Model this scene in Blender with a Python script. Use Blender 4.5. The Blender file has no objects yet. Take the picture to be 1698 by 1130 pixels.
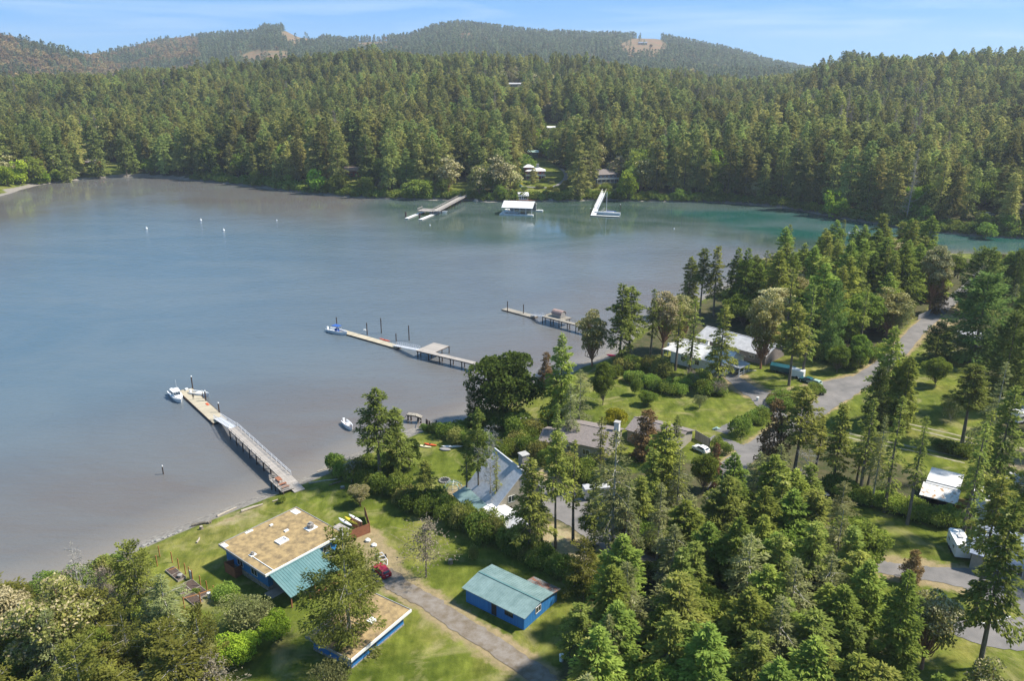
import bpy, math, random
import numpy as np
R = math.radians
scene = bpy.context.scene
# ------------------------------------------------------------------ camera
CH = 85.0; CP = R(19.0); CF = 1320.0          # height, pitch, focal length in pixels of the 1698 px wide photograph
cam_d = bpy.data.cameras.new('camera'); cam = bpy.data.objects.new('camera', cam_d)
scene.collection.objects.link(cam); scene.camera = cam
cam.location = (0, 0, CH); cam.rotation_euler = (R(90) - CP, 0, 0)
cam_d.sensor_width = 36; cam_d.lens = 36 * CF / 1698; cam_d.clip_end = 30000; cam_d.clip_start = 1
# ------------------------------------------------------------------ sky
SUN_AZ = (0.985, 0.10); SUN_EL = 52
world = bpy.data.worlds.new('World'); scene.world = world; world.use_nodes = True
nt = world.node_tree; bg = nt.nodes['Background']
sky = nt.nodes.new('ShaderNodeTexSky'); sky.sky_type = 'NISHITA'; sky.sun_disc = False
sky.sun_elevation = R(SUN_EL); sky.sun_rotation = math.atan2(SUN_AZ[0], SUN_AZ[1])
sky.altitude = 100; sky.air_density = 0.6; sky.dust_density = 0.0; sky.ozone_density = 2.0
tc = nt.nodes.new('ShaderNodeTexCoord'); mp = nt.nodes.new('ShaderNodeMapping')
mp.inputs['Scale'].default_value = (1.5, 1.5, 22.0); mp.inputs['Rotation'].default_value = (0.05, 0.10, 0.3)
nz = nt.nodes.new('ShaderNodeTexNoise'); nz.inputs['Scale'].default_value = 1.7; nz.inputs['Detail'].default_value = 6; nz.inputs['Distortion'].default_value = .6
cr = nt.nodes.new('ShaderNodeValToRGB'); cr.color_ramp.elements[0].position = .50; cr.color_ramp.elements[1].position = .80
cr.color_ramp.elements[1].color = (.7, .7, .7, 1)
mx = nt.nodes.new('ShaderNodeMixRGB'); mx.inputs['Color2'].default_value = (1.75, 2.15, 2.45, 1)
nt.links.new(tc.outputs['Generated'], mp.inputs['Vector']); nt.links.new(mp.outputs[0], nz.inputs['Vector'])
nt.links.new(nz.outputs['Fac'], cr.inputs[0]); nt.links.new(cr.outputs[0], mx.inputs['Fac'])
tint = nt.nodes.new('ShaderNodeMixRGB'); tint.blend_type = 'MULTIPLY'; tint.inputs['Fac'].default_value = 1; tint.inputs['Color2'].default_value = (.20, .34, .56, 1)
nt.links.new(sky.outputs[0], tint.inputs['Color1']); 
veil = nt.nodes.new('ShaderNodeMixRGB'); veil.inputs['Fac'].default_value = .68; veil.inputs['Color2'].default_value = (.33, .90, 1.55, 1)   # thin even veil of high cloud
nt.links.new(tint.outputs[0], veil.inputs['Color1']); nt.links.new(veil.outputs[0], mx.inputs['Color1']); nt.links.new(mx.outputs[0], bg.inputs['Color'])
bg.inputs['Strength'].default_value = 0.15
sun_d = bpy.data.lights.new('sun', 'SUN'); sun_d.energy = 3.0; sun_d.angle = R(4); sun_d.color = (1, .935, .83)
sun = bpy.data.objects.new('sun', sun_d); scene.collection.objects.link(sun)
from mathutils import Vector, Matrix
_sv = Vector((SUN_AZ[0], SUN_AZ[1], 0)).normalized() * math.cos(R(SUN_EL)) + Vector((0, 0, math.sin(R(SUN_EL))))
sun.rotation_euler = _sv.to_track_quat('Z', 'Y').to_euler()
scene.view_settings.view_transform = 'Standard'; scene.view_settings.look = 'None'
scene.view_settings.exposure = 1.6; scene.view_settings.gamma = 1; scene.view_settings.use_curve_mapping = False
scene.cycles.max_bounces = 6; scene.cycles.transparent_max_bounces = 4

# ------------------------------------------------------------------ pixel -> place helpers
cosP, sinP = math.cos(CP), math.sin(CP)
def W(px, py, z=0.0):
    u = (px - 849) / CF; v = (565 - py) / CF
    dy = cosP + v * sinP; dz = -sinP + v * cosP
    t = (z - CH) / dz
    return (u * t, dy * t)
def proj(x, y, z):
    x = np.asarray(x, float); y = np.asarray(y, float); z = np.asarray(z, float) - CH
    d = y * cosP - z * sinP; up = y * sinP + z * cosP
    return 849 + CF * x / d, 565 - CF * up / d
def sstep(a, b, x):
    t = np.clip((x - a) / (b - a), 0, 1); return t * t * (3 - 2 * t)
def seg_dist(x, y, P):
    x = np.asarray(x, float); y = np.asarray(y, float); best = np.full(x.shape, 1e18)
    for (ax, ay), (bx, by) in zip(P[:-1], P[1:]):
        dx, dy = bx - ax, by - ay; L = dx * dx + dy * dy + 1e-9
        t = np.clip(((x - ax) * dx + (y - ay) * dy) / L, 0, 1)
        best = np.minimum(best, (x - ax - t * dx) ** 2 + (y - ay - t * dy) ** 2)
    return np.sqrt(best)
def in_poly(x, y, P):
    x = np.asarray(x, float); y = np.asarray(y, float); c = np.zeros(x.shape, bool)
    n = len(P)
    for i in range(n):
        ax, ay = P[i]; bx, by = P[(i + 1) % n]
        if ay == by: continue
        m = ((ay > y) != (by > y)) & (x < (bx - ax) * (y - ay) / (by - ay) + ax)
        c ^= m
    return c
def smooth_line(P, it=2):
    for _ in range(it):
        Q = [P[0]]
        for a, b in zip(P[:-1], P[1:]):
            Q += [(a[0] * .75 + b[0] * .25, a[1] * .75 + b[1] * .25), (a[0] * .25 + b[0] * .75, a[1] * .25 + b[1] * .75)]
        Q.append(P[-1]); P = Q
    return P
near_px = [(-330, 1100), (-120, 1010), (0, 975), (60, 962), (160, 930), (240, 893), (330, 857), (440, 815), (530, 780), (600, 745), (660, 722), (700, 706),
           (745, 702), (780, 690), (835, 655), (905, 634), (945, 606), (980, 600), (1010, 580), (1035, 556), (1070, 530), (1120, 510), (1170, 488), (1215, 468), (1290, 448), (1380, 432),
           (1450, 424), (1560, 420), (1700, 424), (1900, 436), (2200, 452)]
far_px = [(-500, 470), (-300, 390), (-120, 350), (0, 327), (40, 311), (100, 301), (150, 297), (220, 292), (300, 297), (400, 307), (500, 320), (560, 326), (640, 330),
          (740, 333), (775, 331), (800, 336), (850, 334), (930, 334), (1000, 332), (1100, 335), (1200, 336), (1290, 343), (1340, 352), (1380, 360), (1450, 371),
          (1540, 384), (1620, 392), (1700, 396), (1900, 400), (2300, 405)]
NEAR = smooth_line([W(*p) for p in near_px], 1); FARL = smooth_line([W(*p) for p in far_px], 1)
NEARP = NEAR + [(900, NEAR[-1][1]), (900, -400), (-900, -400), (-900, NEAR[0][1] - 30)]
FARP = [(-9000, FARL[0][1])] + FARL + [(9000, FARL[-1][1]), (9000, 14000), (-9000, 14000)]
crest_px = np.array([(-600, 130), (0, 137), (130, 128), (300, 121), (450, 106), (600, 88), (750, 96), (850, 102), (1000, 110), (1150, 120), (1270, 118), (1350, 102), (1450, 98), (1560, 91), (1700, 84), (2300, 80)], float)
ridge_px = np.array([(-700, 70), (-200, 40), (0, 50), (60, 52), (120, 62), (170, 77), (220, 88), (260, 84), (330, 68), (400, 62), (470, 58), (485, 50), (515, 50), (535, 60), (600, 68), (650, 66), (700, 62), (735, 50), (770, 45),
                     (825, 50), (870, 56), (950, 60), (1060, 62), (1130, 74), (1180, 84), (1230, 98), (1290, 110), (1400, 130), (1700, 140), (2300, 140)], float)
RNG = np.random.default_rng(7)
_ng = RNG.random((64, 64))
def vnoise(x, y, s):
    x = np.asarray(x, float) / s; y = np.asarray(y, float) / s
    xi = np.floor(x).astype(int); yi = np.floor(y).astype(int); fx = x - xi; fy = y - yi
    fx = fx * fx * (3 - 2 * fx); fy = fy * fy * (3 - 2 * fy)
    g = lambda a, b: _ng[a % 64, b % 64]
    return (g(xi, yi) * (1 - fx) + g(xi + 1, yi) * fx) * (1 - fy) + (g(xi, yi + 1) * (1 - fx) + g(xi + 1, yi + 1) * fx) * fy
shY = np.array([p[1] for p in FARL]); shU = np.array([849 + 1250 * p[0] / p[1] for p in FARL])
def zt(x, y):
    """ground height"""
    x = np.asarray(x, float); y = np.asarray(y, float)
    dn = seg_dist(x, y, NEAR); inn = in_poly(x, y, NEARP)
    df = seg_dist(x, y, FARL); inf = in_poly(x, y, FARP)
    zn = 0.22 + 1.9 * sstep(0, 9, dn) + 1.2 * sstep(8, 60, dn) + 2.0 * sstep(40, 130, dn) + (vnoise(x, y, 23) - .5) * .5 * sstep(6, 20, dn)
    yy = np.maximum(y, 50.0)
    u = 849 + 1250 * x / yy
    cz = CH + (110 - np.interp(u, crest_px[:, 0], crest_px[:, 1])) / CF * 1250 * 1.06 - 31
    ys = np.interp(u, shU, shY)
    s = np.clip((yy - ys) / (1250 - ys), 0, 1)
    zf = 0.2 + 2.2 * sstep(0, 10, df) + (cz - 3) * s ** 0.92
    zf = zf + (vnoise(x, y, 90) - .5) * 9 * sstep(25, 120, df) + (vnoise(x + 300, y, 140) - .5) * 18 * sstep(60, 200, df)
    left = sstep(330, 180, u)
    rd = 3300 - 1100 * left
    rz = CH + (110 - np.interp(u, ridge_px[:, 0], ridge_px[:, 1])) / CF * rd * 1.06 - 24
    t = sstep(1350, 1, np.zeros(1)) * 0
    val = cz * 0.62
    k = np.clip((yy - 1500) / (rd - 1500), 0, 1)
    far = val + (rz - val) * (k ** 1.25) + (vnoise(x, y, 330) - .5) * 60 * np.sin(k * math.pi) * (1 - k) + (vnoise(x + 500, y, 130) - .5) * 30 * (1 - k * .6) * np.sin(k * math.pi)
    back = sstep(0, 1500, yy - rd - 150)
    far = far * (1 - back) + 25 * back
    m = sstep(1250, 1500, yy)
    zf = zf * (1 - m) + far * m
    water = -0.25 - 1.6 * sstep(0, 14, np.minimum(dn, df))
    return np.where(inn, zn, np.where(inf, zf, water))
def G(px, py, tmin=60, tmax=5000):
    """where the sight line through a pixel of the photograph meets the ground"""
    u = (px - 849) / CF; v = (565 - py) / CF
    d = np.array([u, cosP + v * sinP, -sinP + v * cosP])
    t = np.geomspace(tmin, tmax, 500)
    P = d[None] * t[:, None]
    zz = np.maximum(zt(P[:, 0], P[:, 1]), 0)
    below = (P[:, 2] + CH) < zz
    i = int(np.argmax(below)) if below.any() else 499
    a, b = t[max(i - 1, 0)], t[i]
    for _ in range(2):
        tt = np.linspace(a, b, 12); P = d[None] * tt[:, None]
        bl = (P[:, 2] + CH) < np.maximum(zt(P[:, 0], P[:, 1]), 0)
        j = max(int(np.argmax(bl)), 1); a, b = tt[j - 1], tt[j]
    p = d * b
    return (float(p[0]), float(p[1]), float(max(zt(p[0], p[1]), 0)))

# ------------------------------------------------------------------ materials
MATS = {}
def newmat(name):
    m = bpy.data.materials.new(name); m.use_nodes = True; MATS[name] = m
    return m, m.node_tree, m.node_tree.nodes['Principled BSDF']
def nd(nt, t, **k):
    n = nt.nodes.new(t)
    for a, b in k.items():
        if a in n.inputs.keys(): n.inputs[a].default_value = b
        else: setattr(n, a, b)
    return n
def mat(name, c1, c2=None, scale=2.0, rough=.8, bump=0.0, metal=0.0, stretch=(1, 1, 1), detail=5, lo=.35, hi=.65, spec=.3, objrand=0.0):
    m, nt, b = newmat(name)
    b.inputs['Roughness'].default_value = rough; b.inputs['Metallic'].default_value = metal; b.inputs['Specular IOR Level'].default_value = spec
    c2 = c2 or tuple(c * .72 for c in c1)
    c1 = tuple(c * .95 for c in c1); c2 = tuple(c * .95 for c in c2)
    tc = nd(nt, 'ShaderNodeTexCoord'); mp = nd(nt, 'ShaderNodeMapping'); mp.inputs['Scale'].default_value = stretch
    nz = nd(nt, 'ShaderNodeTexNoise', Scale=scale, Detail=detail, Roughness=.65)
    cr = nd(nt, 'ShaderNodeValToRGB'); cr.color_ramp.elements[0].position = lo; cr.color_ramp.elements[1].position = hi
    cr.color_ramp.elements[0].color = (*c1, 1); cr.color_ramp.elements[1].color = (*c2, 1)
    nt.links.new(tc.outputs['Object'], mp.inputs[0]); nt.links.new(mp.outputs[0], nz.inputs['Vector']); nt.links.new(nz.outputs['Fac'], cr.inputs[0])
    out = cr.outputs[0]
    if objrand:
        oi = nd(nt, 'ShaderNodeObjectInfo'); hs = nd(nt, 'ShaderNodeHueSaturation')
        mr = nd(nt, 'ShaderNodeMapRange'); mr.inputs['To Min'].default_value = 1 - objrand; mr.inputs['To Max'].default_value = 1 + objrand
        nt.links.new(oi.outputs['Random'], mr.inputs['Value']); nt.links.new(mr.outputs[0], hs.inputs['Value']); nt.links.new(out, hs.inputs['Color']); out = hs.outputs[0]
    nt.links.new(out, b.inputs['Base Color'])
    if bump:
        bp = nd(nt, 'ShaderNodeBump', Strength=bump, Distance=.05); nt.links.new(nz.outputs['Fac'], bp.inputs['Height']); nt.links.new(bp.outputs[0], b.inputs['Normal'])
    return m
def leafmat(name, c1, c2, trans=.42, hue=.02, val=.25, c3=None, sat=1.0):
    """foliage: colour varies leaf by leaf, clump by clump and tree by tree"""
    m, nt, b = newmat(name); nt.nodes.remove(b); out = nt.nodes['Material Output']
    at = nd(nt, 'ShaderNodeAttribute', attribute_name='rnd')
    tc = nd(nt, 'ShaderNodeTexCoord'); nz = nd(nt, 'ShaderNodeTexNoise', Scale=.35, Detail=3)
    nt.links.new(tc.outputs['Object'], nz.inputs['Vector'])
    ad = nd(nt, 'ShaderNodeMath', operation='MULTIPLY_ADD'); ad.inputs[1].default_value = .55
    mr0 = nd(nt, 'ShaderNodeMapRange'); mr0.inputs['From Min'].default_value = .3; mr0.inputs['From Max'].default_value = .7; mr0.inputs['To Max'].default_value = .45
    nt.links.new(nz.outputs['Fac'], mr0.inputs['Value'])
    nt.links.new(at.outputs['Fac'], ad.inputs[0]); nt.links.new(mr0.outputs[0], ad.inputs[2])
    cr = nd(nt, 'ShaderNodeValToRGB'); cr.color_ramp.elements[0].color = (*c1, 1); cr.color_ramp.elements[1].color = (*c2, 1)
    cr.color_ramp.elements[0].position = .1; cr.color_ramp.elements[1].position = .85
    if c3:
        e = cr.color_ramp.elements.new(.93); e.color = (*c3, 1)
    nt.links.new(ad.outputs[0], cr.inputs[0])
    oi = nd(nt, 'ShaderNodeObjectInfo'); hs = nd(nt, 'ShaderNodeHueSaturation')
    mv = nd(nt, 'ShaderNodeMapRange'); mv.inputs['To Min'].default_value = 1 - val; mv.inputs['To Max'].default_value = 1 + val
    ms = nd(nt, 'ShaderNodeMath', operation='FRACT'); mm = nd(nt, 'ShaderNodeMath', operation='MULTIPLY'); mm.inputs[1].default_value = 7.31
    mh = nd(nt, 'ShaderNodeMapRange'); mh.inputs['To Min'].default_value = .5 - hue; mh.inputs['To Max'].default_value = .5 + hue
    nt.links.new(oi.outputs['Random'], mv.inputs['Value']); nt.links.new(oi.outputs['Random'], mm.inputs[0]); nt.links.new(mm.outputs[0], ms.inputs[0]); nt.links.new(ms.outputs[0], mh.inputs['Value'])
    nt.links.new(mv.outputs[0], hs.inputs['Value']); nt.links.new(mh.outputs[0], hs.inputs['Hue']); nt.links.new(cr.outputs[0], hs.inputs['Color'])
    hs.inputs['Saturation'].default_value = sat
    nl = nd(nt, 'ShaderNodeTexNoise', Scale=.022, Detail=3); nt.links.new(oi.outputs['Location'], nl.inputs['Vector'])
    ml = nd(nt, 'ShaderNodeMapRange'); ml.inputs['From Min'].default_value = .32; ml.inputs['From Max'].default_value = .68; ml.inputs['To Min'].default_value = .72; ml.inputs['To Max'].default_value = 1.3
    mu = nd(nt, 'ShaderNodeMath', operation='MULTIPLY'); nt.links.new(nl.outputs['Fac'], ml.inputs['Value']); nt.links.new(ml.outputs[0], mu.inputs[0]); nt.links.new(mv.outputs[0], mu.inputs[1]); nt.links.new(mu.outputs[0], hs.inputs['Value'])
    d = nd(nt, 'ShaderNodeBsdfDiffuse'); t = nd(nt, 'ShaderNodeBsdfTranslucent'); mxs = nd(nt, 'ShaderNodeMixShader'); mxs.inputs[0].default_value = trans
    nt.links.new(hs.outputs[0], d.inputs['Color']); nt.links.new(hs.outputs[0], t.inputs['Color'])
    nt.links.new(d.outputs[0], mxs.inputs[1]); nt.links.new(t.outputs[0], mxs.inputs[2]); nt.links.new(mxs.outputs[0], out.inputs['Surface'])
    return m
L_fir = leafmat('fir needles', (.105, .138, .032), (.325, .355, .078), c3=(.43, .44, .16))
L_firg = leafmat('dense fir needles', (.100, .145, .030), (.320, .380, .072), c3=(.40, .44, .13))
L_grey = leafmat('lichen grown fir needles', (0.126, 0.148, 0.054), (0.342, 0.351, 0.143), c3=(0.536, 0.515, 0.300))
L_pine = leafmat('shore pine needles', (.090, .098, .022), (.26, .265, .055), c3=(.32, .28, .08))
L_broad = leafmat('broad leaves', (.085, .130, .026), (.245, .315, .052))
L_bright = leafmat('bright spring leaves', (0.141, 0.247, 0.024), (0.353, 0.469, 0.048), trans=.35)
L_yel = leafmat('golden leaves', (0.285, 0.304, 0.019), (0.570, 0.494, 0.048), trans=.35)
L_dark = leafmat('dark cypress leaves', (0.060, 0.094, 0.027), (0.171, 0.226, 0.057))
L_mad = leafmat('madrone leaves', (0.112, 0.133, 0.039), (0.312, 0.296, 0.083), c3=(0.476, 0.359, 0.150))
L_blos = leafmat('madrone blossom', (0.285, 0.257, 0.123), (0.532, 0.475, 0.266), trans=.2)
L_brown = leafmat('bronze leaves', (0.126, 0.081, 0.043), (0.298, 0.195, 0.088))
L_dead = leafmat('dry grey twigs', (.15, .125, .085), (.31, .27, .20), trans=.1)
L_bush = leafmat('hedge leaves', (.092, .138, .028), (.27, .335, .062))
L_far = leafmat('forest fir needles', (0.110, 0.140, 0.038), (0.375, 0.385, 0.115), hue=.035, val=.38, c3=(0.446, 0.403, 0.175), trans=.45)
L_farg = leafmat('hill forest needles', (0.075, 0.110, 0.058), (0.235, 0.275, 0.135), hue=.03, val=.3)
L_oak = leafmat('dark oak leaves', (.048, .078, .018), (.125, .175, .036))
B_bark = mat('bark', (.10, .085, .065), (.22, .19, .15), scale=3, stretch=(1, 1, .2), rough=.95)
B_mad = mat('madrone bark', (.22, .10, .055), (.34, .20, .12), scale=2, rough=.7)
B_grey = mat('weathered bark', (.25, .235, .20), (.40, .38, .34), scale=3, rough=.95)
# ------------------------------------------------------------------ object helpers
COL = scene.collection
def link(o, parent=None):
    COL.objects.link(o)
    if parent is not None: o.parent = parent
    return o
def tag(o, label=None, cat=None, group=None, kind=None):
    if label: o['label'] = label
    if cat: o['category'] = cat
    if group: o['group'] = group
    if kind: o['kind'] = kind
    return o
def thing(name, label, cat, loc=(0, 0, 0), rz=0.0, group=None):
    o = bpy.data.objects.new(name, None); o.empty_display_size = .5; link(o)
    o.location = loc; o.rotation_euler = (0, 0, rz)
    return tag(o, label, cat, group)
def np_mesh(name, V, polys_flat, sizes, mats, attr=None, matidx=None, smooth=False):
    me = bpy.data.meshes.new(name)
    V = np.asarray(V, np.float32); F_ = np.asarray(polys_flat, np.int32); S = np.asarray(sizes, np.int32)
    me.vertices.add(len(V)); me.vertices.foreach_set('co', V.ravel())
    me.loops.add(len(F_)); me.loops.foreach_set('vertex_index', F_)
    me.polygons.add(len(S)); st = np.concatenate([[0], np.cumsum(S)[:-1]]).astype(np.int32)
    me.polygons.foreach_set('loop_start', st); me.polygons.foreach_set('loop_total', S)
    for m in (mats if isinstance(mats, (list, tuple)) else [mats]): me.materials.append(m)
    if matidx is not None: me.polygons.foreach_set('material_index', np.asarray(matidx, np.int32))
    if smooth: me.polygons.foreach_set('use_smooth', np.ones(len(S), bool))
    me.update(calc_edges=True)
    if attr is not None:
        a = me.attributes.new('rnd', 'FLOAT', 'FACE'); a.data.foreach_set('value', np.asarray(attr, np.float32))
    return me
class MB:
    def __init__(s): s.v = []; s.f = []
    def add(s, vs, fs):
        o = len(s.v); s.v += [tuple(map(float, v)) for v in vs]; s.f += [tuple(i + o for i in f) for f in fs]; return s
    def box(s, x0, x1, y0, y1, z0, z1):
        return s.add([(x0, y0, z0), (x1, y0, z0), (x1, y1, z0), (x0, y1, z0), (x0, y0, z1), (x1, y0, z1), (x1, y1, z1), (x0, y1, z1)],
                     [(0, 3, 2, 1), (4, 5, 6, 7), (0, 1, 5, 4), (1, 2, 6, 5), (2, 3, 7, 6), (3, 0, 4, 7)])
    def slab(s, quad, t, up=(0, 0, 1)):
        """a plate of thickness t below a quad of four 3-D points"""
        q = [Vector(p) for p in quad]; n = Vector(up) * t
        return s.add([*q, *[p - n for p in q]], [(0, 1, 2, 3), (7, 6, 5, 4), (0, 4, 5, 1), (1, 5, 6, 2), (2, 6, 7, 3), (3, 7, 4, 0)])
    def prism(s, poly, z0, z1):
        n = len(poly)
        return s.add([(x, y, z0) for x, y in poly] + [(x, y, z1) for x, y in poly],
                     [tuple(range(n - 1, -1, -1)), tuple(range(n, 2 * n))] + [(i, (i + 1) % n, n + (i + 1) % n, n + i) for i in range(n)])
    def prismx(s, poly, x0, x1):
        """outline in (y, z) run along x"""
        n = len(poly)
        return s.add([(x0, y, z) for y, z in poly] + [(x1, y, z) for y, z in poly],
                     [tuple(range(n)), tuple(range(2 * n - 1, n - 1, -1))] + [((i + 1) % n, i, n + i, n + (i + 1) % n) for i in range(n)])
    def tube(s, pts, rad, k=6, caps=True):
        pts = [Vector(p) for p in pts]; o = len(s.v); rad = rad if isinstance(rad, (list, tuple)) else [rad] * len(pts)
        for i, p in enumerate(pts):
            d = (pts[min(i + 1, len(pts) - 1)] - pts[max(i - 1, 0)]).normalized()
            a = d.orthogonal().normalized() if abs(d.z) < .99 else Vector((1, 0, 0)); b = d.cross(a).normalized(); a = b.cross(d)
            for j in range(k):
                t = 2 * math.pi * j / k; s.v.append(tuple(p + (a * math.cos(t) + b * math.sin(t)) * rad[i]))
        for i in range(len(pts) - 1):
            for j in range(k): s.f.append((o + i * k + j, o + i * k + (j + 1) % k, o + (i + 1) * k + (j + 1) % k, o + (i + 1) * k + j))
        if caps:
            s.f.append(tuple(o + j for j in range(k - 1, -1, -1))); s.f.append(tuple(o + (len(pts) - 1) * k + j for j in range(k)))
        return s
    def mesh(s, name, m, smooth=False):
        me = bpy.data.meshes.new(name); me.from_pydata(s.v, [], s.f)
        for mm in (m if isinstance(m, (list, tuple)) else [m]): me.materials.append(mm)
        if smooth: me.polygons.foreach_set('use_smooth', np.ones(len(me.polygons), bool))
        me.update(); return me
    def build(s, name, m, parent=None, smooth=False, label=None):
        o = bpy.data.objects.new(name, s.mesh(name, m, smooth)); link(o, parent)
        if label: o['label'] = label
        return o

# ------------------------------------------------------------------ ground
def axis(segs):
    out = [segs[0][0]]
    for a, b, st in segs:
        n = max(1, int(round((b - a) / st))); out += list(np.linspace(a, b, n + 1)[1:])
    return np.array(out)
xs = axis([(-6000, -4200, 600), (-4200, -1200, 60), (-1200, -420, 13), (-420, -200, 6), (-200, 230, 2.4), (230, 460, 6), (460, 1200, 13), (1200, 4200, 60), (4200, 6000, 600)])
ys = axis([(-300, 40, 34), (40, 330, 2.4), (330, 700, 5), (700, 1400, 13), (1400, 4600, 45), (4600, 6400, 600)])
GX, GY = np.meshgrid(xs, ys); GZ = zt(GX, GY)
def grid_faces(nx, ny):
    i = np.arange(nx - 1)[None, :] + np.arange(ny - 1)[:, None] * nx
    return np.stack([i, i + 1, i + 1 + nx, i + nx], -1).reshape(-1)
nx, ny = len(xs), len(ys)
# kinds of ground cover: woods, bare earth, beach, far hill meadow
WOODS = [[(940, 1040), (1000, 985), (1090, 960), (1190, 850), (1240, 790), (1300, 800), (1360, 850), (1410, 905), (1450, 990), (1480, 1100), (1560, 1400), (900, 1400)],
         [(1010, 600), (1080, 545), (1180, 495), (1300, 450), (1500, 425), (1800, 440), (1800, 520), (1580, 485), (1500, 540), (1460, 590), (1340, 600), (1240, 560), (1120, 575), (1050, 610)],
         [(-60, 985), (60, 970), (230, 920), (285, 1000), (330, 1060), (370, 1200), (60, 1200), (-200, 1200)],
         [(1580, 520), (1800, 540), (1800, 1000), (1690, 900), (1640, 800), (1660, 680), (1640, 640), (1580, 580)],
         [(860, 900), (960, 950), (1000, 900), (900, 820)], [(1000, 790), (1180, 760), (1190, 880), (1090, 930), (1010, 860)],
         [(1290, 700), (1480, 760), (1540, 800), (1540, 870), (1420, 830), (1300, 790), (1230, 770)]]
BARE = [[(868, 775), (930, 775), (960, 820), (920, 830), (880, 800)], [(895, 855), (960, 880), (985, 930), (930, 945), (895, 900)], [(735, 805), (800, 800), (810, 850), (770, 850)],
        [(318, 882), (345, 868), (440, 834), (456, 838), (395, 862), (345, 886)], [(590, 900), (650, 930), (680, 960), (640, 960), (600, 940)], [(600, 1040), (640, 1080), (610, 1110), (580, 1090)],
        [(1520, 540), (1580, 500), (1600, 530), (1540, 560)], [(1680, 780), (1640, 760), (1700, 740), (1800, 800)], [(1190, 735), (1240, 745), (1230, 760), (1180, 750)]]
gx, gy = GX.ravel(), GY.ravel(); gz = GZ.ravel()
dn = seg_dist(gx, gy, NEAR); inn = in_poly(gx, gy, NEARP); df = seg_dist(gx, gy, FARL); inf = in_poly(gx, gy, FARP)
cov = np.zeros((len(gx), 3), np.float32)
small = (gy < 420) & (abs(gx) < 420) & inn
ppx, ppy = proj(gx[small], gy[small], gz[small])
w_ = np.zeros(small.sum()); b_ = np.zeros(small.sum())
def soft(P, r):
    Q = [G(*p)[:2] for p in P]; d = seg_dist(gx[small], gy[small], Q + Q[:1]); i = in_poly(gx[small], gy[small], Q); return np.clip(.5 + np.where(i, d, -d) / r, 0, 1)
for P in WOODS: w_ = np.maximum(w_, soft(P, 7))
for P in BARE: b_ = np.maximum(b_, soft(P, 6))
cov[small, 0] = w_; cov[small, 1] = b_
DRV = [[(600, 885), (632, 925), (655, 965), (710, 1000), (765, 1037), (830, 1078), (900, 1127), (960, 1177)]]
verge = np.zeros(len(gx), np.float32)
for P, wv in [(DRV[0], 2.9), ([(1195, 610), (1222, 632), (1250, 652), (1290, 660), (1335, 652), (1385, 640), (1425, 630)], 4.6), ([(1640, 440), (1562, 512), (1475, 598), (1375, 665), (1300, 712), (1222, 768), (1200, 800), (1160, 905), (1125, 945)], 3.6), ([(1135, 965), (1050, 925), (975, 872), (905, 818)], 4.2), ([(1455, 940), (1560, 955), (1620, 965), (1680, 990), (1760, 1010)], 4.0)]:
    verge[small] = np.maximum(verge[small], np.clip(.5 + (wv - seg_dist(gx[small], gy[small], [G(*p)[:2] for p in P])) / 4, 0, 1))
cov[:, 2] = np.where(inn, 1 - sstep(4.0, 6.6, dn), np.where(inf, 1 - sstep(2.5, 5, df), 1))
FARCLEAR = [[(572, 275), (603, 275), (603, 320), (572, 320)], [(868, 262), (905, 262), (935, 285), (952, 300), (960, 322), (960, 334), (850, 334), (845, 305)], [(905, 172), (950, 172), (955, 186), (905, 186)], [(980, 285), (1035, 290), (1040, 330), (985, 330)],
            [(150, 268), (215, 270), (222, 296), (150, 300)], [(-60, 295), (60, 305), (30, 320), (-60, 340)], [(740, 305), (790, 300), (800, 334), (740, 334)], [(895, 205), (945, 205), (945, 225), (895, 225)],
            [(570, 275), (605, 275), (605, 300), (570, 300)], [(838, 143), (872, 143), (872, 156), (838, 156)]]
HILLCLEAR = [[(5, 50), (60, 48), (85, 66), (110, 84), (60, 80), (10, 66)], [(385, 98), (420, 82), (482, 84), (478, 104), (390, 112)], [(583, 72), (640, 68), (665, 80), (600, 84)], [(1020, 76), (1050, 64), (1090, 62), (1112, 78), (1090, 94), (1040, 92)],
             [(462, 54), (500, 44), (528, 52), (530, 72), (480, 78)], [(760, 56), (780, 54), (785, 64), (765, 66)], [(795, 60), (832, 58), (832, 64), (795, 66)]]
fm = inf & (gy < 1400); fx_, fy_ = proj(gx[fm], gy[fm], gz[fm])
wf = np.ones(fm.sum(), bool)
for P in FARCLEAR: wf &= ~in_poly(fx_, fy_, P)
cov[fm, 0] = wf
hm = inf & (gy >= 1400); hx, hy = proj(gx[hm], gy[hm], gz[hm]); hb = np.zeros(hm.sum(), bool)
for P in HILLCLEAR: hb |= in_poly(hx, hy, P)
cov[hm, 0] = ~hb; cov[hm, 1] = hb
_c = cov.reshape(ny, nx, 3)
for _ in range(2):
    _c[1:-1, 1:-1, :2] = (_c[1:-1, 1:-1, :2] * 2 + _c[:-2, 1:-1, :2] + _c[2:, 1:-1, :2] + _c[1:-1, :-2, :2] + _c[1:-1, 2:, :2]) / 6
cov = _c.reshape(-1, 3)
me = np_mesh('ground', np.stack([gx, gy, gz], -1), grid_faces(nx, ny), np.full((nx - 1) * (ny - 1), 4), [], smooth=True)
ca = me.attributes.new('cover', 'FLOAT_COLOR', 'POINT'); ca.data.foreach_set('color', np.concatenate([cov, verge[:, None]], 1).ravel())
m, nt, b = newmat('ground cover'); b.inputs['Roughness'].default_value = .95; b.inputs['Specular IOR Level'].default_value = .1
tc = nd(nt, 'ShaderNodeTexCoord'); at = nd(nt, 'ShaderNodeAttribute', attribute_name='cover'); sp = nd(nt, 'ShaderNodeSeparateColor'); nt.links.new(at.outputs['Color'], sp.inputs[0])
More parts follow.
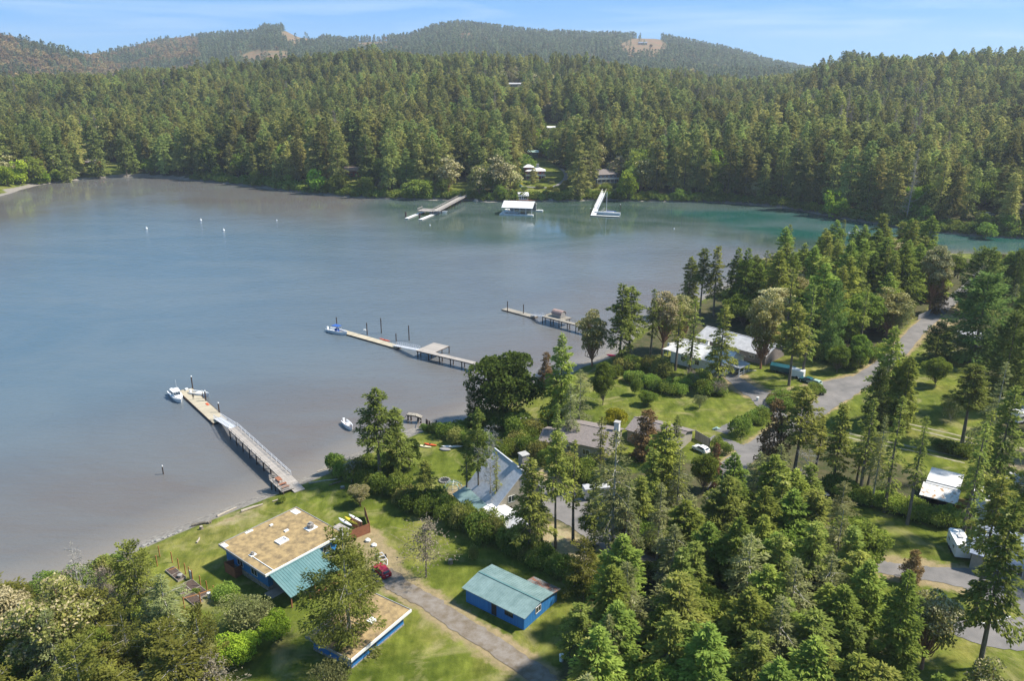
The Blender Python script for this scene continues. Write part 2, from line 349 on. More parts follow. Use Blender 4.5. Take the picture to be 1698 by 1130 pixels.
def nzn(scale, detail=6, stretch=None, dist=0):
    n = nd(nt, 'ShaderNodeTexNoise', Scale=scale, Detail=detail, Roughness=.65, Distortion=dist)
    if stretch:
        mm = nd(nt, 'ShaderNodeMapping'); mm.inputs['Scale'].default_value = stretch; mm.inputs['Rotation'].default_value = (0, 0, .75); nt.links.new(tc.outputs['Object'], mm.inputs[0]); nt.links.new(mm.outputs[0], n.inputs['Vector'])
    else: nt.links.new(tc.outputs['Object'], n.inputs['Vector'])
    return n
def ramp(src, stops):
    c = nd(nt, 'ShaderNodeValToRGB'); els = c.color_ramp.elements
    for i, (p, col) in enumerate(stops):
        e = els[i] if i < 2 else els.new(p)
        e.position = p; e.color = (*col, 1)
    nt.links.new(src, c.inputs[0]); return c.outputs[0]
def mixc(f, a, b_, blend='MIX'):
    x = nd(nt, 'ShaderNodeMixRGB', blend_type=blend)
    for s_, k in ((f, 0), (a, 1), (b_, 2)):
        if isinstance(s_, (int, float)): x.inputs[k].default_value = s_
        elif isinstance(s_, tuple): x.inputs[k].default_value = (*s_, 1)
        else: nt.links.new(s_, x.inputs[k])
    return x.outputs[0]
def edge(src, n, w=.5):
    a = nd(nt, 'ShaderNodeMath', operation='MULTIPLY_ADD'); nt.links.new(n.outputs['Fac'], a.inputs[0]); a.inputs[1].default_value = w * 2; nt.links.new(src, a.inputs[2])
    r_ = nd(nt, 'ShaderNodeMapRange'); r_.inputs['From Min'].default_value = .5 + w - .12; r_.inputs['From Max'].default_value = .5 + w + .12; nt.links.new(a.outputs[0], r_.inputs['Value']); return r_.outputs[0]
lawn = ramp(nzn(.05, 4, dist=.5).outputs['Fac'], [(.30, (.064, .092, .012)), (.5, (.112, .140, .021)), (.68, (.185, .182, .048))])
lawn2 = ramp(nzn(.6, 8, (1, .25, 1)).outputs['Fac'], [(.3, (.58, .62, .45)), (.7, (1.25, 1.2, 1.2))])
lawn = mixc(1.0, lawn, lawn2, 'MULTIPLY')
dry = nzn(.13, 7, dist=1.0); dmask = ramp(dry.outputs['Fac'], [(.52, (0, 0, 0)), (.72, (.75, .75, .75))])
mo = ramp(nzn(.28, 9).outputs['Fac'], [(.35, (.62, .66, .6)), (.65, (1.3, 1.22, 1.3))]); lawn = mixc(1.0, lawn, mo, 'MULTIPLY')
lawn = mixc(dmask, lawn, (.27, .235, .11))
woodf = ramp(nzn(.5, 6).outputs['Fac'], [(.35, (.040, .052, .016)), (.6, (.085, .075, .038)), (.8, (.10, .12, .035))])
bare = ramp(nzn(.4, 7).outputs['Fac'], [(.3, (.22, .15, .08)), (.55, (.30, .25, .15)), (.75, (.17, .19, .05))])
hill = ramp(nzn(.02, 4).outputs['Fac'], [(.4, (.21, .125, .07)), (.6, (.15, .12, .06))])
sepg = nd(nt, 'ShaderNodeSeparateXYZ'); nt.links.new(tc.outputs['Object'], sepg.inputs[0])
isfar = nd(nt, 'ShaderNodeMath', operation='GREATER_THAN'); isfar.inputs[1].default_value = 1300; nt.links.new(sepg.outputs['Y'], isfar.inputs[0])
bare = mixc(isfar.outputs[0], bare, hill)
beach = ramp(nzn(1.2, 8).outputs['Fac'], [(.35, (.15, .135, .12)), (.6, (.25, .23, .20))])
n1 = nzn(.45, 5)
vg = ramp(nzn(.7, 8).outputs['Fac'], [(.3, (.30, .23, .13)), (.6, (.21, .17, .09)), (.75, (.15, .15, .045))]); lawn = mixc(edge(at.outputs['Alpha'], nzn(.5, 6)), lawn, vg)
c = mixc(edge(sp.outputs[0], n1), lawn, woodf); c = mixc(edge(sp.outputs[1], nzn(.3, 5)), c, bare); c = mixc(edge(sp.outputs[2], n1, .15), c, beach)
nt.links.new(c, b.inputs['Base Color'])
bp = nd(nt, 'ShaderNodeBump', Strength=.6, Distance=.25); nt.links.new(nzn(1.6, 8).outputs['Fac'], bp.inputs['Height']); nt.links.new(bp.outputs[0], b.inputs['Normal'])
me.materials.append(m)
ground = tag(link(bpy.data.objects.new('ground', me)), kind='structure')

# ------------------------------------------------------------------ water
wx = axis([(-5900, -700, 400), (-700, 700, 8), (700, 5900, 400)]); wy = axis([(-280, 60, 40), (60, 660, 8), (660, 1200, 60)])
WX, WY = np.meshgrid(wx, wy); X_, Y_ = WX.ravel(), WY.ravel()
me = np_mesh('water', np.stack([X_, Y_, np.zeros_like(X_)], -1), grid_faces(len(wx), len(wy)), np.full((len(wx) - 1) * (len(wy) - 1), 4), [], smooth=True)
dn = seg_dist(X_, Y_, NEAR); df = seg_dist(X_, Y_, FARL)
wpx, wpy = proj(X_, Y_, np.zeros_like(X_))
sh_near = 1 - sstep(4, 105, dn)                     # silty shallows
chan = sstep(40, 190, X_ - (-40)) * sstep(330, 400, Y_ + .30 * X_ * 0) * 0
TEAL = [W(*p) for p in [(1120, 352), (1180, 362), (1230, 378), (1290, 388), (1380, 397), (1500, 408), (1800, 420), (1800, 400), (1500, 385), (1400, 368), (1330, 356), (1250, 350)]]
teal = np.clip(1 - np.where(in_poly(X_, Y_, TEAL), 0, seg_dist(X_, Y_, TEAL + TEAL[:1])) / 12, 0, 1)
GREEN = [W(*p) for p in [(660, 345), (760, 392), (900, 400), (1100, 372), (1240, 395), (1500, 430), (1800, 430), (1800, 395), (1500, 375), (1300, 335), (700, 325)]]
green = np.clip(1 - np.where(in_poly(X_, Y_, GREEN), 0, seg_dist(X_, Y_, GREEN + GREEN[:1])) / 35, 0, 1)  # dark green reflection of the far wood, painted into the water colour
brownfar = (1 - sstep(35, 150, df)) * (1 - green)  # far rim: brown silt plus the shore's dark reflection, both painted as colour
sh = np.clip(np.maximum(np.maximum(sh_near, brownfar * .9), .5 * sstep(-150, 10, X_)), 0, 1)  # last term keeps the painted blue of the reflected sky to the left
ca = me.attributes.new('silt_reflection', 'FLOAT_COLOR', 'POINT'); ca.data.foreach_set('color', np.stack([sh, green, teal, 1 - sstep(0, 9, dn)], -1).astype(np.float32).ravel())  # carries real silt together with the painted reflections
cl = np.clip(np.maximum(green, brownfar * .9), 0, 1) * (.75 + .5 * (vnoise(X_, Y_, 40) > .4)); a_ = me.attributes.new('calm', 'FLOAT', 'POINT'); a_.data.foreach_set('value', np.clip(cl, 0, 1).astype(np.float32))
m, nt, b = newmat('bay water'); tc = nd(nt, 'ShaderNodeTexCoord'); at = nd(nt, 'ShaderNodeAttribute', attribute_name='silt_reflection'); sp = nd(nt, 'ShaderNodeSeparateColor'); nt.links.new(at.outputs['Color'], sp.inputs[0])
nw = nzn(.011, 4, (1, 2.2, 1), .8)
c = mixc(sp.outputs[0], (.072, .112, .140), (.118, .102, .090))  # first colour: offshore blue with the sky's reflection painted in
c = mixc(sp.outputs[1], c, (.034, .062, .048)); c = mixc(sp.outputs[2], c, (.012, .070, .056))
c = mixc(ramp(nw.outputs['Fac'], [(.40, (0, 0, 0)), (.62, (.8, .8, .8))]), c, mixc(.5, c, (.125, .15, .16)))
c = mixc(at.outputs['Alpha'], c, (.18, .16, .135))
nt.links.new(c, b.inputs['Base Color']); b.inputs['IOR'].default_value = 1.333; b.inputs['Specular IOR Level'].default_value = .5
rr = nd(nt, 'ShaderNodeMapRange'); rr.inputs['From Min'].default_value = .38; rr.inputs['From Max'].default_value = .62; rr.inputs['To Min'].default_value = .10; rr.inputs['To Max'].default_value = .26
nt.links.new(nw.outputs['Fac'], rr.inputs['Value'])
calm = nd(nt, 'ShaderNodeMath', operation='MAXIMUM'); calm0 = nd(nt, 'ShaderNodeAttribute', attribute_name='calm'); nt.links.new(calm0.outputs['Fac'], calm.inputs[0])
ncalm = nd(nt, 'ShaderNodeMath', operation='SUBTRACT'); ncalm.inputs[0].default_value = 1.0; nt.links.new(calm.outputs[0], ncalm.inputs[1])
rm = nd(nt, 'ShaderNodeMath', operation='MULTIPLY_ADD'); nt.links.new(rr.outputs[0], rm.inputs[0]); nt.links.new(ncalm.outputs[0], rm.inputs[1]); rm.inputs[2].default_value = .045; nt.links.new(rm.outputs[0], b.inputs['Roughness'])
mpw = nd(nt, 'ShaderNodeMapping'); mpw.inputs['Rotation'].default_value = (0, 0, -.55); mpw.inputs['Scale'].default_value = (.28, 1, 1)
nt.links.new(tc.outputs['Object'], mpw.inputs[0])
n_a = nd(nt, 'ShaderNodeTexNoise', Scale=.62, Detail=4, Roughness=.5, Distortion=.3); nt.links.new(mpw.outputs[0], n_a.inputs['Vector'])
n_b = nzn(1.9, 3, (.5, 1, 1)); sm = nd(nt, 'ShaderNodeMath', operation='MULTIPLY_ADD'); sm.inputs[1].default_value = .35; nt.links.new(n_b.outputs['Fac'], sm.inputs[0]); nt.links.new(n_a.outputs['Fac'], sm.inputs[2])
bp = nd(nt, 'ShaderNodeBump', Strength=1.0, Distance=.16); bd = nd(nt, 'ShaderNodeMath', operation='MULTIPLY_ADD'); nt.links.new(ncalm.outputs[0], bd.inputs[0]); bd.inputs[1].default_value = .36; bd.inputs[2].default_value = .02; nt.links.new(bd.outputs[0], bp.inputs['Distance']); nt.links.new(sm.outputs[0], bp.inputs['Height']); nt.links.new(bp.outputs[0], b.inputs['Normal'])
me.materials.append(m)
water = tag(link(bpy.data.objects.new('water', me)), kind='structure')

# ------------------------------------------------------------------ tree makers
def leaf_quads(P, D, L, Wd, rng, tilt=.6):
    n = len(P); D = D / (np.linalg.norm(D, axis=1, keepdims=True) + 1e-9)
    up = np.stack([rng.normal(0, tilt, n), rng.normal(0, tilt, n), np.ones(n)], -1)
    S = np.cross(D, up); S /= np.linalg.norm(S, axis=1, keepdims=True) + 1e-9
    L = (L * rng.uniform(.65, 1.3, n))[:, None]; w = (Wd * rng.uniform(.7, 1.3, n))[:, None]
    V = np.stack([P, P + D * L * .45 + S * w, P + D * L, P + D * L * .45 - S * w], 1).reshape(-1, 3)
    return V
def leaf_mesh(name, V, m, rng, bias=None):
    n = len(V) // 4; a = rng.random(n) if bias is None else np.clip(bias + rng.normal(0, .18, n), 0, 1)
    return np_mesh(name, V, np.arange(n * 4), np.full(n, 4), m, attr=a)
def trunk_pts(h, rng, lean=.012):
    a = rng.uniform(0, 6.28); k = h * lean; n = 6
    return [(math.cos(a) * k * math.sin(i / n * 2.4), math.sin(a) * k * math.sin(i / n * 2.4), h * i / n) for i in range(n + 1)]
def conifer(seed, h=24, Rr=4.2, cb=.3, nb=90, lpb=75, L=.55, Wd=.11, m=None, droop=.25, prof=.75, gap=.35, bark=None, wood=True, upsweep=.25, ragged=.35, tr=None, name='crown', tilt=.75):
    rng = np.random.default_rng(seed); Vs = []; bias = []
    tp = trunk_pts(h, rng); tr = tr or h * .0125
    mb = MB(); mb.tube(tp, [tr * (1 - i / 6) + .03 for i in range(7)], 7)
    tpa = np.array(tp)
    clump = rng.random(12)
    for i in range(nb):
        t = (i + rng.random()) / nb; t = t ** .92
        ln = Rr * ((1 - t) ** prof * .95 + .05) * rng.uniform(1 - ragged, 1 + ragged * .6) * (1 - gap * (clump[int(t * 11.99)] > .6))
        if t < .18: ln *= .45 + 3 * t
        z = h * (cb + (1 - cb) * t * .985); az = i * 2.4 + rng.normal(0, .5)
        el = (t - .45) * 1.3 * upsweep * 2 - droop * (1 - t) * .9 + rng.normal(0, .08)
        d = np.array([math.cos(az) * math.cos(el), math.sin(az) * math.cos(el), math.sin(el)]); sd = np.array([-math.sin(az), math.cos(az), 0])
        base = np.array([np.interp(z, tpa[:, 2], tpa[:, 0]), np.interp(z, tpa[:, 2], tpa[:, 1]), z])
        n = max(5, int(lpb * (ln / Rr) ** 1.15)); s = rng.random(n) ** .65 * .97 + .03
        if t < .3 and wood: s = s * .72 + .28
        lat = rng.normal(0, .24, n) * ln * (1.05 - s * .75); sag = -droop * .35 * (s ** 2) * ln
        P = base + d * (s * ln)[:, None] + sd * lat[:, None]; P[:, 2] += sag + rng.normal(0, .05 * max(ln, 1), n)
        sg = np.sign(lat + 1e-6) * rng.uniform(.2, 1.0, n)
        Dr = d[None] * rng.uniform(.5, 1.1, n)[:, None] + sd[None] * sg[:, None] + np.stack([rng.normal(0, .2, n), rng.normal(0, .2, n), rng.normal(-.18, .3, n)], -1)
        Vs.append(leaf_quads(P, Dr, L, Wd, rng, tilt)); bias.append(np.full(n, .25 + .5 * rng.random()) + .12 * (s - .5))
        if wood and ln > Rr * .35 and (i % 2 == 0 or t < .35):
            q = base + d * ln * .92; q[2] -= droop * .3 * ln; md = base + d * ln * .5
            mb.tube([base, md, q], [tr * .22, tr * .14, .02], 3, caps=False)
    # leader
    n = 30; P = np.stack([rng.normal(0, .12, n), rng.normal(0, .12, n), h * (1 - .05 * rng.random(n))], -1); P[:, :2] += tpa[-1, :2]
    Vs.append(leaf_quads(P, np.stack([rng.normal(0, 1, n), rng.normal(0, 1, n), rng.uniform(.2, 1.2, n)], -1), L * .8, Wd, rng)); bias.append(np.full(n, .6))
    return mb.mesh('trunk', bark or B_bark), leaf_mesh(name, np.concatenate(Vs), m or L_fir, rng, np.concatenate(bias))
def broad(seed, h=12, Rr=5, cb=.25, nblob=16, lpb=420, L=.34, Wd=.13, m=None, bark=None, fork=3, flat=.8, open_=.0, blossom=0, tr=None, tall=1.0, lim_r=1.0, solid=.25, br=1.0):
    rng = np.random.default_rng(seed); mb = MB(); tr = tr or h * .016; Vs = []; Bs = []; bias = []
    zc = h * (cb + (1 - cb) * .5); hz = h * (1 - cb) * .5
    blobs = []
    for i in range(nblob):
        for _ in range(40):
            p = rng.uniform(-1, 1, 3)
            if .2 < np.linalg.norm(p) < .9: break
        r = rng.uniform(.26, .44) * br * (1.15 - .35 * max(p[2], 0)); sh_ = math.sqrt(max(0, 1 - (max(p[2], 0) * .8) ** 2))
        blobs.append((np.array([p[0] * Rr * .80 * sh_, p[1] * Rr * .80 * sh_, zc + p[2] * hz * .80]), r * Rr))
    th = h * max(cb, .12) * 1.1
    mb.tube([(0, 0, -.3), (tr * .5, 0, th * .5), (0, tr * .6, th)], [tr * 1.25, tr, tr * .85], 7)
    for i, (c_, r) in enumerate(blobs):
        a = np.array([0, 0, th * (.75 + .25 * (i % 3 == 0))]); md = a * .45 + c_ * .55 + rng.normal(0, .08 * Rr, 3); md[2] -= .06 * h
        mb.tube([a, md, c_], [tr * .42 * lim_r, tr * .25 * lim_r, .03], 4, caps=False)
        n = int(lpb * (r / (.35 * Rr)) ** 2 * (1 + (br < 1) * .25)); d = rng.normal(0, 1, (n, 3)); d[:, 2] = np.where(rng.random(n) < .72, abs(d[:, 2]), d[:, 2]); d /= np.linalg.norm(d, axis=1, keepdims=True)
        rr_ = r * (1 - solid * rng.random(n) ** 1.3) * (1 + .16 * np.sin(d[:, 0] * 7 + i) * np.cos(d[:, 1] * 6 + i * 2)); P = c_ + d * rr_[:, None] * np.array([1.1, 1.1, flat])
        k = rng.random(n) > open_; P = P[k]; d = d[k]; n = len(P)
        D = np.cross(d, rng.normal(0, 1, (n, 3))) + d * .35
        V = leaf_quads(P, D, L, Wd, rng, 1.0)
        if blossom:
            isb = (rng.random(n) < blossom * (.25 + .9 * (d[:, 2] > .25))) & (c_[2] > zc - hz * .35); kk = np.repeat(isb, 4)
            Bs.append(V[kk]); V = V[~kk]; n = len(V) // 4
        Vs.append(V); bias.append(np.full(n, .2 + .6 * rng.random()))
    out = [mb.mesh('trunk', bark or B_bark), leaf_mesh('crown', np.concatenate(Vs), m or L_broad, rng, np.concatenate(bias))]
    if blossom: out.append(leaf_mesh('blossom', np.concatenate(Bs), L_blos, rng))
    return tuple(out)
def snag(seed, h=14, Rr=3, nb=40, twigs=14, m=None, bark=None, cb=.2, prof=.6, leafy=0):
    rng = np.random.default_rng(seed); mb = MB(); tw = MB(); tr = h * .013; tp = trunk_pts(h, rng, .02); tpa = np.array(tp); mb.tube(tp, [tr * (1 - i / 6.5) for i in range(7)], 6); Vs = []
    for i in range(nb):
        t = (i + .5) / nb; z = h * (cb + (1 - cb) * t); az = rng.uniform(0, 6.28); el = rng.uniform(-.15, .6); ln = Rr * (1 - t * .75) ** prof * rng.uniform(.4, 1.15)
        base = np.array([np.interp(z, tpa[:, 2], tpa[:, 0]), np.interp(z, tpa[:, 2], tpa[:, 1]), z]); d = np.array([math.cos(az) * math.cos(el), math.sin(az) * math.cos(el), math.sin(el)])
        bend = rng.normal(0, .25, 3); p1 = base + d * ln * .5; p2 = base + (d + bend) * ln
        mb.tube([base, p1, p2], [tr * .26, tr * .16, .02], 3, caps=False)
        for k in range(twigs):
            s = rng.uniform(.3, 1); q = base + d * ln * s + bend * ln * s * s; e = q + (d * .5 + rng.normal(0, .6, 3)) * ln * .32
            tw.tube([q, e], [.028, .010], 3, caps=False)
        n = leafy
        if n:
            s = rng.random(n); P = base + d * (s * ln)[:, None] + rng.normal(0, .13 * ln, (n, 3)); Vs.append(leaf_quads(P, rng.normal(0, 1, (n, 3)), .3, .07, rng))
    if Vs: return mb.mesh('trunk', bark or B_grey), leaf_mesh('crown', np.concatenate(Vs), m or L_dead, rng)
    return mb.mesh('trunk', bark or B_grey), tw.mesh('crown', bark or B_grey)
def bush(seed, w=2.4, h=2.2, n=1500, m=None, L=.26, Wd=.1, k=7, ax=1.0):
    rng = np.random.default_rng(seed); Vs = []; bias = []
    for i in range(k):
        a = rng.uniform(0, 6.28); q = rng.random() ** .5 * .55; r = rng.uniform(.42, .6); c_ = np.array([math.cos(a) * q * w * ax, math.sin(a) * q * w, h * rng.uniform(.3, .58)])
        nn = n // k; d = rng.normal(0, 1, (nn, 3)); d[:, 2] = abs(d[:, 2]) - .25; d /= np.linalg.norm(d, axis=1, keepdims=True)
        P = c_ + d * np.array([w * r, w * r, h * .46]) * (1 - .22 * rng.random((nn, 1)) + .1 * np.sin(d[:, :1] * 8 + i)); P[:, 2] = np.maximum(P[:, 2], .02)
        Vs.append(leaf_quads(P, np.cross(d, rng.normal(0, 1, (nn, 3))) + d * .5, L, Wd, rng, 1.0)); bias.append(np.full(nn, .2 + .6 * rng.random()))
    return leaf_mesh('leaves', np.concatenate(Vs), m or L_bush, rng, np.concatenate(bias))

# (height the mesh was made at, list of (part name, mesh))
KINDS = {}
def reg(k, h, tup, names=('trunk', 'crown', 'blossom')): KINDS.setdefault(k, []).append((h, list(zip(names, tup))))
for i in range(4): reg('fir', 26, conifer(10 + i, 26, 4.4 + .4 * (i % 2), cb=[.30, .42, .22, .5][i], nb=120, lpb=112, L=.66, Wd=.13, droop=[.3, .2, .35, .25][i], gap=.45, ragged=.55, prof=.6))
for i in range(3): reg('dense', 24, conifer(30 + i, 24, 5.0, cb=.08, nb=150, lpb=125, L=.66, Wd=.14, m=L_firg, droop=.3, gap=.3, ragged=.5, prof=.62, wood=False))
for i in range(3): reg('grey', 24, conifer(50 + i, 24, 4.8, cb=[.2, .35, .28][i], nb=95, lpb=105, L=.55, Wd=.09, m=L_grey, droop=.35, gap=.5, ragged=.55, bark=B_grey))
for i in range(2): reg('thin', 26, conifer(60 + i, 26, 3.1, cb=[.22, .35][i], nb=95, lpb=66, L=.55, Wd=.115, droop=.35, gap=.55, ragged=.6))
for i in range(3): reg('pine', 15, conifer(70 + i, 15, 5.0, cb=[.06, .18, .1][i], nb=90, lpb=150, L=.5, Wd=.10, m=L_pine, droop=.05, prof=[.42, .5, .38][i], upsweep=.55, ragged=.6, gap=.5, bark=B_grey, tr=.3))
for i in range(3): reg('madrone', 18, broad(80 + i, 18, 5.4, cb=[.16, .12, .22][i], nblob=46, br=.68, lpb=460, L=.42, Wd=.14, m=L_mad, bark=B_mad, flat=.7, open_=.25, blossom=[.55, .28, .85][i], lim_r=1.3))
for i in range(3): reg('broad', 12, broad(90 + i, 12, 5.4, cb=.1, nblob=40, br=.74, lpb=440, L=.40, Wd=.16, m=L_broad))
for i in range(2): reg('oak', 12, broad(97 + i, 12, 5.4, cb=.1, nblob=44, br=.72, lpb=440, L=.40, Wd=.16, m=L_oak))
reg('bright', 7, broad(100, 7, 3.8, cb=.1, nblob=18, lpb=380, L=.30, Wd=.12, m=L_bright, flat=.7)); reg('bright', 7, broad(101, 7, 3.2, cb=.12, nblob=16, lpb=340, L=.30, Wd=.12, m=L_bright, flat=.8))
reg('golden', 5, broad(104, 5, 3.4, cb=.08, nblob=16, lpb=380, L=.28, Wd=.12, m=L_yel, flat=.7))
for i in range(2): reg('cypress', 16, conifer(110 + i, 16, 6.4, cb=.03, nb=150, lpb=120, L=.6, Wd=.13, m=L_dark, droop=-.1, prof=.5, gap=.2, upsweep=.5, wood=False))
reg('bronze', 11, conifer(120, 11, 4.2, cb=.06, nb=120, lpb=100, L=.5, Wd=.12, m=L_brown, droop=.1, prof=.55, wood=False))
reg('bare', 15, snag(130, 15, 4.2, 46, 16)); reg('bare', 15, snag(131, 15, 3.4, 40, 14)); reg('lichen', 9, snag(132, 9, 3.6, 48, 10, m=L_dead, leafy=26, cb=.3, bark=B_bark)); reg('lichen', 9, snag(133, 9, 4.4, 54, 10, m=L_dead, leafy=28, cb=.28, bark=B_bark))
reg('apple', 5, broad(135, 5, 3.4, cb=.12, nblob=18, lpb=230, L=.26, Wd=.08, m=L_grey, open_=.25, flat=.7, bark=B_grey))
for i in range(4): reg('bush', 2.4, (bush(140 + i, 2.4, 2.4, 2600, k=8),), ('leaves',))
reg('olivebush', 2.4, (bush(150, 2.3, 2.4, 2200, m=L_mad),), ('leaves',)); reg('goldbush', 2.2, (bush(151, 2.3, 2.2, 2200, m=L_yel),), ('leaves',)); reg('drybush', 2.2, (bush(152, 2.3, 2.2, 1500, m=L_dead, L=.3, Wd=.03),), ('leaves',))
# lighter-weight trees for the far shore and the woods
for i in range(4): reg('ffir', 30, conifer(200 + i, 30, [7.0, 6.0, 7.8, 6.6][i], cb=[.10, .22, .04, .15][i], nb=90, lpb=60, L=1.25, Wd=.34, m=L_far, droop=.35, prof=.5, wood=False, ragged=.5, gap=.35, tilt=1.2))
for i in range(3): reg('fbroad', 14, broad(210 + i, 14, 6.2, cb=.02, nblob=20, lpb=72, L=.95, Wd=.36, m=[L_broad, L_bush, L_broad][i]))
for i in range(2): reg('fmad', 18, broad(216 + i, 18, 6.6, cb=.08, nblob=18, lpb=80, L=.95, Wd=.36, m=L_mad, bark=B_mad, blossom=[.7, .3][i]))
reg('fbright', 10, broad(219, 10, 4.6, cb=.02, nblob=14, lpb=80, L=.9, Wd=.34, m=L_bright)); reg('fbare', 20, snag(220, 20, 5.0, 60, 5, m=L_dead, leafy=40, cb=.12, prof=1.2)); reg('fbush', 3, (bush(221, 3, 3, 260, L=.8, Wd=.3),), ('leaves',))
reg('poplar', 20, broad(224, 20, 3.0, cb=.03, nblob=22, lpb=60, L=.9, Wd=.34, m=L_broad))
reg('bigpine', 20, conifer(71, 20, 8.0, cb=.10, nb=100, lpb=330, L=.5, Wd=.10, m=L_pine, droop=.0, prof=.42, upsweep=.4, ragged=.55, gap=.45, bark=B_grey, tr=.38))
CNT = {}
NOUN = {'oak': 'broadleaf_tree', 'bigpine': 'pine_tree', 'fir': 'fir_tree', 'dense': 'fir_tree', 'grey': 'fir_tree', 'thin': 'fir_tree', 'ffir': 'fir_tree', 'pine': 'pine_tree', 'madrone': 'madrone_tree', 'fmad': 'madrone_tree', 'broad': 'broadleaf_tree', 'fbroad': 'broadleaf_tree',
        'bright': 'broadleaf_tree', 'fbright': 'broadleaf_tree', 'poplar': 'broadleaf_tree', 'golden': 'golden_tree', 'cypress': 'cypress_tree', 'bronze': 'bronze_tree', 'bare': 'dead_tree', 'fbare': 'dead_tree', 'lichen': 'dead_tree', 'apple': 'fruit_tree',
        'bush': 'bush', 'olivebush': 'bush', 'goldbush': 'bush', 'drybush': 'bush', 'fbush': 'bush'}
trng = random.Random(5)
def plant(kind, x, y, z, h, label, group=None, wide=1.0, var=None, rz=None, lean=(0, 0)):
    vs = KINDS[kind]; CNT[kind] = CNT.get(kind, 0) + 1; h0, parts = vs[(var if var is not None else CNT[kind]) % len(vs)]
    nm = NOUN[kind]; cat = 'bush' if nm == 'bush' else 'tree'; s = h / h0; rz = trng.uniform(0, 6.28) if rz is None else rz
    w = s * wide if kind in ('bush', 'olivebush', 'goldbush', 'drybush', 'fbush') else (s * .45 + .55) * wide if s > 1 else s ** .7 * wide
    if len(parts) == 1:
        o = bpy.data.objects.new(nm, parts[0][1]); link(o); o.location = (x, y, z - .1); o.rotation_euler = (0, 0, rz); o.scale = (w, w, s); return tag(o, label, cat, group)
    t = thing(nm, label, cat, (x, y, z - .15), rz, group); t.rotation_euler = (lean[0], lean[1], rz); t.scale = (w, w, s)
    for pn, me_ in parts: link(bpy.data.objects.new(pn, me_), t)
    return t
def tree_px(kind, xt, yt, yb, label, group=None, wide=1.0, var=None, width=None):
    """tree whose tip shows at (xt, yt) and whose foot stands at row yb"""
    xb = 849 + (xt - 849) * (4390 - yb) / (4390 - yt)
    x, y, z = G(xb, yb)
    v = (565 - yt) / CF; t = y / (cosP + v * sinP); h = CH + (-sinP + v * cosP) * t - z
    h = max(h, 1.0)
    if width:
        px_m = CF / (y * cosP + (CH - z) * sinP); R0 = {'fir': 4.6, 'dense': 4.6, 'grey': 4.8, 'thin': 3.1, 'oak': 5.4, 'pine': 5.2, 'bigpine': 7.2, 'madrone': 5.4, 'broad': 5.4, 'bright': 3.6, 'golden': 3.4, 'cypress': 6.4, 'bronze': 4.2, 'bare': 3.8, 'lichen': 4, 'apple': 3.4}.get(kind, 2.4)
        vs = KINDS[kind]; s = h / vs[0][0]; w0 = s if 'bush' in kind else (s * .45 + .55) if s > 1 else s ** .7
        wide = (width / px_m / 2) / (R0 * w0)
    return plant(kind, x, y, z, h, label, group, wide, var)
# ------------------------------------------------------------------ far shore and woods
def keep_clear(x, y, z, polys):
    px, py = proj(x, y, z); k = np.zeros(np.shape(px), bool)
    for P in polys: k |= in_poly(px, py, P)
    return k
rng = np.random.default_rng(3)
def jgrid(x0, x1, y0, y1, st):
    a, b = np.meshgrid(np.arange(x0, x1, st), np.arange(y0, y1, st)); a = a + rng.uniform(-.45, .45, a.shape) * st; b = b + rng.uniform(-.45, .45, b.shape) * st
    return a.ravel(), b.ravel()
fx, fy = jgrid(-1000, 1050, 340, 1420, 9.2)
k = in_poly(fx, fy, FARP) & (abs(fx) < fy * .74 + 20); fx, fy = fx[k], fy[k]
df = seg_dist(fx, fy, FARL); k = df > 3.5; fx, fy, df = fx[k], fy[k], df[k]
fz = zt(fx, fy); k = ~keep_clear(fx, fy, fz, FARCLEAR)
fx, fy, fz, df = fx[k], fy[k], fz[k], df[k]
FU, FV = proj(fx, fy, fz)
rn = rng.random(len(fx)); spn = vnoise(fx + 90, fy, 60); spn2 = vnoise(fx, fy + 70, 45)
kind = np.zeros(len(fx), int)                                # 0-3 fir, 4-6 broadleaf, 7-8 madrone, 9 bright, 10 bare
kind[:] = rng.integers(0, 4, len(fx))
kind[(spn > .62) & (rn < .40)] = 4; kind[(spn2 > .78) & (rn < .35)] = 7; kind[(rn > .90) & (rn < .96)] = rng.choice([4, 5, 6], ((rn > .90) & (rn < .96)).sum()); kind[(rn > .89) & (rn < .90)] = 9
kind[(rn > .985)] = 10; kind[(rn > .972) & (rn <= .985)] = 8; kind[(rn > .965) & (rn <= .972)] = 5
patch = in_poly(FU, FV, [(790, 150), (820, 132), (920, 130), (960, 160), (960, 185), (880, 165), (800, 160)]); kind[patch & (rn < .5)] = 7
patch = in_poly(FU, FV, [(1340, 215), (1450, 165), (1560, 165), (1600, 230), (1480, 290), (1360, 270)]); kind[patch & (rn < .30)] = 5; kind[patch & (rn > .86)] = 10
fh = rng.uniform(25, 40, len(fx)) * (.72 + .5 * vnoise(fx, fy, 70)); 
fh = np.where((kind >= 4) & (kind < 10), fh * .62, fh)
VIEWCAP = [(895, 938, 214, 262), (838, 866, 148, 183), (878, 892, 258, 275), (860, 912, 290, 332), (985, 1032, 302, 332), (570, 606, 290, 326), (135, 180, 276, 300), (1618, 1660, 350, 392), (1680, 1698, 352, 400)]
for x0_, x1_, cap_, yb_ in VIEWCAP:
    mk = (FU > x0_) & (FU < x1_) & (FV > cap_) & (FV < yb_ + 60); zc_ = np.maximum((FV - cap_) * fy / CF * 1.02, 2.0); fh = np.where(mk, np.minimum(fh, zc_), fh)
edge_ = df < 9; kind[edge_ & (rn < .55)] = rng.choice([4, 5, 6, 7, 9, 8], (edge_ & (rn < .55)).sum(), p=[.3, .25, .25, .08, .04, .08]); fh = np.where(edge_ & (kind >= 4) & (kind < 10), rng.uniform(7, 14, len(fx)), fh)
